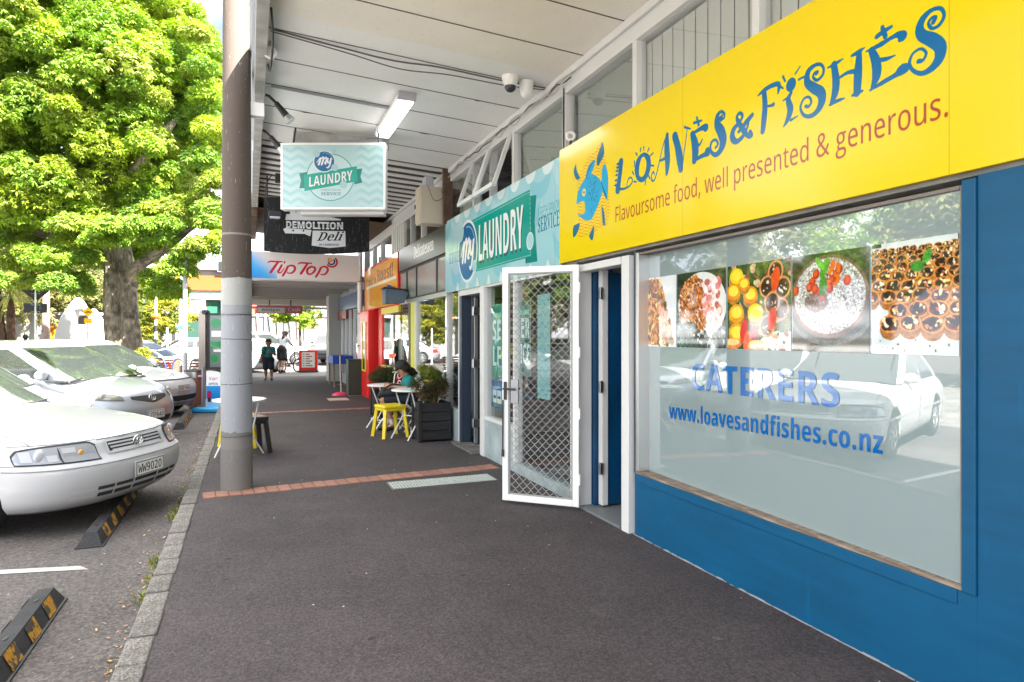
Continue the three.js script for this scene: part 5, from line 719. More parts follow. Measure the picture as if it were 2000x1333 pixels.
  part('door_gap', [-1, 1].flatMap((s) => [0.03, 0.5, 0.9].map((f) => B.patch((u, v) => [s, f + (u - 0.5) * 0.004, mixn(0.3, 0.93, v)], 1, 12, 0.003))), CM.gap, g).userData.kind = 'stuff';
  parts('door_handle', [-1, 1].flatMap((s) => [0.44, 0.84].map((f) => B.patch((u, v) => [s, f + (u - 0.5) * 0.07, mixn(0.76, 0.79, v)], 3, 2, 0.012))), CM.white, g);
  part('bumper_groove', [B.band(-0.97, 0.97, 0.543, 0.5515, 0.002, 40, 1)], mat(lin(0.16, 0.16, 0.16), 0.7), g);
  part('bumper_join', [B.band(-0.97, -0.3, 0.588, 0.594, 0.002, 24, 1), B.band(0.3, 0.97, 0.588, 0.594, 0.002, 24, 1)], mat(lin(0.2, 0.2, 0.2), 0.7), g);
  const air = part('air_intake', [B.band(-0.32, 0.32, 0.335, 0.365, 0.003, 22, 1), B.band(-0.31, 0.31, 0.275, 0.31, 0.003, 22, 1)], CM.gap, g);
  for (const s of [-0.2, -0.07, 0.07, 0.2]) part('intake_bar', B.band(s - 0.006, s + 0.006, 0.273, 0.367, 0.008, 1, 3), CM.white, air);
  parts('bumper_recess', [-1, 1].flatMap((s) => [B.band(s * 0.33, s * 0.5, 0.338, 0.362, 0.002, 8, 1), B.band(s * 0.33, s * 0.5, 0.279, 0.306, 0.002, 8, 1)]), mat(lin(0.5, 0.5, 0.5), 0.5), g);
  parts('side_rubbing_strip', [-1, 1].map((s) => B.patch((u, v) => [s, mixn(0.0, 1, u), mixn(0.52, 0.545, v)], 20, 1, 0.006)), CM.white, g);
  parts('roof_rail', [-1, 1].map((s) => bar(new THREE.Vector3(-1.0, 1.45, s * 0.56), new THREE.Vector3(0.2, 1.45, s * 0.56), 0.015)), M.dark, g);
}
{ // the white saloon half hidden behind it
  const rows = [[0.2, 2.10, -2.1, 0.78], [0.28, 2.2, -2.2, 0.83], [0.42, 2.24, -2.24, 0.85], [0.54, 2.22, -2.24, 0.855], [0.62, 2.17, -2.22, 0.855], [0.70, 2.06, -2.18, 0.85], [0.78, 1.78, -2.14, 0.835], [0.86, 1.4, -2.05, 0.81], [0.93, 1.0, -1.9, 0.78]];
  const top = [[0.88, 1.1, -1.7, 0.77], [1.05, 0.8, -1.45, 0.73], [1.26, 0.42, -1.1, 0.66], [1.36, 0.2, -0.9, 0.61]];
  const c = car({ name: 'parked_car', label: 'white car with rounded bonnet between the nearest white saloon and the silver hatchback', paint: CM.pearl, rows, top, n: 2.3, K: 0.6, half: 0.85, axles: [1.36, -1.2], at: [-4.01, 10.76], turn: -0.52, plate: ['AFH83', 0.42], mirror: 1, wiper: 1, group: 'cars parked nose to the kerb' });
  for (const s of [-1, 1]) { const h = part('headlight', c.B.band(s * 0.34, s * 0.86, 0.56, (u) => 0.66 + 0.02 * u, 0.006, 20, 3), CM.lamp, c.g); }
  const gr = part('grille', c.B.band(-0.26, 0.26, 0.56, 0.655, 0.004, 16, 2), CM.gap, c.g); for (let i = 0; i < 5; i++) part('slat', c.B.band(-0.25, 0.25, 0.57 + i * 0.018, 0.576 + i * 0.018, 0.01, 14, 1), CM.chrome, gr);
  part('air_intake', c.B.band(-0.35, 0.35, 0.29, 0.35, 0.004, 16, 1), CM.gap, c.g);
}
{ // silver hatchback
  const rows = [[0.2, 1.84, -1.85, 0.75], [0.28, 1.92, -1.93, 0.8], [0.40, 1.955, -1.95, 0.83], [0.52, 1.95, -1.95, 0.84], [0.62, 1.905, -1.94, 0.845], [0.72, 1.835, -1.93, 0.845], [0.80, 1.71, -1.92, 0.84], [0.87, 1.5, -1.9, 0.83], [0.94, 1.24, -1.88, 0.81], [1.0, 0.98, -1.86, 0.79]];
  const top = [[0.92, 1.22, -1.88, 0.80], [1.1, 0.9, -1.78, 0.755], [1.32, 0.46, -1.6, 0.69], [1.455, 0.12, -1.42, 0.63]];
  const c = car({ name: 'parked_car', label: 'silver hatchback with pointed black grille and plate JTP640', paint: CM.silver, rows, top, n: 2.35, K: 0.62, half: 0.84, axles: [1.2, -1.25], at: [-3.0, 12.34], turn: -0.56, plate: ['JTP640', 0.40], badge: [0.655, 0.048], mirror: 1, wiper: 1, sideWin: [[0.04, 0.42], [0.47, 0.98]], group: 'cars parked nose to the kerb' });
  const { g, B } = c;
  for (const s of [-1, 1]) { const h = part('headlight', B.band(s * 0.33, s * 0.84, (u) => 0.655 + 0.03 * u + 0.03 * u * u, (u) => 0.69 + 0.11 * Math.sqrt(u) - 0.02 * u * u, 0.008, 22, 4), CM.lampOld, g); part('lens_rim', [B.band(s * 0.325, s * 0.845, (u) => 0.647 + 0.03 * u + 0.03 * u * u, (u) => 0.653 + 0.03 * u + 0.03 * u * u, 0.009, 22, 1), B.band(s * 0.325, s * 0.845, (u) => 0.69 + 0.11 * Math.sqrt(u) - 0.02 * u * u, (u) => 0.697 + 0.11 * Math.sqrt(u) - 0.02 * u * u, 0.009, 22, 1)], M.dark, h); const e = new THREE.SphereGeometry(0.05, 16, 12), q = B.front(s * 0.55, 0.72, 0.002); e.scale(0.5, 1, 1); e.translate(q.x, q.y, q.z); part('bulb_bowl', e, mat(lin(0.5, 0.5, 0.47), 0.2, { clearcoat: 1 }), h); }
  const gr = part('grille', B.band(-0.24, 0.24, (u) => 0.575 + 0.075 * Math.abs(u * 2 - 1), 0.695, 0.006, 22, 3), CM.gap, g); part('chrome_rim', [B.band(-0.25, 0.25, (u) => 0.563 + 0.078 * Math.abs(u * 2 - 1), (u) => 0.575 + 0.078 * Math.abs(u * 2 - 1), 0.012, 22, 1)], CM.silver, gr);
  part('air_intake', B.band(-0.3, 0.3, (u) => 0.275, 0.365, 0.005, 16, 2), CM.gap, g);
  parts('fog_light', [-1, 1].map((s) => B.band(s * 0.42, s * 0.56, 0.29, 0.35, 0.005, 6, 2)), CM.lampOld, g);
}
{ // the far white car
  const rows = [[0.2, 1.9, -1.95, 0.76], [0.28, 2.0, -2.05, 0.81], [0.42, 2.04, -2.08, 0.84], [0.56, 2.035, -2.08, 0.85], [0.66, 1.99, -2.06, 0.85], [0.75, 1.89, -2.04, 0.845], [0.83, 1.66, -2.0, 0.835], [0.9, 1.36, -1.97, 0.82], [0.97, 1.02, -1.93, 0.79]];
  const top = [[0.92, 1.12, -1.9, 0.79], [1.1, 0.8, -1.78, 0.74], [1.32, 0.38, -1.6, 0.67], [1.44, 0.08, -1.42, 0.62]];
  const c = car({ name: 'parked_car', label: 'farthest parked white car with round badge on its bonnet lip', paint: CM.pearl, rows, top, n: 2.4, K: 0.6, half: 0.845, axles: [1.25, -1.3], at: [-2.99, 15.4], turn: -0.52, plate: ['DGE166', 0.56], badge: [0.80, 0.05], mirror: 1, wiper: 1, group: 'cars parked nose to the kerb' });
  part('headlight', c.B.band(0.4, 0.85, 0.66, (u) => 0.72 + 0.04 * u, 0.006, 14, 3), CM.lamp, c.g); part('headlight', c.B.band(-0.85, -0.4, 0.66, (u) => 0.76 - 0.04 * u, 0.006, 14, 3), CM.lamp, c.g);
  part('bonnet_gap', c.B.band(-0.5, 0.5, 0.72, 0.745, 0.004, 16, 1), CM.gap, c.g); part('air_intake', c.B.band(-0.5, 0.5, 0.25, 0.42, 0.005, 18, 2), CM.gap, c.g); for (let i = 0; i < 3; i++) part('intake_bar', c.B.band(-0.48, 0.48, 0.28 + i * 0.05, 0.288 + i * 0.05, 0.012, 14, 1), M.dark, c.g);
}
// ---- traffic and cars beyond ----
const saloonRows = [[0.2, 2.15, -2.15, 0.78], [0.3, 2.25, -2.25, 0.84], [0.5, 2.28, -2.28, 0.87], [0.64, 2.2, -2.25, 0.87], [0.74, 2.0, -2.2, 0.86], [0.84, 1.5, -2.1, 0.83], [0.93, 1.0, -1.9, 0.79]], saloonTop = [[0.88, 1.12, -1.7, 0.79], [1.1, 0.75, -1.4, 0.74], [1.3, 0.35, -1.0, 0.66], [1.38, 0.15, -0.85, 0.6]];
const suvRows = [[0.3, 2.1, -2.1, 0.82], [0.5, 2.22, -2.22, 0.88], [0.75, 2.2, -2.2, 0.89], [0.92, 2.0, -2.15, 0.88], [1.02, 1.5, -2.1, 0.86], [1.1, 1.1, -2.05, 0.82]], suvTop = [[1.05, 1.15, -2.02, 0.82], [1.3, 0.75, -1.9, 0.77], [1.6, 0.3, -1.75, 0.69], [1.68, 0.1, -1.6, 0.64]];
function far(label, paint, kind, at, turn) { const c = car({ name: 'distant_car', label, paint, rows: kind === 'suv' ? suvRows : saloonRows, top: kind === 'suv' ? suvTop : saloonTop, n: 2.6, K: 0.6, half: kind === 'suv' ? 0.88 : 0.86, axles: [1.35, -1.3], at, turn, mirror: 1 }); parts('headlight', [-1, 1].map((s) => c.B.band(s * 0.4, s * 0.85, 0.62, 0.7, 0.006, 8, 2)), CM.lamp, c.g); parts('tail_light', [-1, 1].map((s) => c.B.patch((u, v) => ['r', s * mixn(0.45, 0.9, u), mixn(0.6, 0.78, v)], 6, 2, 0.006)), CM.red, c.g); part('grille', c.B.band(-0.3, 0.3, 0.5, 0.62, 0.006, 8, 2), CM.gap, c.g); return c; }
far('white saloon parked side-on behind the bicycle hoops', CM.white, 'car', [-3.9, 23.6], Math.PI - 0.25);
far('white car showing a red tail light beside the walking boy', CM.white, 'car', [-0.2, 30.2], 1.9);
far('silver people carrier behind the person with the bicycle', CM.pearl, 'suv', [0.7, 37], 0.4);
far('dark grilled silver car waiting right of the bicycle rider', CM.grey, 'suv', [4.2, 37.5], -1.9);
far('pale car at the left of the far crossing street', CM.silver, 'car', [-2.4, 36.5], 0.3);
far('white van-like car beyond the right hand corner shop', CM.white, 'suv', [8.4, 35], 0.2);
// ---------- trees and planting ----------
function limbGeo(pts, radii, seg = 26, rad = 14, rough = 0.12) {       // a tapering limb with a knobbly skin
  const c = new THREE.CatmullRomCurve3(pts), fr = c.computeFrenetFrames(seg, false), pos = [], uv = [], idx = []; let run = 0, prev = null;
  for (let i = 0; i <= seg; i++) {
    const t = i / seg, p = c.getPointAt(t), k = t * (radii.length - 1), a = Math.min(radii.length - 2, Math.floor(k)), R = mixn(radii[a], radii[a + 1], k - a); if (prev) run += p.distanceTo(prev); prev = p;
    for (let j = 0; j <= rad; j++) { const an = j / rad * Math.PI * 2, n = 1 + rough * (fbm(Math.cos(an) * 2 + 9, Math.sin(an) * 2 + run * 0.8, 3, 0, 61) - 0.5) * 2; const d = fr.normals[i].clone().multiplyScalar(Math.cos(an) * R * n).addScaledVector(fr.binormals[i], Math.sin(an) * R * n); pos.push(p.x + d.x, p.y + d.y, p.z + d.z); uv.push(j / rad * Math.max(1, Math.round(R * 5)), run * 0.8); }
  }
  for (let i = 0; i < seg; i++) for (let j = 0; j < rad; j++) { const a = i * (rad + 1) + j, b = a + rad + 1; idx.push(a, b, a + 1, b, b + 1, a + 1); }
  const g = new THREE.BufferGeometry(); g.setAttribute('position', new THREE.Float32BufferAttribute(pos, 3)); g.setAttribute('uv', new THREE.Float32BufferAttribute(uv, 2)); g.setIndex(idx); g.computeVertexNormals(); return g;
}
function spray(n, len, wid, droop) {        // a tuft of leaves about a twig tip
  const pos = [];
  for (let i = 0; i < n; i++) {
    const a = i / n * 6.283 + rr(-0.4, 0.4), e = rr(-0.5, 0.7) - droop, L = len * rr(0.7, 1.2), w = wid * rr(0.8, 1.2), o = new THREE.Vector3(Math.cos(a) * Math.cos(e), Math.sin(e), Math.sin(a) * Math.cos(e)), s = new THREE.Vector3(-Math.sin(a), rr(-0.3, 0.3), Math.cos(a)).normalize(), up = o.clone().cross(s).normalize();
    const b = o.clone().multiplyScalar(L * 0.12), m = o.clone().multiplyScalar(L * 0.6).add(new THREE.Vector3(0, -L * 0.05, 0)), t = o.clone().multiplyScalar(L).add(new THREE.Vector3(0, -L * 0.2 * (1 + droop), 0)), l = m.clone().addScaledVector(s, w / 2).addScaledVector(up, w * 0.14), r = m.clone().addScaledVector(s, -w / 2).addScaledVector(up, w * 0.14);
    for (const v of [b, r, t, b, t, l]) pos.push(v.x, v.y, v.z);
  }
  const g = new THREE.BufferGeometry(); g.setAttribute('position', new THREE.Float32BufferAttribute(pos, 3)); g.computeVertexNormals(); return g;
}
const leafMat = (o = {}) => mat(lin(1, 1, 1), 0.75, { transmission: 0.56, thickness: 0, ior: 1.25, side: THREE.DoubleSide, ...o });
const LEAF = leafMat();
// clumps: [x, y, z, radius, flatness]; each carries tufts over its upper and outer skin and some inside
function crown(root, clumps, per, geo, size, cols, name = 'crown', m = LEAF) {
  const n = clumps.length * per, im = new THREE.InstancedMesh(geo, m, n), o = new THREE.Object3D(); let k = 0;
  for (const [x, y, z, r, f] of clumps) {
    const base = pick(cols);
    for (let i = 0; i < per; i++) {
      const a = rr(0, 6.283), u = rr(-0.55, 1), q = Math.sqrt(1 - u * u), R = r * (rnd() < 0.75 ? rr(0.78, 1.08) : Math.cbrt(rnd()));
      o.position.set(x + Math.cos(a) * q * R, y + u * R * f - 0.18 * q * q * R, z + Math.sin(a) * q * R); o.rotation.set(rr(-0.5, 0.5), rr(0, 6.283), rr(-0.5, 0.5)); o.scale.setScalar(size * rr(0.7, 1.3)); o.updateMatrix(); im.setMatrixAt(k, o.matrix);
      const c = base.clone().multiplyScalar(rr(0.75, 1.25)); if (rnd() < 0.12) c.lerp(pick(cols), 0.6); im.setColorAt(k++, c);
    }
  }
  im.name = name; im.castShadow = im.receiveShadow = true; im.userData.kind = 'stuff'; root.add(im); return im;
}
function ellipsoid(cx, cy, cz, rx, ry, rz, n, r0, r1, f = 0.6, low = -1) { const out = []; for (let i = 0; i < n; i++) { const u = rr(low, 1), a = rr(0, 6.283), q = Math.sqrt(1 - u * u), R = rnd() < 0.72 ? rr(0.82, 1.0) : Math.cbrt(rnd()) * 0.85, w = 1 + 0.16 * (fbm(Math.cos(a) * 2 + 5, u * 3 + Math.sin(a) * 2 + 7, 2, 0, 15) - 0.5) * 2; out.push([cx + Math.cos(a) * q * rx * R * w, cy + u * ry * R * w, cz + Math.sin(a) * q * rz * R * w, rr(r0, r1), f]); } return out; }
const GREEN = [lin(0.25, 0.40, 0.018), lin(0.30, 0.44, 0.018), lin(0.19, 0.34, 0.022), lin(0.36, 0.46, 0.02), lin(0.24, 0.39, 0.028), lin(0.31, 0.39, 0.036)];
const OAK = [spray(8, 1, 0.4, 0.2), spray(7, 1, 0.36, 0.35)];
const barkM = mat(lin(0.58, 0.54, 0.49), 0.95, { map: barkTex, bumpMap: barkBump, bumpScale: 0.05 }), barkGrey = mat(lin(0.4, 0.36, 0.32), 0.9, { map: barkTex });
{ // the big street tree
  const b = atDepth(243, 700, 19.6), t = thing('street_tree', 'large bright green street tree with a thick grey twin trunk', 'tree', [b.X, RY, b.d]);
  const P = (px, py, dd = 0) => { const q = atDepth(px, py, 19.6 + dd); return new THREE.Vector3(q.X - b.X, q.Y - RY, -(q.d - b.d)); };
  const trunk = part('trunk', [limbGeo([P(242, 776), P(240, 700), P(232, 600), P(226, 500), P(205, 400), P(190, 250)], [0.66, 0.44, 0.36, 0.35, 0.28, 0.18], 40, 26, 0.16), limbGeo([P(266, 776, -0.25), P(258, 690, -0.2), P(252, 600, -0.1), P(246, 520, 0), P(232, 440, 0.1)], [0.44, 0.28, 0.245, 0.23, 0.17], 30, 20, 0.16)], barkM, t);
  part('limb', limbGeo([P(250, 560), P(268, 522, -0.3), P(300, 500, -0.7), P(330, 478, -1), P(380, 440, -1.4)], [0.24, 0.17, 0.14, 0.12, 0.06], 20, 12), barkM, t);
  for (const l of [[[226, 490], [180, 420], [110, 340], [30, 300]], [[215, 420], [260, 340], [320, 260], [380, 190]], [[200, 330], [170, 220], [150, 90]], [[230, 500], [150, 470], [60, 450], [-40, 420]], [[195, 260], [260, 150], [300, 60]]]) part('limb', limbGeo(l.map(([x, y], i) => P(x, y, rr(-1.5, 1.5) * i * 0.4)), [0.22, 0.15, 0.09, 0.05], 18, 10), barkM, t);
  const c = P(112, 178, 0.4), cl = ellipsoid(c.x, c.y, c.z, 5.0, 5.15, 4.9, 1000, 0.32, 0.72, 0.75, -0.98);
  const px = [[395, 300], [420, 350], [405, 420], [425, 455], [380, 470], [340, 520], [415, 250], [405, 180], [385, 130], [370, 60], [300, 545], [320, 560], [390, 390], [420, 405], [360, 500], [150, 555], [60, 550], [100, 540], [20, 540], [120, 470], [160, 500], [200, 470], [90, 500], [50, 480], [20, 500], [280, 440], [310, 460], [330, 430], [250, 420], [230, 440], [180, 430], [140, 440], [290, 400], [340, 400]];
  for (const [x, y] of px) for (let k = 0; k < 2; k++) { const q = P(x + rr(-12, 12), y + rr(-10, 10), rr(-2.6, -0.6)); cl.push([q.x, q.y, q.z, rr(0.3, 0.55), 0.55]); }
  crown(t, cl.filter((_, i) => i % 2), 190, OAK[0], 0.12, GREEN); crown(t, cl.filter((_, i) => !(i % 2)), 190, OAK[1], 0.12, GREEN);
}
function smallTree(name, label, at, trunkH, trunkR, cr, cols, per, size, geo, group, low = -0.8) {
  const t = thing(name, label, 'tree', [at.X, RY, at.d], 0, group);
  part('trunk', limbGeo([new THREE.Vector3(0, 0, 0), new THREE.Vector3(rr(-0.1, 0.1), trunkH * 0.5, 0), new THREE.Vector3(rr(-0.2, 0.2), trunkH, rr(-0.2, 0.2)), new THREE.Vector3(0, cr[0], 0)], [trunkR * 1.3, trunkR, trunkR * 0.8, trunkR * 0.4], 14, 10), barkGrey, t);
  crown(t, ellipsoid(0, cr[0], 0, cr[1], cr[2], cr[1], cr[3], cr[4], cr[5], 0.65, low), per, geo, size, cols); return t;
}
const OLIVE = [lin(0.20, 0.21, 0.05), lin(0.26, 0.26, 0.07), lin(0.14, 0.17, 0.04), lin(0.3, 0.28, 0.09)], LIME = [lin(0.34, 0.34, 0.012), lin(0.40, 0.38, 0.012), lin(0.24, 0.3, 0.015), lin(0.16, 0.22, 0.02)], DEEP = [lin(0.06, 0.12, 0.02), lin(0.09, 0.16, 0.025), lin(0.12, 0.2, 0.03)];
smallTree('bushy_tree', 'broad olive green tree behind the white sculpture', atDepth(140, 600, 38), 2.2, 0.25, [4.1, 2.3, 2.2, 90, 0.45, 0.8], OLIVE, 60, 0.16, OAK[0]);
smallTree('lime_tree', 'bright lime green tree right of the big trunk, behind the striped beacon', atDepth(306, 620, 33), 1.2, 0.16, [2.7, 1.35, 2.1, 90, 0.35, 0.6], LIME, 70, 0.13, OAK[1]);
smallTree('street_tree', 'small green tree beyond the bank sign at the far corner', atDepth(585, 640, 42), 2.4, 0.1, [3.3, 1.5, 1.4, 40, 0.35, 0.6], GREEN, 60, 0.17, OAK[0]);
smallTree('bushy_tree', 'dark green tree between the trunk and the olive tree', atDepth(180, 560, 44), 2.5, 0.3, [6, 3.4, 3.4, 80, 0.6, 1.0], DEEP, 60, 0.2, OAK[1]);
smallTree('bushy_tree', 'deep green tree behind the palm at the left edge', atDepth(20, 560, 42), 2.5, 0.3, [6.2, 3.2, 3.6, 80, 0.6, 1.0], DEEP, 60, 0.2, OAK[1]);
// trees across the car park, seen mirrored in the shop windows
[[-14, 13, 5.4], [-17, 20, 6], [-13.5, 27.5, 5.2], [-21, 9, 6.4], [-20, 30, 6], [-15, 5, 5.2], [-12, 39, 5]].forEach(([x, d, h], i) => smallTree('car_park_tree', ['round green tree across the car park nearest the white saloon', 'tall green tree behind the middle of the car park', 'green tree far left of the hedge', 'big tree at the near corner of the car park', 'green tree beyond the far left wall', 'broad tree opposite the yellow sign', 'leafy tree at the far end of the car park'][i], { X: x, d }, 2.2, 0.25, [h, 3.1, 3.2, 60, 0.6, 1.1], i % 2 ? GREEN : OLIVE, 55, 0.22, OAK[i % 2], 'trees across the car park', -0.95));
{ // cabbage trees with strap leaves
  function strap(n, L, w, droop) { const pos = []; for (let i = 0; i < n; i++) { const a = rr(0, 6.283), e = rr(-0.1, 1.3), s = new THREE.Vector3(-Math.sin(a), 0, Math.cos(a)), p = []; for (let k = 0; k <= 4; k++) { const t = k / 4, l = L * rr(0.95, 1.05) * t, dr = droop * t * t * L; p.push(new THREE.Vector3(Math.cos(a) * Math.cos(e) * l, Math.sin(e) * l - dr, Math.sin(a) * Math.cos(e) * l)); } for (let k = 0; k < 4; k++) { const w0 = w * (1 - k / 4.4), w1 = w * (1 - (k + 1) / 4.4), A = p[k].clone().addScaledVector(s, w0), B = p[k].clone().addScaledVector(s, -w0), C = p[k + 1].clone().addScaledVector(s, -w1), D = p[k + 1].clone().addScaledVector(s, w1); for (const v of [A, B, C, A, C, D]) pos.push(v.x, v.y, v.z); } } const g = new THREE.BufferGeometry(); g.setAttribute('position', new THREE.Float32BufferAttribute(pos, 3)); g.computeVertexNormals(); return g; }
  const cab = (label, px, D, heads, trunkM, col) => { const b = atDepth(px, 700, D), t = thing('cabbage_tree', label, 'tree', [b.X, RY, b.d]); const P = (x, y) => { const q = atDepth(x, y, D); return new THREE.Vector3(q.X - b.X, q.Y - RY, -(q.d - b.d)); };
    for (const [x, y, L, tw] of heads) { const h = P(x, y); if (tw) part('trunk', limbGeo([new THREE.Vector3(rr(-0.1, 0.1), 0, 0), new THREE.Vector3(h.x * 0.6, h.y * 0.5, 0), h], [tw * 1.2, tw, tw * 0.8], 10, 10), trunkM, t); const m = part('strap_leaves', strap(90, L, 0.035, 0.75), leafMat({ color: col }), t); m.position.copy(h); } };
  cab('spiky yellow-green cabbage tree at the left edge of the car park', 20, 27, [[22, 580, 1.3, 0.16], [-6, 555, 1.2, 0.14], [48, 555, 0.8, 0]], mat(lin(0.4, 0.25, 0.18), 0.9, { map: barkTex }), lin(0.40, 0.42, 0.08));
  cab('cabbage tree with pale pink trunk and orange dying leaves', 86, 31, [[90, 545, 1.15, 0.17], [60, 540, 0.9, 0]], mat(lin(0.62, 0.47, 0.42), 0.9, { map: rep(mottle, 0.5) }), lin(0.62, 0.38, 0.07));
}
{ // clipped hedge
  const h = thing('clipped_hedge', 'low clipped yellow-green hedge beyond the parked cars', 'hedge', [-6, RY, 24.4]);
  const cl = []; for (let i = 0; i < 190; i++) cl.push([rr(-4.6, 2.0), rr(0.2, 1.32), rr(-0.4, 0.4), rr(0.12, 0.22), 0.6]); for (let i = 0; i < 150; i++) cl.push([rr(-4.6, 2.0), 1.36, rr(-0.45, 0.45), 0.13, 0.4]);
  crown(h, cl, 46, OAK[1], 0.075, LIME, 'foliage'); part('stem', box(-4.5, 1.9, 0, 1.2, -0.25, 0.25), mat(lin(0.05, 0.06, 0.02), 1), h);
  const s = thing('verge_shrub', 'small bright shrub at the foot of the big tree beside the bicycle hoops', 'shrub', [atDepth(276, 705, 18.2).X, RY, atDepth(276, 705, 18.2).d]);
  part('stem', bar(new THREE.Vector3(0, 0, 0), new THREE.Vector3(0, 0.5, 0), 0.03), barkGrey, s); crown(s, ellipsoid(0, 0.75, 0, 0.22, 0.45, 0.22, 20, 0.1, 0.2, 0.7), 40, OAK[1], 0.09, LIME, 'foliage');
}
// ---------- street furniture ----------
{ // concrete power pole with patches of paint
  const p = thing('power_pole', 'round concrete power pole at the kerb with grey and cream paint patches', 'pole', [-0.12, 0, 6.9]);
  const tex = canvasTex(512, 2048, (x, W, H) => { // u round the pole, v up 5 m
    const Y = (m) => H - m / 5 * H; x.fillStyle = '#76736f'; x.fillRect(0, 0, W, H);
    const blot = (y0, y1, col, jag) => { x.fillStyle = col; x.beginPath(); x.moveTo(0, Y(y0)); for (let u = 0; u <= W; u += 4) x.lineTo(u, Y(y0 + jag * (fbm(u / 60, y0 * 7, 3, 0, 5) - 0.5))); for (let u = W; u >= 0; u -= 4) x.lineTo(u, Y(y1 + jag * (fbm(u / 60 + 40, y1 * 7, 3, 0, 6) - 0.5))); x.fill(); };
    blot(1.98, 5.0, '#5b5048', 0.04); blot(2.45, 2.47, '#8b857e', 0.004); blot(0.55, 2.02, '#97999f', 0.09); blot(1.78, 2.04, '#a8a8a5', 0.03);
    x.fillStyle = '#92959c'; x.fillRect(150, Y(1.84), 260, 140); x.fillStyle = '#6f6c69'; x.fillRect(250, Y(0.92), 120, 190); x.fillStyle = '#7d7a77'; x.fillRect(0, Y(0.5), W, 40); x.fillStyle = '#8f9298'; x.fillRect(258, Y(0.42), 70, Math.round(0.42 / 5 * H));
    x.strokeStyle = 'rgba(70,70,74,.85)'; x.lineWidth = 6; x.beginPath(); x.moveTo(0, Y(1.69)); x.lineTo(W, Y(1.69)); x.stroke(); x.lineWidth = 3; for (const m of [0.52, 1.45, 1.02]) { x.beginPath(); for (let u = 0; u <= W; u += 8) x.lineTo(u, Y(m + 0.01 * (fbm(u / 30, m * 9, 2, 0, 7) - 0.5))); x.stroke(); }
    for (let i = 0; i < 900; i++) { x.fillStyle = pick(['rgba(225,222,216,.55)', 'rgba(50,45,42,.35)', 'rgba(160,155,150,.4)']); x.fillRect(rr(0, W), rr(0, H), rr(0.5, 3), rr(1, 12) * (rnd() < 0.2 ? 3 : 1)); }
    for (let i = 0; i < 6; i++) { x.fillStyle = '#d9d9d6'; x.fillRect(rr(300, 390), Y(rr(1.25, 1.5)), rr(3, 9), rr(8, 30)); }
  });
  const g = new THREE.CylinderGeometry(0.118, 0.146, 6.4, 40, 1, false); g.translate(0, 3.2, 0); const uv = g.attributes.uv, ps = g.attributes.position; for (let i = 0; i < uv.count; i++) uv.setY(i, ps.getY(i) / 5); tex.wrapT = tex.wrapS = THREE.RepeatWrapping;
  const col = part('column', g, mat(lin(0.9, 0.9, 0.9), 0.8, { map: tex, bumpMap: gritBump, bumpScale: 0.002 }), p); 
  part('strap_band', new THREE.TorusGeometry(0.142, 0.006, 6, 40).rotateX(Math.PI / 2).translate(0, 1.69, 0), M.galv, p);
  part('fascia_bracket', [new THREE.BoxGeometry(0.16, 0.13, 0.1).translate(0.17, 3.7, -0.02)], M.white, p);
}
{ // wheel stops
  const s = thing('wheel_stop', 'nearest rubber wheel stop with worn yellow stripes, alone in an empty bay', 'wheel stop', [-1.13, RY, 3.68], 0, 'wheel stops along the kerb');
  const L = 2.1, prof = [[-0.085, 0], [0.085, 0], [0.082, 0.012], [0.04, 0.105], [-0.04, 0.105], [-0.082, 0.012]];
  const rub = [mat(lin(0.085, 0.085, 0.095), 0.8, { map: rep(grit, 0.6), bumpMap: rep(gritBump, 0.5), bumpScale: 0.003 })];
  const g = new THREE.ExtrudeGeometry(new THREE.Shape(prof.map((q) => new THREE.Vector2(...q))), { depth: L - 0.16, bevelEnabled: true, bevelThickness: 0.08, bevelSize: -0.0, bevelSegments: 1 }); g.translate(0, 0, -(L - 0.16) / 2);
  { const q = g.attributes.position; for (let i = 0; i < q.count; i++) { const z = q.getZ(i), e = Math.abs(z) - (L / 2 - 0.09); if (e > 0.02) q.setZ(i, z - Math.sign(z) * q.getY(i) * 0.7); } g.computeVertexNormals(); }
  part('block', metric(g), rub[0], s); part('rubber_lip', box(-0.095, 0.095, 0, 0.012, -L / 2, L / 2), M.dark, s);
  const yel = mat(lin(0.85, 0.85, 0.85), 0.75, { map: rep(wornYellow, 0.5) });
  for (const sg of [-1, 1]) for (let i = 0; i < 6; i++) { const z = -L / 2 + 0.19 + i * 0.31, a = (t) => new THREE.Vector3(sg * mixn(0.084, 0.042, t), mixn(0.014, 0.105, t), 0); const p = [a(0.03), a(0.97)], o = sg * 0.0035, k = 0.0016; const q = (v, zz) => new THREE.Vector3(v.x + o, v.y + k, zz); const quadg = sg > 0 ? quad(q(p[0], z + 0.155), q(p[0], z), q(p[1], z), q(p[1], z + 0.155)) : quad(q(p[0], z), q(p[0], z + 0.155), q(p[1], z + 0.155), q(p[1], z)); part('yellow_stripe', metric(quadg), yel, s); }
  part('fixing_slot', [-0.78, 0.28, 0.78, -0.28].map((z) => { const c = new THREE.CylinderGeometry(0.011, 0.011, 0.004, 12); c.scale(1, 1, 2.4); c.translate(0, 0.1062, z); return c; }), M.black, s);
  const lab = ['wheel stop under the nose of the nearest white saloon', 'wheel stop whose end shows past the front of the nearest saloon', 'grey wheel stop end showing beside the silver hatchback bumper', 'farthest wheel stop under the far white car'];
  [6.83, 10.2, 13.45, 16.7].forEach((d, i) => { const c = s.clone(); c.name = numbered('wheel_stop'); c.position.z = -d; c.userData.label = lab[i]; scene.add(c); });
}
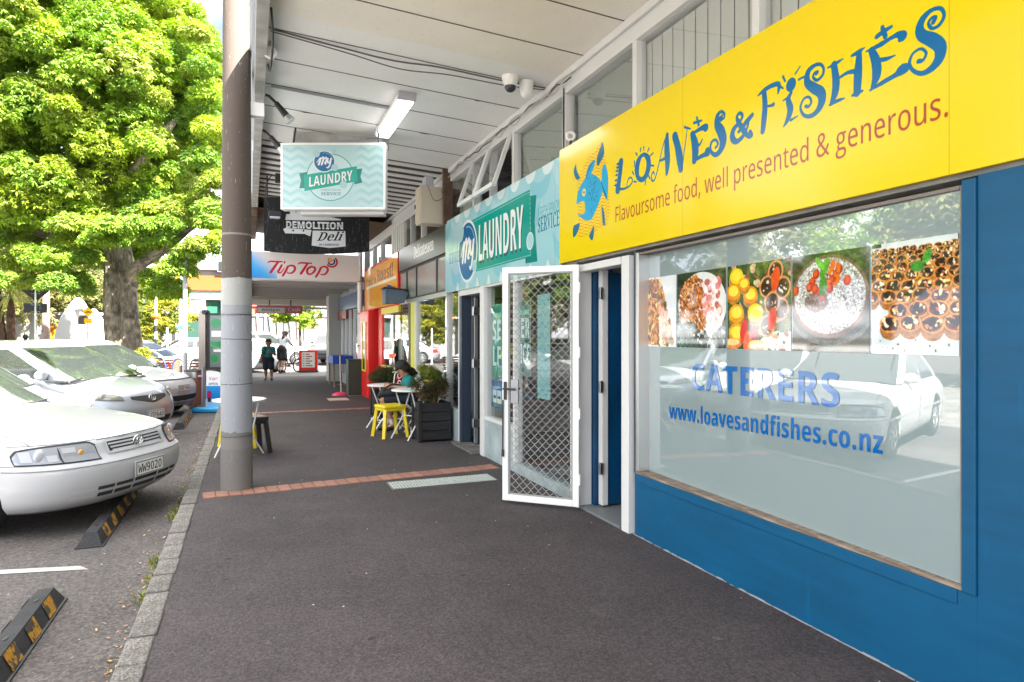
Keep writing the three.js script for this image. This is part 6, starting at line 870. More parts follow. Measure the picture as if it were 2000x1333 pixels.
{ // drain grate in the pavement
  const g = thing('drain_grate', 'galvanised steel drain grate set in the asphalt before the screen door', 'grate', [1.8, 0, 6.43]);
  const x0 = 1.27, x1 = 2.36, d0 = 6.27, d1 = 6.6;
  wpart('frame', [box(x0, x1, 0.001, 0.008, d0, d0 + 0.015), box(x0, x1, 0.001, 0.008, d1 - 0.015, d1), box(x0, x0 + 0.015, 0.001, 0.008, d0 + 0.015, d1 - 0.015), box(x1 - 0.015, x1, 0.001, 0.008, d0 + 0.015, d1 - 0.015)], M.galv, g);
  const gm = mat(lin(0.5, 0.54, 0.51), 0.6, { metalness: 0.2 }); wpart('sump', box(x0 + 0.015, x1 - 0.015, 0.0005, 0.002, d0 + 0.015, d1 - 0.015), M.dark, g);
  const n = 34, bg = box(-0.009, 0.009, 0.002, 0.011, -0.15, 0.15); for (let i = 0; i < n; i++) shared('bar', bg, gm, g, new THREE.Vector3(mixn(x0 + 0.03, x1 - 0.03, i / (n - 1)) - 1.8, 0, -((d0 + d1) / 2 - 6.43)));
  wpart('cross_rod', [0.06, 0.165, 0.27].map((o) => box(x0 + 0.015, x1 - 0.015, 0.0045, 0.009, d0 + o - 0.003, d0 + o + 0.003)), gm, g);
}
{ // under the verandah: tube light, lamps, cameras, meter box
  const y = soff(1.49), t = thing('tube_light', 'lit white fluorescent batten light on the verandah soffit', 'light', [1.49, y, 7.29], 0.0);
  wpart('housing', box(1.40, 1.58, y - 0.06, y - 0.004, 6.64, 7.94, 0.02), M.whiteGloss, t);
  wparts('end_cap', [box(1.395, 1.585, y - 0.085, y - 0.003, 6.60, 6.64, 0.01), box(1.395, 1.585, y - 0.085, y - 0.003, 7.94, 7.97, 0.01)], mat(lin(0.4, 0.4, 0.45), 0.5), t);
  wpart('light_diffuser', box(1.41, 1.57, y - 0.11, y - 0.0605, 6.645, 7.935, 0.03), new THREE.MeshStandardMaterial({ color: lin(0.9, 0.9, 0.9), emissive: lin(1, 0.97, 0.95), emissiveIntensity: 0.34, roughness: 0.5 }), t);
  const l = new THREE.RectAreaLight(new THREE.Color(1, 0.97, 0.95), 0.9, 0.15, 1.26); l.position.set(0, -0.125, 0); l.rotation.x = -Math.PI / 2; t.add(l);
  const spot = (label, X, d, yaw) => { const s = thing('spot_lamp', label, 'lamp', [X - 0.04, 3.87, d], yaw, 'black spot lamps along the fascia'); s.scale.setScalar(0.74); const a = new THREE.Vector3(-0.1, 0.12, 0), b = new THREE.Vector3(0.0, 0.03, 0), c = new THREE.Vector3(0.14, -0.14, 0); part('arm', [bar(new THREE.Vector3(-0.14, 0.13, 0), a, 0.02), bar(a, b, 0.022)], M.black, s); part('lamp_body', [bar(b, c, 0.036, 14, 0.05)], M.black, s); part('reflector', [bar(c, c.clone().add(new THREE.Vector3(0.05, -0.06, 0)), 0.052, 16, 0.075)], M.steel, s); part('bulb_glass', [bar(c.clone().add(new THREE.Vector3(0.05, -0.06, 0)), c.clone().add(new THREE.Vector3(0.058, -0.07, 0)), 0.074, 16, 0.06)], mat(lin(0.75, 0.75, 0.75), 0.1), s); };
  spot('black spot lamp on the fascia level with the tube light', 0.29, 7.2, -0.1); spot('black spot lamp just above the left end of the laundry lightbox', 0.27, 8.45, -0.1);
  const dome = (label, X, d, blk) => { const yy = soff(X), s = thing('camera_dome', label, 'security camera', [X, yy, d]); part('collar', [new THREE.CylinderGeometry(0.085, 0.075, 0.045, 24).translate(0, -0.023, 0), new THREE.CylinderGeometry(0.07, 0.062, 0.05, 24).translate(0, -0.07, 0)], M.white, s); const g = new THREE.SphereGeometry(0.055, 20, 10, 0, 6.283, Math.PI / 2, Math.PI / 2); g.translate(0, -0.094, 0); part('dome', g, blk ? mat(lin(0.04, 0.04, 0.045), 0.1) : M.white, s); };
  dome('white dome camera with dark bubble on the soffit', 2.28, 5.74, true);
  const jb = thing('junction_box', 'round white junction box beside the dome camera', 'junction box', [2.46, soff(2.46), 5.78]); part('lid', [new THREE.CylinderGeometry(0.075, 0.06, 0.1, 20).translate(0, -0.052, 0), new THREE.SphereGeometry(0.06, 16, 8, 0, 6.283, Math.PI / 2, Math.PI / 2).translate(0, -0.1, 0)], M.whiteGloss, jb);
  const fb = thing('fascia_sensor', 'small round sensor on the inner side of the fascia', 'sensor', [0.145, 3.98, 6.15]); part('base', box(-0.003, 0.03, -0.06, 0.09, -0.06, 0.06, 0.006), M.grey, fb); const tt = new THREE.TorusGeometry(0.045, 0.014, 8, 24); tt.rotateX(0); tt.translate(0.02, -0.03, 0.075); part('lens_ring', [tt, new THREE.CylinderGeometry(0.03, 0.035, 0.05, 18).rotateX(Math.PI / 2).translate(0.02, -0.03, 0.06)], M.white, fb);
  const sc = thing('sign_camera', 'small white ring shaped camera standing on top of the yellow sign', 'security camera', [2.64, 3.2, 5.2]); part('ring', new THREE.TorusGeometry(0.034, 0.014, 8, 20).rotateY(-0.4).translate(0, 0.055, 0), M.white, sc); part('stem', bar(new THREE.Vector3(0, -0.02, 0), new THREE.Vector3(0, 0.02, 0), 0.012), M.dark, sc);
  const mb = thing('meter_box', 'cream metal meter box hung on the wall above the black deli fascia', 'meter box', [2.5, 3.1, 9.45]);
  wpart('cabinet', box(2.30, 2.67, 3.12, 3.66, 9.32, 9.62, 0.008), mat(lin(0.62, 0.55, 0.44), 0.5), mb); wpart('door', box(2.285, 2.2995, 3.14, 3.64, 9.34, 9.60, 0.004), mat(lin(0.60, 0.53, 0.42), 0.5), mb); wpart('latch', box(2.272, 2.2845, 3.36, 3.42, 9.57, 9.59), M.dark, mb);
  wpart('isolator', [box(2.38, 2.5, 3.665, 3.82, 9.36, 9.56, 0.01), box(2.46, 2.56, 3.665, 3.78, 9.57, 9.64)], mat(lin(0.5, 0.5, 0.56), 0.5), mb);
  const wb = tube([V(2.4, 3.66, 9.3), V(2.5, 3.45, 9.28), V(2.62, 3.5, 9.28), V(2.6, 3.62, 9.29)], 0.004, 20, 5); wpart('loose_wire', wb, M.dark, mb);
  const hd = thing('wall_heater', 'blue-grey wedge shaped hood bracketed out beside the orange sign', 'wall lamp', [2.5, 2.1, 11.9]);
  { const pts = [[0, 0], [0.34, 0.02], [0.42, 0.2], [0.06, 0.33], [0, 0.24]]; const g = extrude(pts.map(([a, b]) => [a, b]), 0.26, 0.006); g.rotateY(0); g.translate(2.25, 2.05, -12.0); wpart('hood', g, mat(lin(0.10, 0.14, 0.19), 0.45), hd); wpart('top_cap', beam(V(2.22, 2.33, 11.87), V(2.66, 2.30, 11.87), 0.28, 0.03), M.black, hd); wpart('blue_lens', new THREE.SphereGeometry(0.03, 14, 10).translate(2.27, 2.26, -11.74), mat(lin(0.05, 0.2, 0.5), 0.2), hd); }
  const fl = thing('flood_lamp', 'small floodlight and cable hanging under the slatted verandah beside the fascia', 'lamp', [0.3, 3.4, 10.6]); wpart('lamp_head', box(0.26, 0.44, 3.28, 3.36, 10.5, 10.66, 0.01), M.dark, fl); wpart('bulb_glass', box(0.28, 0.42, 3.262, 3.2795, 10.52, 10.64), mat(lin(0.8, 0.7, 0.85), 0.2), fl); wpart('hanger_cable', [tube([V(0.35, 3.36, 10.58), V(0.25, 3.45, 10.5), V(0.22, 3.7, 10.4), V(0.3, 3.86, 10.3)], 0.008)], M.black, fl); wpart('top_lamp', box(0.34, 0.52, 3.72, 3.84, 10.1, 10.24, 0.01), M.black, fl);
}
{ // white downpipe, green cabinet, mat, tools, blue trestle
  const X = 2.56, p = thing('downpipe', 'white downpipe with a looped hose between the takeaway and the far shop', 'downpipe', [X, 0, 16.7]);
  wpart('pipe', [bar(V(X, 0.1, 16.68), V(X, 4.0, 16.68), 0.06, 16), bar(V(X + 0.1, 0.05, 16.66), V(X + 0.1, 2.2, 16.66), 0.03, 12)], M.white, p); wpart('hose', tube([V(X - 0.03, 0.9, 16.6), V(X - 0.16, 0.6, 16.58), V(X - 0.17, 0.25, 16.58), V(X - 0.06, 0.08, 16.6)], 0.022, 24), M.white, p); wpart('bracket', [0.4, 1.2, 2.0, 2.8].map((y) => box(X - 0.07, X + 0.14, y, y + 0.03, 16.6, 16.74)), M.galv, p);
  const c = thing('utility_cabinet', 'dark green utility cabinet standing against the white downpipe', 'cabinet', [2.3, 0, 16.3]); const q0 = atDepth(679, 775, 15.9), q1 = atDepth(706, 775, 16.1);
  wpart('cabinet_body', box(q0.X, q1.X + 0.05, 0.02, 0.86, 16.15, 16.55, 0.01), mat(lin(0.03, 0.045, 0.03), 0.5), c); wpart('cabinet_lid', box(q0.X - 0.01, q1.X + 0.06, 0.861, 0.885, 16.14, 16.56, 0.005), mat(lin(0.035, 0.05, 0.035), 0.5), c); wpart('plinth', box(q0.X + 0.01, q1.X + 0.04, 0, 0.0195, 16.17, 16.53), M.grey, c);
  const m0 = onGround(642, 783), m1 = onGround(676, 778); const dm = thing('door_mat', 'small pale mat on the pavement in front of the green cabinet', 'mat', [(m0.X + m1.X) / 2, 0, m0.d]); wpart('mat_sheet', box(m0.X, m1.X, 0.001, 0.012, m0.d - 0.1, m0.d + 0.45, 0.004), mat(lin(0.5, 0.4, 0.33), 0.95), dm);
  const r = onGround(665, 773), br = thing('pink_broom', 'bright pink plastic base with a leaning handle beside the green cabinet', 'broom', [r.X, 0, r.d]);
  { const e = new THREE.SphereGeometry(1, 18, 10, 0, 6.283, 0, Math.PI / 2); e.scale(0.19, 0.09, 0.12); e.translate(-0.02, 0.002, 0); part('pink_base', e, mat(lin(0.75, 0.05, 0.14), 0.4), br); part('handle', bar(new THREE.Vector3(0.02, 0.08, -0.05), new THREE.Vector3(0.0, 0.98, -0.12), 0.018), mat(lin(0.5, 0.42, 0.36), 0.7), br); }
  const t = thing('blue_trestle', 'blue topped wooden trestle table outside the glazed far shop', 'table', [2.25, 0, 19.2]);
  const a = atDepth(641, 700, 19.4), b = atDepth(690, 700, 19.6); wpart('blue_apron', box(a.X, a.X + 0.85, 0.66, 0.86, 18.9, 20.2, 0.01), mat(lin(0.01, 0.07, 0.42), 0.5), t); wpart('tabletop', box(a.X - 0.02, a.X + 0.87, 0.862, 0.885, 18.88, 20.22, 0.004), mat(lin(0.02, 0.10, 0.45), 0.4), t);
  for (const [x, d] of [[0.04, 18.96], [0.8, 18.96], [0.04, 20.1], [0.8, 20.1]]) wpart('leg', beam(V(a.X + x, 0, d - 0.05), V(a.X + x, 0.66, d), 0.05, 0.05), M.timber, t); wpart('stretcher', beam(V(a.X + 0.04, 0.08, 18.95), V(a.X + 0.8, 0.08, 18.95), 0.05, 0.03), M.timber, t);
  const mr = onGround(602, 727), mn = thing('menu_board', 'red framed price board standing on the pavement at the corner', 'board', [mr.X, 0, mr.d], -YAW * 0.6);
  part('frame', new RoundedBoxGeometry(0.72, 0.80, 0.05, 1, 0.01).translate(0, 0.46, 0), M.red, mn); part('foot', new THREE.BoxGeometry(0.76, 0.06, 0.3).translate(0, 0.03, 0), M.dark, mn);
  const f = new THREE.PlaneGeometry(0.5, 0.6); f.translate(0, 0.48, 0.0265); part('price_list', f, mat(lin(1, 1, 1), 0.5, { map: canvasTex(200, 240, (x, W, H) => { x.fillStyle = '#e4e0dc'; x.fillRect(0, 0, W, H); for (let i = 0; i < 6; i++) { x.fillStyle = '#8a2a2a'; x.fillRect(60, 24 + i * 36, 60 + (i * 37) % 70, 14); x.fillStyle = '#777'; x.fillRect(16, 24 + i * 36, 26, 12); } }) }), mn);
}
{ // cafe tables, chairs, stools, planters
  const tb = (label, X, d, h, r, twist) => { const t = thing('cafe_table', label, 'table', [X, 0, d], twist, 'small round white cafe tables'); const g = new THREE.CylinderGeometry(r, r, 0.02, 36); g.translate(0, h - 0.01, 0); part('tabletop', [g, new THREE.TorusGeometry(r, 0.013, 8, 36).rotateX(Math.PI / 2).translate(0, h - 0.012, 0)], M.whiteGloss, t); for (const s of [-1, 1]) for (const k of [-1, 1]) part('leg', tube([new THREE.Vector3(s * k * -0.14, h - 0.03, s * 0.17), new THREE.Vector3(0, h * 0.45, s * 0.17 - 0.01 * k), new THREE.Vector3(s * k * 0.22, 0.0, s * 0.18)], 0.011, 14, 7), M.whiteGloss, t); part('stretcher', [bar(new THREE.Vector3(0.17, 0.12, -0.18), new THREE.Vector3(-0.16, 0.12, 0.18), 0.008), bar(new THREE.Vector3(0, h * 0.45, -0.18), new THREE.Vector3(0, h * 0.45, 0.18), 0.008)], M.whiteGloss, t); return t; };
  tb('front round white cafe table beside the black timber planter', 2.16, 9.33, 0.705, 0.27, 0.5); tb('rear round white cafe table beyond the seated girl', 1.98, 10.45, 0.70, 0.25, 0.2); tb('white cafe table mostly hidden behind the power pole', -0.12, 8.75, 0.70, 0.30, 0.9);
  const chair = (label, X, d, turn) => { const c = thing('bistro_chair', label, 'chair', [X, 0, d], turn, 'white folding bistro chairs'); const q = (x, y, z) => new THREE.Vector3(x, y, z);
    part('seat', new THREE.CylinderGeometry(0.19, 0.19, 0.018, 28).scale(1, 1, 0.95).translate(0, 0.44, 0), M.whiteGloss, c);
    for (const s of [-1, 1]) { part('leg', tube([q(-0.2, 0.0, s * 0.17), q(0, 0.3, s * 0.175), q(0.16, 0.5, s * 0.17), q(0.2, 0.7, s * 0.17)], 0.010, 16, 7), M.whiteGloss, c); part('leg', tube([q(0.22, 0.0, s * 0.155), q(0.02, 0.26, s * 0.155), q(-0.16, 0.43, s * 0.155)], 0.010, 12, 7), M.whiteGloss, c); }
    part('back_frame', tube([q(0.2, 0.68, 0.17), q(0.225, 0.82, 0.165), q(0.235, 0.90, 0.09), q(0.237, 0.925, 0), q(0.235, 0.90, -0.09), q(0.225, 0.82, -0.165), q(0.2, 0.68, -0.17)], 0.010, 30, 7), M.whiteGloss, c);
    const scr = (z, y, r, n) => { const p = []; for (let i = 0; i <= 14; i++) { const a = i / 14 * 5.2 * n, R = r * (1 - i / 17); p.push(q(0.222 + (y - 0.7) * 0.06, y + R * Math.sin(a), z + R * Math.cos(a))); } return tube(p, 0.006, 28, 5); };
    part('scroll_back', [scr(0.07, 0.8, 0.07, 1), scr(-0.07, 0.8, 0.07, -1), scr(0.06, 0.66, 0.06, -1), scr(-0.06, 0.66, 0.06, 1), bar(q(0.2, 0.58, -0.17), q(0.2, 0.58, 0.17), 0.007)], M.whiteGloss, c); part('stretcher', [bar(q(-0.16, 0.06, -0.17), q(-0.16, 0.06, 0.17), 0.007), bar(q(0.18, 0.06, -0.155), q(0.18, 0.06, 0.155), 0.007)], M.whiteGloss, c); return c; };
  chair('white bistro chair under the seated girl', 2.38, 10.06, 0.0); chair('white scroll-backed bistro chair at the rear cafe table', 2.2, 10.95, 0.5); chair('white bistro chair tucked between the front table and the planter', 2.42, 9.4, -0.35);
  const stool = (name, label, X, d, h, m, turn, legM) => { const s = thing(name, label, 'stool', [X, 0, d], turn); part('seat', [new RoundedBoxGeometry(0.36, 0.05, 0.36, 3, 0.02).translate(0, h - 0.025, 0), new RoundedBoxGeometry(0.34, 0.06, 0.34, 2, 0.02).translate(0, h - 0.06, 0)], m, s); for (const a of [-1, 1]) for (const b of [-1, 1]) part('leg', beam(new THREE.Vector3(a * 0.145, h - 0.05, b * 0.145), new THREE.Vector3(a * 0.19, 0, b * 0.19), 0.045, 0.045), legM || m, s); return s; };
  stool('yellow_stool', 'bright yellow stool before the seated girl', 1.91, 9.58, 0.47, M.yellow, 0.25); stool('black_stool', 'black stool just right of the power pole', 0.0, 8.95, 0.46, mat(lin(0.02, 0.018, 0.018), 0.3), 0.3); stool('yellow_stool', 'yellow stool almost hidden behind the power pole', -0.15, 9.4, 0.46, M.yellow, 0.2);
  const planter = (label, X0, X1, d0, d1, h, shrub, cols, sz, loose) => { const p = thing('timber_planter', label, 'planter', [(X0 + X1) / 2, 0, (d0 + d1) / 2], 0, 'black timber planters'); const bm = mat(lin(0.035, 0.036, 0.042), 0.6, { map: rep(woodTex, 0.5) }); const n = 4;
    for (let i = 0; i < n; i++) { const y0 = 0.03 + i * (h - 0.05) / n, y1 = y0 + (h - 0.05) / n - 0.008; wpart('board', box(X0, X1, y0, y1, d0, d0 + 0.022, 0.004), bm, p); wpart('board', box(X0, X1, y0, y1, d1 - 0.022, d1, 0.004), bm, p); wpart('board', box(X0 + 0.003, X0 + 0.025, y0, y1, d0 + 0.023, d1 - 0.023, 0.004), bm, p); wpart('board', box(X1 - 0.025, X1 - 0.003, y0, y1, d0 + 0.023, d1 - 0.023, 0.004), bm, p); }
    wpart('corner_post', [[X0 - 0.02, d0 - 0.02], [X0 - 0.02, d1 - 0.025]].map(([x, d]) => box(x, x + 0.045, 0.0, h, d, d + 0.045, 0.004)), bm, p); wpart('soil', box(X0 + 0.03, X1 - 0.03, 0.02, h - 0.06, d0 + 0.03, d1 - 0.03), mat(lin(0.04, 0.03, 0.02), 1, { map: grit }), p);
    const [w, hh] = shrub; crown(p, ellipsoid(0, h + hh * 0.62, 0, w * 1.05, hh * 0.55, w * 1.05, loose ? 34 : 46, 0.04, 0.1, 0.9), loose ? 26 : 46, spray(7, 1, loose ? 0.13 : 0.2, 0.0), sz, cols, 'shrub'); const st = []; for (let i = 0; i < (loose ? 70 : 26); i++) { const a = rr(0, 6.28), r = rr(0.2, 0.9) * w; st.push(bar(new THREE.Vector3(rr(-0.03, 0.03), h - 0.07, rr(-0.03, 0.03)), new THREE.Vector3(Math.cos(a) * r, h + hh * rr(0.3, loose ? 1.15 : 0.9), Math.sin(a) * r), 0.005, 5, 0.0025)); } part('twigs', st, mat(lin(0.42, 0.24, 0.12), 0.9), p); return p; };
  const DRY = [lin(0.10, 0.11, 0.03), lin(0.14, 0.13, 0.04), lin(0.24, 0.14, 0.05), lin(0.08, 0.10, 0.03)];
  planter('black timber planter with a dry twiggy shrub beside the laundry door', 2.17, 2.62, 8.86, 9.24, 0.57, [0.2, 0.29], DRY, 0.075, true);
  planter('second black planter with a round green-brown bush beyond the cafe tables', 2.10, 2.52, 11.9, 12.3, 0.52, [0.21, 0.28], [lin(0.08, 0.12, 0.03), lin(0.12, 0.14, 0.04), lin(0.2, 0.1, 0.04)], 0.055);
  const pot = (label, px, py, D, s, y) => { const q = atDepth(px, py, D), t = thing('yellow_plant_pot', label, 'plant pot', [q.X, y, q.d]); part('pot', new THREE.LatheGeometry([[0.0, 0.002], [0.05, 0.002], [0.07, 0.11], [0.078, 0.115], [0.078, 0.13], [0.06, 0.125]].map((p) => new THREE.Vector2(p[0] * s, p[1] * s)), 22), M.yellow, t); crown(t, ellipsoid(0, 0.22 * s, 0, 0.1 * s, 0.1 * s, 0.1 * s, 12, 0.03 * s, 0.06 * s, 0.9), 22, OAK[1], 0.055 * s, [lin(0.2, 0.28, 0.03), lin(0.32, 0.34, 0.05), lin(0.12, 0.2, 0.03)], 'foliage'); };
  pot('yellow pot with a leafy plant on the front cafe table', 838, 745, 9.3, 1.15, 0.706); pot('yellow pot with flowers on the rear cafe table before the girl', 797, 740, 10.4, 0.9, 0.701);
  { const q = atDepth(823, 755, 9.2), c = thing('paper_cup', 'white paper cup with blue print on the front cafe table', 'cup', [q.X, 0.706, q.d]); part('cup_wall', new THREE.CylinderGeometry(0.04, 0.03, 0.115, 20).translate(0, 0.0585, 0), mat(lin(1, 1, 1), 0.5, { map: canvasTex(128, 64, (x) => { x.fillStyle = '#e8eaee'; x.fillRect(0, 0, 128, 64); x.fillStyle = '#33508c'; for (let i = 0; i < 4; i++) { x.beginPath(); x.arc(16 + i * 32, 36, 9, 0, 7); x.fill(); } }) }), c); part('lid', new THREE.CylinderGeometry(0.041, 0.043, 0.012, 20).translate(0, 0.123, 0), M.white, c); }
  { const q = onGround(733, 823), w = thing('paper_wrapper', 'pale blue wrapper lying on the pavement under the rear table', 'wrapper', [q.X, 0, q.d]); part('folded_sheet', [new RoundedBoxGeometry(0.12, 0.035, 0.1, 1, 0.01).translate(0, 0.05, 0).rotateZ(0.25), new THREE.BoxGeometry(0.12, 0.02, 0.09).translate(0.02, 0.012, 0.01)], mat(lin(0.35, 0.66, 0.72), 0.7), w); }
}
{ // far left: signs, hoops, benches, kiosk, bin, pavement sign
  const at = (px, D) => { const q = atDepth(px, 700, D); return [q.X, RY, q.d]; }, pole = (h, r, m) => bar(new THREE.Vector3(0, 0, 0), new THREE.Vector3(0, h, 0), r, 12);
  const al = mat(lin(0.022, 0.025, 0.03), 0.7);
  { const D = 18, s = thing('road_sign', 'grey backs of a diamond road sign and plate on a post above the hedge', 'road sign', at(69, D), 0.25); const y = (py) => EYE - (py - HZ) / FPX * D - RY; part('post', pole(y(547), 0.028), mat(lin(0.55, 0.57, 0.58), 0.4, { metalness: 0.5 }), s); const dm = new THREE.BoxGeometry(0.44, 0.44, 0.006).rotateZ(Math.PI / 4); dm.translate(0, y(568), -0.04); part('diamond_plate', dm, al, s); part('lower_plate', new RoundedBoxGeometry(0.52, 0.26, 0.006, 1, 0.002).translate(0, y(602), -0.04), al, s); part('clamp', [562, 574, 596, 609].map((q) => new THREE.BoxGeometry(0.2, 0.016, 0.03).translate(0, y(q), -0.025)), M.galv, s); }
  { const D = 29, s = thing('hump_sign', 'yellow diamond speed hump warning sign with a plate below', 'road sign', at(171, D), 0.3); const y = (py) => EYE - (py - HZ) / FPX * D - RY; part('post', pole(y(600), 0.03), M.grey, s); part('diamond_plate', new THREE.BoxGeometry(0.32, 0.32, 0.01).rotateZ(Math.PI / 4).translate(0, y(610), 0.04), mat(lin(0.85, 0.5, 0.0), 0.4), s); { const sh = new THREE.Shape(); sh.moveTo(-0.12, 0); sh.quadraticCurveTo(0, 0.12, 0.12, 0); const g = new THREE.ExtrudeGeometry(sh, { depth: 0.004, bevelEnabled: false }); g.translate(0, y(611), 0.0455); part('hump_symbol', g, M.black, s); } part('lower_plate', new THREE.BoxGeometry(0.3, 0.22, 0.01).translate(0, y(627), 0.04), mat(lin(0.85, 0.5, 0.0), 0.4), s); }
  { const D = 31, q = atDepth(150, 660, D), s = thing('white_sculpture', 'tall white sail-like sculpture leaning over beyond the hedge', 'sculpture', [q.X, RY, q.d], -0.3); const y = (py) => EYE - (py - HZ) / FPX * D - RY, x = (px) => (px - 150) / FPX * D;
    const sh = new THREE.Shape(); [[118, 664], [122, 645], [130, 622], [142, 604], [150, 592], [156, 586], [163, 594], [168, 603], [160, 604], [153, 606], [149, 622], [147, 645], [147, 664]].forEach(([a, b], i) => (i ? sh.lineTo(x(a), y(b)) : sh.moveTo(x(a), y(b)))); part('main_sail', new THREE.ExtrudeGeometry(sh, { depth: 0.35, bevelEnabled: true, bevelSize: 0.06, bevelThickness: 0.1, bevelSegments: 3 }), mat(lin(0.45, 0.45, 0.46), 0.7), s);
    const s2 = new THREE.Shape(); [[158, 664], [160, 640], [166, 615], [172, 606], [182, 622], [192, 645], [197, 664]].forEach(([a, b], i) => (i ? s2.lineTo(x(a), y(b)) : s2.moveTo(x(a), y(b)))); part('second_sail', new THREE.ExtrudeGeometry(s2, { depth: 0.3, bevelEnabled: true, bevelSize: 0.05, bevelThickness: 0.08, bevelSegments: 3 }).translate(0, 0, -0.6), mat(lin(0.45, 0.45, 0.46), 0.7), s); }
  { const D = 27, q = atDepth(49, 665, D), s = thing('dark_bust', 'dark head and shoulders bust standing before the white wall', 'statue', [q.X, RY, q.d], 0.2); const dm = mat(lin(0.03, 0.035, 0.03), 0.5); part('plinth', new THREE.CylinderGeometry(0.16, 0.2, 1.2, 16).translate(0, 0.6, 0), M.paint, s); const pts = [[0.0, 1.62], [0.07, 1.61], [0.105, 1.54], [0.1, 1.46], [0.06, 1.41], [0.055, 1.37], [0.16, 1.33], [0.19, 1.26], [0.15, 1.2], [0, 1.2]].map((p) => new THREE.Vector2(...p)).reverse(); const g = new THREE.LatheGeometry(pts, 24); g.scale(1.05, 1, 0.7); part('bust', [g, new THREE.SphereGeometry(0.025, 10, 8).translate(0, 1.5, 0.08)], dm, s); }
  { const D = 27, s = thing('beacon_pole', 'black and white striped crossing pole with an orange globe', 'beacon', at(304, D)); const y = (py) => EYE - (py - HZ) / FPX * D - RY; for (let i = 0; i < 8; i++) { const h = y(622) / 8; part('band', new THREE.CylinderGeometry(0.055, 0.055, h - 0.002, 14).translate(0, h * (i + 0.5), 0), i % 2 ? M.white : M.black, s); } part('orange_globe', new THREE.SphereGeometry(0.19, 22, 16).scale(1, 0.62, 1).translate(0, y(618), 0), mat(lin(0.85, 0.22, 0.01), 0.35), s); part('upper_pole', bar(new THREE.Vector3(0, y(612), 0), new THREE.Vector3(0, y(575), 0), 0.045), M.white, s); }
  for (const [px, D, top, r, label, m] of [[361, 17.5, 470, 0.055, 'grey street lamp post right of the bicycle hoops', mat(lin(0.5, 0.52, 0.55), 0.4)], [353, 24, 505, 0.07, 'white post with a small blue sign behind the lamp post', M.white], [326, 30, 640, 0.04, 'short white marker post below the lime tree', M.white], [185, 40, 580, 0.07, 'pair of pale posts left of the big trunk', M.paint]]) { const s = thing('lamp_post', label, 'post', at(px, D)), h = EYE - (top - HZ) / FPX * D - RY; part('column', bar(new THREE.Vector3(0, 0, 0), new THREE.Vector3(0, h, 0), r * 1.1, 14, r), m, s); part('base_collar', new THREE.CylinderGeometry(r * 1.8, r * 2, 0.12, 14).translate(0, 0.06, 0), M.grey, s); if (px === 353) part('blue_sign', new THREE.BoxGeometry(0.2, 0.14, 0.01).translate(0, EYE + 0.25 - RY, r + 0.01), mat(lin(0.05, 0.12, 0.5), 0.4), s); if (px === 185) part('second_post', bar(new THREE.Vector3(-0.35, 0, 0), new THREE.Vector3(-0.35, h, 0), r), m, s); }
  // bicycle hoops
  const hb = mat(lin(0.05, 0.07, 0.22), 0.35, { metalness: 0.3 }); [[276, 18.6], [311, 18.4], [348, 18.2], [383, 18.0]].forEach(([px, D], i) => { const s = thing('bicycle_hoop', ['bicycle hoop touching the big trunk', 'dark blue bicycle hoop second from the big trunk', 'dark blue bicycle hoop just left of the lamp post', 'bicycle hoop right of the lamp post'][i], 'bicycle stand', at(px, D), -0.32, 'dark blue bicycle hoops'); part('hoop', tube([[-0.17, 0], [-0.17, 0.5], [-0.16, 0.72], [-0.1, 0.87], [0, 0.92], [0.1, 0.87], [0.16, 0.72], [0.17, 0.5], [0.17, 0]].map((p) => new THREE.Vector3(p[0], p[1] + 0.02, 0)), 0.026, 40, 8), i === 3 ? M.grey : hb, s); part('foot_plate', [-0.17, 0.17].map((x) => new THREE.CylinderGeometry(0.06, 0.06, 0.015, 12).translate(x, 0.008, 0)), M.grey, s); });
  { const D = 16.6, q = atDepth(318, 730, D), s = thing('tube_barrier', 'low bent steel tube barrier in front of the bicycle hoops', 'barrier', [q.X, RY, q.d], -0.3); part('rail', tube([[-0.62, 0], [-0.62, 0.5], [-0.58, 0.6], [-0.45, 0.63], [0, 0.63], [0.45, 0.63], [0.58, 0.6], [0.62, 0.5], [0.62, 0]].map((p) => new THREE.Vector3(p[0], p[1], 0)), 0.035, 50, 8), M.steel, s); part('foot_plate', [-0.62, 0.62].map((x) => new THREE.CylinderGeometry(0.07, 0.07, 0.012, 12).translate(x, 0.006, 0)), M.grey, s); const s2 = thing('steel_bollard', 'pair of steel bollards beside the low tube barrier', 'bollard', at(352, 16.3)); part('post', [bar(new THREE.Vector3(0, 0, 0), new THREE.Vector3(0, 0.82, 0), 0.045), bar(new THREE.Vector3(0.22, 0, 0.1), new THREE.Vector3(0.22, 0.8, 0.1), 0.035)], M.steel, s2); part('cap', new THREE.SphereGeometry(0.046, 12, 8).translate(0, 0.82, 0), M.steel, s2); }
  const bench = (label, px, D) => { const s = thing('slatted_bench', label, 'bench', at(px, D), -0.1, 'slatted benches behind the bicycle hoops'); for (let i = 0; i < 5; i++) part('back_slat', new RoundedBoxGeometry(1.5, 0.06, 0.03, 1, 0.008).translate(0, 0.5 + i * 0.085, -0.2 - i * 0.015), mat(lin(0.24, 0.1, 0.06), 0.6), s); for (let i = 0; i < 4; i++) part('seat_slat', new RoundedBoxGeometry(1.5, 0.035, 0.085, 1, 0.008).translate(0, 0.44, -0.15 + i * 0.1), mat(lin(0.26, 0.12, 0.07), 0.6), s); for (const x of [-0.6, 0.6]) part('leg', [beam(new THREE.Vector3(x, 0, 0.15), new THREE.Vector3(x, 0.42, 0.15), 0.05, 0.05), beam(new THREE.Vector3(x, 0, -0.2), new THREE.Vector3(x, 0.88, -0.3), 0.05, 0.04)], M.dark, s); };
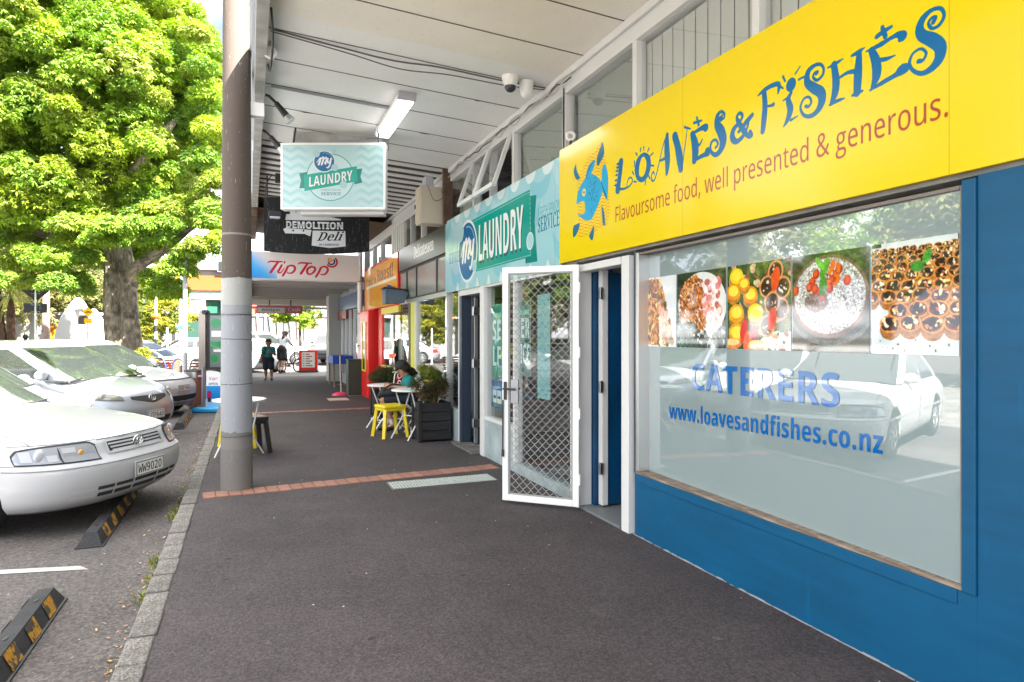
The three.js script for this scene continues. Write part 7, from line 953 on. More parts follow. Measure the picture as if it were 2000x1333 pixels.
  bench('brown slatted bench beside the big trunk', 292, 19.2); bench('brown slatted bench left of the map kiosk', 390, 19.0);
  { // information kiosk with a mirror-like glass
    const D = 16.2, q = atDepth(418, 725, D), s = thing('map_kiosk', 'dark framed information kiosk with brushed steel side and green glass', 'kiosk', [q.X, RY, q.d], -0.3), y = (py) => EYE - (py - HZ) / FPX * D - RY, y0 = y(722), y1 = y(612); part('steel_side', new RoundedBoxGeometry(0.17, y(610) + 0.05, 0.2, 1, 0.01).translate(-0.26, (y(610) + 0.05) / 2, 0), mat(lin(0.42, 0.36, 0.33), 0.35, { metalness: 0.7 }), s); part('roof_cap', new THREE.CylinderGeometry(0.06, 0.06, 0.22, 14).rotateX(Math.PI / 2).translate(-0.2, y(612) + 0.02, 0), M.dark, s);
    part('frame', [new THREE.BoxGeometry(0.06, y1 - y0, 0.1).translate(-0.13, (y0 + y1) / 2, 0), new THREE.BoxGeometry(0.05, y1 - y0, 0.1).translate(0.24, (y0 + y1) / 2, 0), new THREE.BoxGeometry(0.32, 0.05, 0.1).translate(0.06, y1 - 0.025, 0), new THREE.BoxGeometry(0.32, 0.06, 0.1).translate(0.06, y0 + 0.03, 0)], M.dark, s);
    part('display_panel', new THREE.PlaneGeometry(0.32, y1 - y0 - 0.1).translate(0.055, (y0 + y1) / 2, 0.035), mat(lin(1, 1, 1), 0.06, { ior: 1.7, map: canvasTex(128, 400, (x, W, H) => { x.fillStyle = '#6f7d78'; x.fillRect(0, 0, W, H); x.fillStyle = '#0f8a4c'; x.beginPath(); x.ellipse(64, 60, 50, 36, 0, 0, 7); x.fill(); x.fillRect(10, 200, 110, 50); x.beginPath(); x.ellipse(50, 330, 40, 26, 0, 0, 7); x.fill(); x.fillStyle = '#e6e3e0'; x.fillRect(20, 120, 100, 46); x.fillRect(40, 262, 80, 20); }) }), s); part('leg', [new THREE.BoxGeometry(0.05, y0, 0.06).translate(0.2, y0 / 2, 0)], M.dark, s); }
  { const q = atDepth(379, 785, 14.4), s = thing('litter_bin', 'round brown litter bin with a steel band and dark lid', 'litter bin', [q.X, RY, q.d]); part('drum', new THREE.CylinderGeometry(0.2, 0.2, 0.62, 32).translate(0, 0.36, 0), mat(lin(0.22, 0.10, 0.07), 0.4), s); part('steel_band', new THREE.CylinderGeometry(0.204, 0.204, 0.13, 32).translate(0, 0.735, 0), M.steel, s); part('foot_band', new THREE.CylinderGeometry(0.204, 0.204, 0.06, 32).translate(0, 0.03, 0), M.steel, s); part('lid', [new THREE.CylinderGeometry(0.19, 0.215, 0.03, 32).translate(0, 0.82, 0), new THREE.TorusGeometry(0.2, 0.012, 6, 32).rotateX(Math.PI / 2).translate(0, 0.82, 0)], M.dark, s); }
  { const q = atDepth(396, 790, 14.1), s = thing('sign_post', 'short grey steel post between the bin and the ice cream flag', 'post', [q.X, RY, q.d]); part('column', bar(new THREE.Vector3(0, 0, 0), new THREE.Vector3(0, 0.92, 0), 0.03), mat(lin(0.25, 0.27, 0.32), 0.4), s); part('clamp', new THREE.BoxGeometry(0.1, 0.03, 0.05).translate(-0.04, 0.72, 0), M.steel, s); }
  { const q = atDepth(417, 790, 13.6), s = thing('ice_cream_flag_sign', 'blue and white OPEN ice cream pavement sign on a blue base', 'pavement sign', [q.X, RY, q.d], -0.32); const sh = new THREE.Shape(); sh.moveTo(-0.15, 0.1); sh.lineTo(0.15, 0.1); sh.lineTo(0.15, 0.8); sh.quadraticCurveTo(0.1, 0.86, -0.14, 0.86); sh.closePath(); part('sign_panel', new THREE.ExtrudeGeometry(sh, { depth: 0.02, bevelEnabled: false }), M.white, s);
    const f = new THREE.PlaneGeometry(0.28, 0.72); f.translate(0, 0.465, 0.0215); part('sign_print', f, mat(lin(1, 1, 1), 0.4, { map: canvasTex(140, 360, (x, W, H) => { x.fillStyle = '#f1f3f5'; x.fillRect(0, 0, W, H); const g = x.createLinearGradient(0, 120, 0, 280); g.addColorStop(0, '#2a9be0'); g.addColorStop(1, '#0b79c4'); x.fillStyle = g; x.fillRect(0, 140, W, 130); x.fillStyle = '#8ccdf0'; x.fillRect(0, 270, W, 90); x.fillStyle = '#c8102e'; x.font = 'bold italic 40px serif'; x.fillText('Yay!', 22, 78); x.fillStyle = '#154a7a'; x.font = 'bold 36px sans-serif'; x.fillText('OPEN', 20, 132); x.fillStyle = '#b01a5a'; x.beginPath(); x.ellipse(30, 230, 24, 40, 0, 0, 7); x.fill(); x.fillStyle = '#40122c'; x.fillRect(14, 262, 32, 44); }) }), s); part('base', new RoundedBoxGeometry(0.62, 0.09, 0.3, 2, 0.03).translate(-0.1, 0.05, 0), mat(lin(0.02, 0.35, 0.7), 0.4), s); }
}
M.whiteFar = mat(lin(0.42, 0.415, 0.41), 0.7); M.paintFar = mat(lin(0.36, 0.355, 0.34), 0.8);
// ---------- buildings beyond the car park ----------
{
  const W = (px, D) => atDepth(px, 650, D);
  { const a = W(-30, 34), b = W(80, 33), s = thing('white_wall', 'plain white wall behind the dark bust', 'wall', [(a.X + b.X) / 2, RY, 38.5]); wpart('wall_face', box(a.X, b.X, RY, EYE + 36 / FPX * 33, 38.5, 38.8), M.whiteFar, s); wpart('wall_cap', box(a.X - 0.05, b.X + 0.05, EYE + 36 / FPX * 33 + 0.001, EYE + 39 / FPX * 33, 38.45, 38.85), M.paintFar, s); }
  { const D = 36, a = W(90, D), b = W(206, D), d = 42.3, y = (py) => EYE - (py - HZ) / FPX * D, s = thing('low_white_building', 'low flat white building with orange wall panels beyond the hedge', 'building', [(a.X + b.X) / 2, RY, d]); wpart('wall', box(a.X, b.X + 1, RY, y(616), d, d + 5), mat(lin(0.34, 0.33, 0.33), 0.8), s); wpart('roof', box(a.X - 0.2, b.X + 1.2, y(616), y(611), d - 0.5, d + 5), M.whiteFar, s); wpart('orange_panel', box(W(101, D).X, W(121, D).X, RY, y(634), d - 0.06, d - 0.01), mat(lin(0.45, 0.17, 0.0), 0.6), s); wpart('orange_panel', box(W(147, D).X, W(158, D).X, RY, y(634), d - 0.06, d - 0.01), mat(lin(0.45, 0.17, 0.0), 0.6), s); wpart('window', box(W(104, D).X, W(121, D).X, y(633), y(624), d - 0.04, d - 0.01), mat(lin(0.1, 0.1, 0.12), 0.1), s); wpart('window', box(W(148, D).X, W(164, D).X, y(633), y(620), d - 0.04, d - 0.01), mat(lin(0.15, 0.13, 0.16), 0.1), s); wpart('garden_wall', box(W(160, D).X, b.X + 1, RY, y(636), d - 3.5, d - 3.3), M.whiteFar, s); }
  { // two storey building with the orange band
    const D = 45, d0 = 50, y = (py) => EYE - (py - HZ) / FPX * D, x = (px) => { const q = W(px, D); return q.X; }, s = thing('orange_band_building', 'modern white building with an orange band, louvres and green glass', 'building', [-6, RY, d0]);
    wpart('wall', box(-17, x(436), RY, y(527), d0, d0 + 10), mat(lin(0.3, 0.3, 0.3), 0.7), s); wpart('orange_band', box(x(345), x(433), y(567), y(538), d0 - 0.25, d0 - 0.02), mat(lin(0.34, 0.058, 0.003), 0.6), s); wpart('roof', [extrude([[-17.5, y(527)], [x(436) + 0.3, y(527)], [x(430), y(522)], [x(400), y(513)], [-17.5, y(513)]], 11).translate(0, 0, -d0 - 10.5)], mat(lin(0.3, 0.3, 0.33), 0.6), s); wpart('dormer', box(x(424), x(438), y(531), y(507), d0 - 0.6, d0 + 3), mat(lin(0.2, 0.21, 0.24), 0.5), s); wpart('window', box(x(426), x(436), y(529), y(511), d0 - 0.63, d0 - 0.605), CM.glass, s);
    wpart('ledge', box(x(355), x(437), y(585), y(577), d0 - 0.5, d0 - 0.02), M.whiteFar, s); for (let i = 0; i < 4; i++) wpart('upper_window', box(x(345 + i * 22), x(363 + i * 22), y(577), y(569), d0 - 0.05, d0 - 0.01), mat(lin(0.2, 0.3, 0.3), 0.1), s); for (let i = 0; i < 7; i++) wpart('louvre_blade', box(x(348), x(396), y(590 + i * 4.6), y(587 + i * 4.6), d0 - 0.4, d0 - 0.2), M.whiteFar, s); wpart('white_column', [box(x(396), x(401), RY, y(584), d0 - 0.5, d0 - 0.1), box(x(345), x(348), RY, y(584), d0 - 0.5, d0 - 0.1), box(x(431), x(434), RY, y(584), d0 - 0.5, d0 - 0.1)], M.whiteFar, s); wpart('green_window', box(x(403), x(430), y(614), y(587), d0 - 0.06, d0 - 0.01), mat(lin(0.03, 0.11, 0.08), 0.08, { ior: 1.6 }), s); wpart('shop_window', box(x(350), x(394), RY + 0.5, y(620), d0 - 0.06, d0 - 0.01), mat(lin(0.03, 0.07, 0.06), 0.05, { ior: 1.6 }), s); wpart('shop_window', box(x(403), x(430), RY + 0.5, y(618), d0 - 0.06, d0 - 0.01), mat(lin(0.03, 0.07, 0.06), 0.05, { ior: 1.6 }), s); }
  { // far end of the street
    const D = 62, d0 = 66, y = (py) => EYE - (py - HZ) / FPX * D, x = (px) => { const r = (px - 1000) / FPX; return d0 / (CO - r * SI) * (SI + r * CO); }, s = thing('pink_lattice_building', 'pale pink building with white slanting lattice and red panels closing the street', 'building', [4, RY, d0]);
    wpart('wall', box(-1.5, 14, RY, 8.5, d0, d0 + 8), mat(lin(0.34, 0.26, 0.255), 0.8), s); wpart('roof', box(-1.8, 14.3, 8.501, 8.8, d0 - 0.3, d0 + 8.3), M.grey, s); wpart('red_panel', box(-1.4, x(512), y(616), y(595), d0 - 0.08, d0 - 0.01), mat(lin(0.75, 0.09, 0.05), 0.5), s); wpart('transom_beam', box(-1.5, 14, y(618), y(616), d0 - 0.2, d0 - 0.085), M.whiteFar, s);
    for (let i = 0; i < 9; i++) wpart('lattice_bar', beam(V(x(492 + i * 13), y(660), d0 - 0.25), V(x(484 + i * 13 + (i % 3) * 4), y(596), d0 - 0.25), 0.12, 0.12), M.whiteFar, s); for (let i = 0; i < 4; i++) for (let j = 0; j < 2; j++) wpart('window', box(x(519 + i * 13), x(527 + i * 13), y(634 + j * 14), y(621 + j * 14), d0 - 0.06, d0 - 0.01), mat(lin(0.14, 0.16, 0.16), 0.15), s); }
  { const s = thing('grey_corner_shop', 'grey glass corner shop past the end of the shop row', 'building', [5, RY, 40]); wpart('wall', box(5.6, 12, RY, 5, 31, 44), mat(lin(0.35, 0.36, 0.38), 0.7), s); wpart('roof', box(5.4, 12.2, 5.001, 5.2, 30.8, 44.2), M.grey, s); for (let i = 0; i < 5; i++) wpart('window', box(5.54, 5.59, 0.4, 2.6, 31.4 + i * 2.5, 33.4 + i * 2.5), mat(lin(0.05, 0.06, 0.07), 0.05, { ior: 1.7 }), s); }
}
// ---------- people: joints posed in metres, skin meshed from a smooth distance field ----------
const mixv = (a, b, t) => [mixn(a[0], b[0], t), mixn(a[1], b[1], t), mixn(a[2], b[2], t)];
function field(bones, k) {                  // bones: [a, b, ra, rb]
  const B = bones.map(([a, b, ra, rb]) => ({ a, d: [b[0] - a[0], b[1] - a[1], b[2] - a[2]], ra, rb, l: Math.max(1e-9, (b[0] - a[0]) ** 2 + (b[1] - a[1]) ** 2 + (b[2] - a[2]) ** 2) }));
  return (x, y, z) => { let s = 9; for (const { a, d, ra, rb, l } of B) { const px = x - a[0], py = y - a[1], pz = z - a[2], t = Math.min(1, Math.max(0, (px * d[0] + py * d[1] + pz * d[2]) / l)), q = Math.hypot(px - d[0] * t, py - d[1] * t, pz - d[2] * t) - mixn(ra, rb, t), h = Math.max(0, Math.min(1, 0.5 + 0.5 * (s - q) / k)); s = s + (q - s) * h - k * h * (1 - h); } return s; };
}
function meshField(f, lo, hi, cell) {
  const res = Math.ceil(Math.max(hi[0] - lo[0], hi[1] - lo[1], hi[2] - lo[2]) / cell) + 4, half = res / 2, c = [0, 1, 2].map((i) => (lo[i] + hi[i]) / 2), mc = new MarchingCubes(res, new THREE.MeshStandardMaterial(), false, false, 160000); mc.isolation = 0;
  for (let z = 0; z < res; z++) for (let y = 0; y < res; y++) for (let x = 0; x < res; x++) mc.field[x + y * res + z * res * res] = -f(c[0] + (x - half) * cell, c[1] + (y - half) * cell, c[2] + (z - half) * cell);
  mc.update(); const n = mc.count, p = new Float32Array(mc.positionArray.slice(0, n * 3)), q = new Float32Array(mc.normalArray.slice(0, n * 3));
  for (let i = 0; i < n; i++) for (let k = 0; k < 3; k++) p[i * 3 + k] = c[k] + p[i * 3 + k] * half * cell;
  let g = new THREE.BufferGeometry(); g.setAttribute('position', new THREE.BufferAttribute(p, 3)); g = mergeVertices(g, 1e-5); g.computeVertexNormals();
  { const pos = g.attributes.position, nm = g.attributes.normal, v = [0, 0, 0]; let s = 0; for (let i = 0; i < pos.count; i += 7) { v[0] = pos.getX(i) + nm.getX(i) * 0.004; v[1] = pos.getY(i) + nm.getY(i) * 0.004; v[2] = pos.getZ(i) + nm.getZ(i) * 0.004; s += Math.sign(f(...v)); } if (s < 0) { const ix = g.index.array; for (let i = 0; i < ix.length; i += 3) { const t = ix[i]; ix[i] = ix[i + 1]; ix[i + 1] = t; } g.computeVertexNormals(); } }
  return g;
}
const bounds = (bones, m) => { const lo = [9, 9, 9], hi = [-9, -9, -9]; for (const [a, b, ra, rb] of bones) for (let k = 0; k < 3; k++) { const r = Math.max(ra, rb) + m; lo[k] = Math.min(lo[k], a[k] - r, b[k] - r); hi[k] = Math.max(hi[k], a[k] + r, b[k] + r); } return [lo, hi]; };
const solidify = (bones, k, cell, extra) => { const [lo, hi] = bounds(bones, 0.03), f = field(bones, k); return meshField(extra ? (x, y, z) => Math.max(f(x, y, z), extra(x, y, z)) : f, lo, hi, cell); };
const add = (a, b) => [a[0] + b[0], a[1] + b[1], a[2] + b[2]], mul = (a, s) => [a[0] * s, a[1] * s, a[2] * s], nrm = (a) => mul(a, 1 / Math.hypot(...a)), crs = (a, b) => [a[1] * b[2] - a[2] * b[1], a[2] * b[0] - a[0] * b[2], a[0] * b[1] - a[1] * b[0]];
function hand(w, dir, palm, s, curl, side) {  // wrist, pointing direction, way the palm faces
  dir = nrm(dir); const ac = nrm(crs(dir, palm)), pl = nrm(crs(ac, dir)), at = (f, a, p) => add(w, add(add(mul(dir, f * s), mul(ac, a * s * side)), mul(pl, p * s)));
  const b = [[at(0, 0, 0), at(0.04, 0.012, 0), 0.021 * s, 0.02 * s], [at(0.04, 0.0, 0), at(0.085, 0.026, 0), 0.017 * s, 0.015 * s], [at(0.04, 0, 0), at(0.085, -0.024, 0), 0.017 * s, 0.014 * s], [at(0.03, 0, 0), at(0.088, 0.002, 0), 0.018 * s, 0.015 * s]];
  [[0.03, 0.068], [0.011, 0.076], [-0.009, 0.071], [-0.028, 0.056]].forEach(([a, L]) => { let p = at(0.086, a, 0), an = curl * 0.4; for (const seg of [0.45, 0.3, 0.25]) { const q = add(p, add(mul(dir, Math.cos(an) * L * seg * s), mul(pl, Math.sin(an) * L * seg * s))); b.push([p, q, 0.0092 * s, 0.0084 * s]); p = q; an += curl * 0.55; } });
  let p = at(0.025, 0.024, 0.004); for (const [f, a, c] of [[0.03, 0.02, 0.008], [0.024, 0.008, 0.01], [0.018, 0.002, 0.006]]) { const q = add(p, add(add(mul(dir, f * s), mul(ac, a * s * side)), mul(pl, c * s))); b.push([p, q, 0.0115 * s, 0.0095 * s]); p = q; }
  return b;
}
function head(c, s, yaw, pitch) {           // bones of a head in its own axes: forward is +x
  const R = (p) => { let [x, y, z] = p; [x, y] = [x * Math.cos(pitch) - y * Math.sin(pitch), x * Math.sin(pitch) + y * Math.cos(pitch)]; [x, z] = [x * Math.cos(yaw) + z * Math.sin(yaw), -x * Math.sin(yaw) + z * Math.cos(yaw)]; return add(c, mul([x, y, z], s)); };
  const b = [[R([-0.012, 0.045, 0.012]), R([-0.012, 0.045, -0.012]), 0.088 * s, 0.088 * s], [R([0.03, 0.035, 0.02]), R([0.03, 0.035, -0.02]), 0.06 * s, 0.06 * s], [R([0.035, -0.02, 0.018]), R([0.035, -0.02, -0.018]), 0.05 * s, 0.05 * s], [R([0.05, -0.075, 0.008]), R([0.05, -0.075, -0.008]), 0.03 * s, 0.03 * s], [R([0.0, -0.055, 0.035]), R([0.04, -0.075, 0.015]), 0.026 * s, 0.024 * s], [R([0.0, -0.055, -0.035]), R([0.04, -0.075, -0.015]), 0.026 * s, 0.024 * s],
    [R([0.085, 0.015, 0]), R([0.103, -0.018, 0]), 0.009 * s, 0.014 * s], [R([0.082, -0.048, 0.012]), R([0.082, -0.048, -0.012]), 0.0095 * s, 0.0095 * s], [R([0.08, 0.03, 0.035]), R([0.086, 0.033, 0.012]), 0.008 * s, 0.008 * s], [R([0.08, 0.03, -0.035]), R([0.086, 0.033, -0.012]), 0.008 * s, 0.008 * s], [R([-0.005, 0.02, 0.086]), R([-0.015, -0.02, 0.084]), 0.014 * s, 0.01 * s], [R([-0.005, 0.02, -0.086]), R([-0.015, -0.02, -0.084]), 0.014 * s, 0.01 * s]];
  return { b, R };
}
const PM = { skin: mat(lin(0.42, 0.22, 0.14), 0.55), skin2: mat(lin(0.30, 0.15, 0.09), 0.55), teal: mat(lin(0.005, 0.17, 0.17), 0.85), navy: mat(lin(0.012, 0.014, 0.03), 0.85), black: mat(lin(0.014, 0.014, 0.016), 0.8), shirt: mat(lin(0.6, 0.62, 0.66), 0.85), hair: mat(lin(0.022, 0.012, 0.008), 0.5), shoe: mat(lin(0.015, 0.015, 0.017), 0.5), sock: mat(lin(0.6, 0.55, 0.68), 0.9), eye: mat(lin(0.02, 0.015, 0.012), 0.1), lip: mat(lin(0.36, 0.13, 0.1), 0.5) };
function person(label, at, turn, J, o) {    // J: pelvis, chest, neck, head, sh, el, wr, hip, kn, an, toe as [left, right]
  const g = thing('person', label, 'person', at, turn), s = o.s, H = head(J.head, s, o.yaw || 0, o.pitch || 0);
  const bones = [[J.pelvis, J.chest, 0.11 * s, 0.115 * s], [J.chest, J.neck, 0.10 * s, 0.05 * s], [J.neck, J.head, 0.048 * s, 0.048 * s]], skinB = [...bones], top = [[J.pelvis, J.chest, 0.124 * s, 0.132 * s], [J.chest, J.neck, 0.118 * s, 0.062 * s]], low = [[add(J.pelvis, [0, -0.02, 0]), add(J.pelvis, [0, 0.05, 0]), 0.128 * s, 0.122 * s]], shoes = [], socks = [], hands = [];
  for (const i of [0, 1]) {
    skinB.push([J.chest, J.sh[i], 0.09 * s, 0.055 * s], [J.sh[i], J.el[i], 0.046 * s, 0.036 * s], [J.el[i], J.wr[i], 0.036 * s, 0.024 * s], [J.pelvis, J.hip[i], 0.1 * s, 0.085 * s], [J.hip[i], J.kn[i], 0.08 * s, 0.052 * s], [J.kn[i], mixv(J.kn[i], J.an[i], 0.35), 0.05 * s, 0.054 * s], [mixv(J.kn[i], J.an[i], 0.35), J.an[i], 0.052 * s, 0.034 * s], [J.an[i], J.toe[i], 0.036 * s, 0.03 * s]);
    top.push([J.chest, J.sh[i], 0.1 * s, 0.07 * s], [J.sh[i], mixv(J.sh[i], J.el[i], 0.62), 0.064 * s, 0.062 * s]); low.push([J.pelvis, J.hip[i], 0.118 * s, 0.106 * s], [J.hip[i], mixv(J.hip[i], J.kn[i], o.hem || 0.8), 0.1 * s, (o.flare || 0.086) * s]);
    shoes.push([add(J.an[i], [-0.02, -0.025, 0]), J.toe[i], 0.046 * s, 0.04 * s]); socks.push([J.an[i], mixv(J.an[i], J.kn[i], 0.22), 0.041 * s, 0.042 * s]);
    hands.push(...hand(J.wr[i], o.handDir[i], o.palm[i], s, o.curl ?? 0.7, i ? -1 : 1));
  }
  const parts = [solidify(skinB, 0.03 * s, 0.013), solidify(H.b, 0.016 * s, 0.006)]; const n = hands.length / 2; parts.push(solidify(hands.slice(0, n), 0.005 * s, 0.0042), solidify(hands.slice(n), 0.005 * s, 0.0042));
  const body = part('body', parts, o.skin, g);
  part('polo_shirt', solidify(top, 0.035 * s, 0.013), o.top, g); part(o.lowName || 'shorts', solidify(low, 0.04 * s, 0.013), o.low, g); shoes.forEach((b) => part('shoe', solidify([b], 0.02, 0.009), PM.shoe, g)); if (o.socks) socks.forEach((b) => part('sock', solidify([b], 0.02, 0.009), PM.sock, g));
  for (const z of [-1, 1]) { const e = new THREE.SphereGeometry(0.0095 * s, 10, 8), p = H.R([0.079, 0.014, z * 0.03]); e.translate(...p); part('eye', e, PM.eye, g); }
  const lp = H.R([0.09, -0.048, 0]), lg = new THREE.SphereGeometry(0.008 * s, 8, 6); lg.scale(0.6, 0.6, 2.2); lg.translate(...lp); part('lips', lg, PM.lip, g);
  return { g, H };
}
{ // the seated girl: local +x is the way she faces, +z her right
  const J = { pelvis: [0.02, 0.53, 0], chest: [0.05, 0.72, 0], neck: [0.08, 0.84, 0], head: [0.13, 0.935, 0], sh: [[0.05, 0.79, -0.12], [0.05, 0.79, 0.12]], el: [[0.10, 0.665, -0.21], [0.14, 0.67, 0.17]], wr: [[0.31, 0.70, -0.10], [0.30, 0.72, 0.06]], hip: [[0.05, 0.5, -0.075], [0.05, 0.5, 0.075]], kn: [[0.44, 0.50, -0.09], [0.45, 0.51, 0.1]], an: [[0.30, 0.105, -0.08], [0.36, 0.1, 0.10]], toe: [[0.42, 0.04, -0.09], [0.48, 0.04, 0.11]] };
  const { g, H } = person('girl in teal polo and dark cap seated and bent over her lap', [2.34, 0, 10.05], Math.PI - 0.1, J, { s: 0.92, skin: PM.skin, top: PM.teal, low: PM.navy, lowName: 'skirt', hem: 0.82, flare: 0.1, pitch: -0.45, yaw: 0.1, socks: true, handDir: [[1, 0.25, 0.35], [1, 0.1, -0.2]], palm: [[0, -0.4, 1], [0, -0.5, -1]], curl: 0.8 });
  const R = H.R; const cap = []; const hb = [[R([-0.02, 0.075, 0.014]), R([-0.02, 0.075, -0.014]), 0.092, 0.092], [R([-0.06, 0.02, 0.03]), R([-0.06, 0.02, -0.03]), 0.07, 0.07], [R([-0.08, -0.02, 0]), R([-0.15, -0.07, 0.0]), 0.05, 0.035], [R([-0.13, -0.05, 0.01]), R([-0.19, -0.15, 0.02]), 0.035, 0.018], [R([-0.02, 0.0, 0.07]), R([0.0, 0.05, 0.07]), 0.03, 0.03], [R([-0.02, 0.0, -0.07]), R([0.0, 0.05, -0.07]), 0.03, 0.03]];
  part('hair', solidify(hb, 0.02, 0.007), PM.hair, g);
  const cb = [[R([-0.01, 0.088, 0.012]), R([-0.01, 0.088, -0.012]), 0.095, 0.095], [R([0.03, 0.085, 0.03]), R([0.03, 0.085, -0.03]), 0.07, 0.07]]; const up = [R([0, 0.5, 0]), R([0, 0, 0])], d = nrm([up[0][0] - up[1][0], up[0][1] - up[1][1], up[0][2] - up[1][2]]), b0 = R([0, 0.065, 0]); part('cap', solidify(cb, 0.02, 0.007, (x, y, z) => -((x - b0[0]) * d[0] + (y - b0[1]) * d[1] + (z - b0[2]) * d[2])), PM.black, g);
  const pk = [[R([0.08, 0.07, 0.05]), R([0.15, 0.052, 0.03]), 0.012, 0.008], [R([0.08, 0.07, -0.05]), R([0.15, 0.052, -0.03]), 0.012, 0.008], [R([0.09, 0.075, 0]), R([0.165, 0.052, 0]), 0.012, 0.008]]; part('cap_peak', solidify(pk, 0.03, 0.006), PM.black, g); part('cap_trim', tube([R([0.14, 0.056, 0.055]), R([0.172, 0.056, 0.02]), R([0.172, 0.056, -0.02]), R([0.14, 0.056, -0.055])].map((v) => new THREE.Vector3(...v)), 0.005, 14, 5), PM.shirt, g);
  const bag = thing('school_bag', 'black school bag lying across the seated girl\'s lap', 'bag', [2.34, 0, 10.05], Math.PI - 0.1); const bb = [[[0.14, 0.655, 0.02], [0.34, 0.635, 0.02], 0.075, 0.075], [[0.18, 0.64, -0.12], [0.36, 0.61, -0.12], 0.06, 0.065], [[0.36, 0.62, 0.08], [0.46, 0.60, -0.12], 0.055, 0.055], [[0.42, 0.60, -0.02], [0.5, 0.55, -0.06], 0.05, 0.04]]; part('bag_body', solidify(bb, 0.06, 0.012), mat(lin(0.022, 0.022, 0.026), 0.75), bag); part('strap', tube([[0.2, 0.72, -0.1], [0.3, 0.735, -0.12], [0.42, 0.68, -0.15], [0.47, 0.6, -0.16]].map((v) => new THREE.Vector3(...v)), 0.012, 16, 6), PM.black, bag);
  const ph = thing('phone', 'dark phone held in the seated girl\'s hands', 'phone', [2.34, 0, 10.05], Math.PI - 0.1); part('phone_body', new RoundedBoxGeometry(0.008, 0.14, 0.07, 1, 0.003).rotateZ(-0.9).translate(0.42, 0.755, -0.02), PM.black, ph);
}
{ // the boy walking towards the camera
  const J = { pelvis: [0.0, 0.70, 0], chest: [0.01, 0.95, 0], neck: [0.02, 1.09, 0], head: [0.045, 1.19, 0], sh: [[0.0, 1.03, -0.135], [0.0, 1.03, 0.135]], el: [[0.0, 0.84, -0.2], [0.02, 0.84, 0.2]], wr: [[0.15, 0.90, -0.10], [0.02, 0.66, 0.22]], hip: [[0, 0.66, -0.075], [0, 0.66, 0.075]], kn: [[0.09, 0.38, -0.09], [-0.02, 0.37, 0.09]], an: [[0.08, 0.08, -0.1], [-0.12, 0.1, 0.09]], toe: [[0.2, 0.04, -0.11], [0.0, 0.035, 0.1]] };
  const { g, H } = person('boy in teal polo and navy shorts walking up the pavement', [0.56, 0, 22.7], -Math.PI / 2 - 0.1, J, { s: 0.95, skin: PM.skin2, top: PM.teal, low: PM.navy, hem: 0.85, flare: 0.1, handDir: [[0.6, 0.4, 0.5], [0.1, -1, 0]], palm: [[-0.3, 0.6, 0.6], [0, 0, -1]], curl: 0.7, pitch: -0.2 });
  const R = H.R; part('hair', solidify([[R([-0.025, 0.085, 0.02]), R([-0.025, 0.085, -0.02]), 0.082, 0.082], [R([0.03, 0.115, 0.03]), R([0.03, 0.115, -0.03]), 0.045, 0.045], [R([-0.07, 0.02, 0.03]), R([-0.07, 0.02, -0.03]), 0.055, 0.055]], 0.02, 0.008), PM.hair, g);
  const b = thing('school_bag', 'grey school bag hanging at the walking boy\'s side', 'bag', [0.56, 0, 22.7], -Math.PI / 2 - 0.1); part('bag_body', solidify([[[-0.1, 0.98, 0.12], [-0.1, 0.72, 0.16], 0.09, 0.1], [[-0.1, 0.8, 0.2], [-0.06, 0.62, 0.24], 0.06, 0.07]], 0.05, 0.013), mat(lin(0.16, 0.15, 0.18), 0.8), b); part('strap', tube([[0.1, 0.85, 0.11], [0.1, 1.0, 0.1], [0.02, 1.1, 0.1], [-0.1, 1.02, 0.11]].map((v) => new THREE.Vector3(...v)), 0.015, 16, 6), PM.black, b);
}
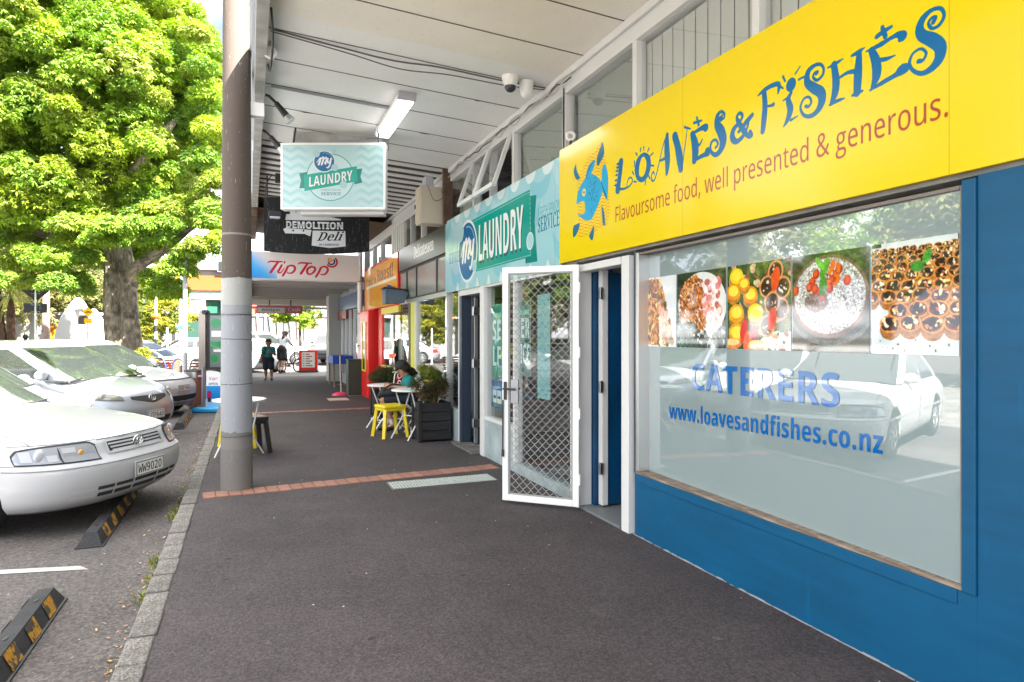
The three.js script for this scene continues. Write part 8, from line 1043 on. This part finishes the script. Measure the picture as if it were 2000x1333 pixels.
{ // the person leaning over a bicycle, seen from behind
  const J = { pelvis: [0, 0.92, 0], chest: [0.14, 1.2, 0], neck: [0.22, 1.36, 0], head: [0.29, 1.45, 0], sh: [[0.15, 1.3, -0.17], [0.15, 1.3, 0.17]], el: [[0.3, 1.1, -0.22], [0.34, 1.08, 0.24]], wr: [[0.5, 1.0, -0.18], [0.54, 0.98, 0.24]], hip: [[0, 0.88, -0.09], [0, 0.88, 0.09]], kn: [[0.1, 0.5, -0.1], [-0.04, 0.49, 0.12]], an: [[0.02, 0.09, -0.1], [-0.22, 0.12, 0.13]], toe: [[0.16, 0.045, -0.11], [-0.07, 0.04, 0.15]] };
  const { g, H } = person('person in white shirt and black shorts pushing a bicycle, back to the camera', [1.14, 0, 26.9], Math.PI / 2 - 0.5, J, { s: 1.08, skin: PM.skin, top: PM.shirt, low: PM.black, hem: 0.75, flare: 0.12, handDir: [[1, -0.1, 0], [1, -0.1, 0]], palm: [[0, -1, 0], [0, -1, 0]], curl: 1.0, pitch: -0.3 });
  const R = H.R; part('hair', solidify([[R([-0.03, 0.07, 0.02]), R([-0.03, 0.07, -0.02]), 0.1, 0.1], [R([-0.09, 0.0, 0]), R([-0.13, -0.12, 0.0]), 0.07, 0.055], [R([-0.13, -0.12, 0]), R([-0.16, -0.26, 0]), 0.055, 0.035]], 0.03, 0.01), PM.hair, g);
  const k = thing('bicycle', 'small black bicycle pushed by the person in the white shirt', 'bicycle', [1.44, -0.02, 27.2], Math.PI / 2 - 0.75), q = (x, y, z = 0) => new THREE.Vector3(x, y, z), r = 0.27;
  for (const x of [-0.46, 0.48]) { const w = part('wheel', new THREE.TorusGeometry(r - 0.02, 0.024, 8, 36).translate(x, r, 0), M.rubber, k); const sp = []; for (let i = 0; i < 10; i++) sp.push(bar(q(x, r), q(x + Math.cos(i * 0.628) * (r - 0.03), r + Math.sin(i * 0.628) * (r - 0.03)), 0.003, 4)); part('spokes', sp, M.steel, w); part('hub', bar(q(x, r, -0.05), q(x, r, 0.05), 0.022), M.dark, w); }
  part('frame', [bar(q(-0.46, r), q(-0.05, 0.27), 0.014), bar(q(-0.05, 0.27), q(0.33, 0.62), 0.018), bar(q(-0.2, 0.62), q(0.33, 0.66), 0.016), bar(q(-0.05, 0.27), q(-0.22, 0.72), 0.016), bar(q(-0.46, r), q(-0.2, 0.62), 0.012), bar(q(0.33, 0.55), q(0.30, 0.82), 0.018)], M.black, k); part('fork', [bar(q(0.33, 0.58, 0), q(0.48, r, 0.05), 0.013), bar(q(0.33, 0.58, 0), q(0.48, r, -0.05), 0.013)], M.black, k); part('saddle', new RoundedBoxGeometry(0.24, 0.05, 0.12, 2, 0.02).translate(-0.23, 0.75, 0), M.black, k); part('handlebar', [tube([q(0.24, 0.98, -0.32), q(0.3, 0.96, -0.18), q(0.31, 0.84, -0.04), q(0.31, 0.84, 0.04), q(0.3, 0.96, 0.18), q(0.24, 0.98, 0.32)], 0.013, 24, 7)], M.dark, k); part('crank', [bar(q(-0.05, 0.27, -0.07), q(-0.05, 0.27, 0.07), 0.04), bar(q(-0.05, 0.27, 0.07), q(0.08, 0.18, 0.07), 0.01), bar(q(-0.05, 0.27, -0.07), q(-0.18, 0.36, -0.07), 0.01)], M.dark, k);
}
scene.updateMatrixWorld(true);
renderer.render(scene, camera);
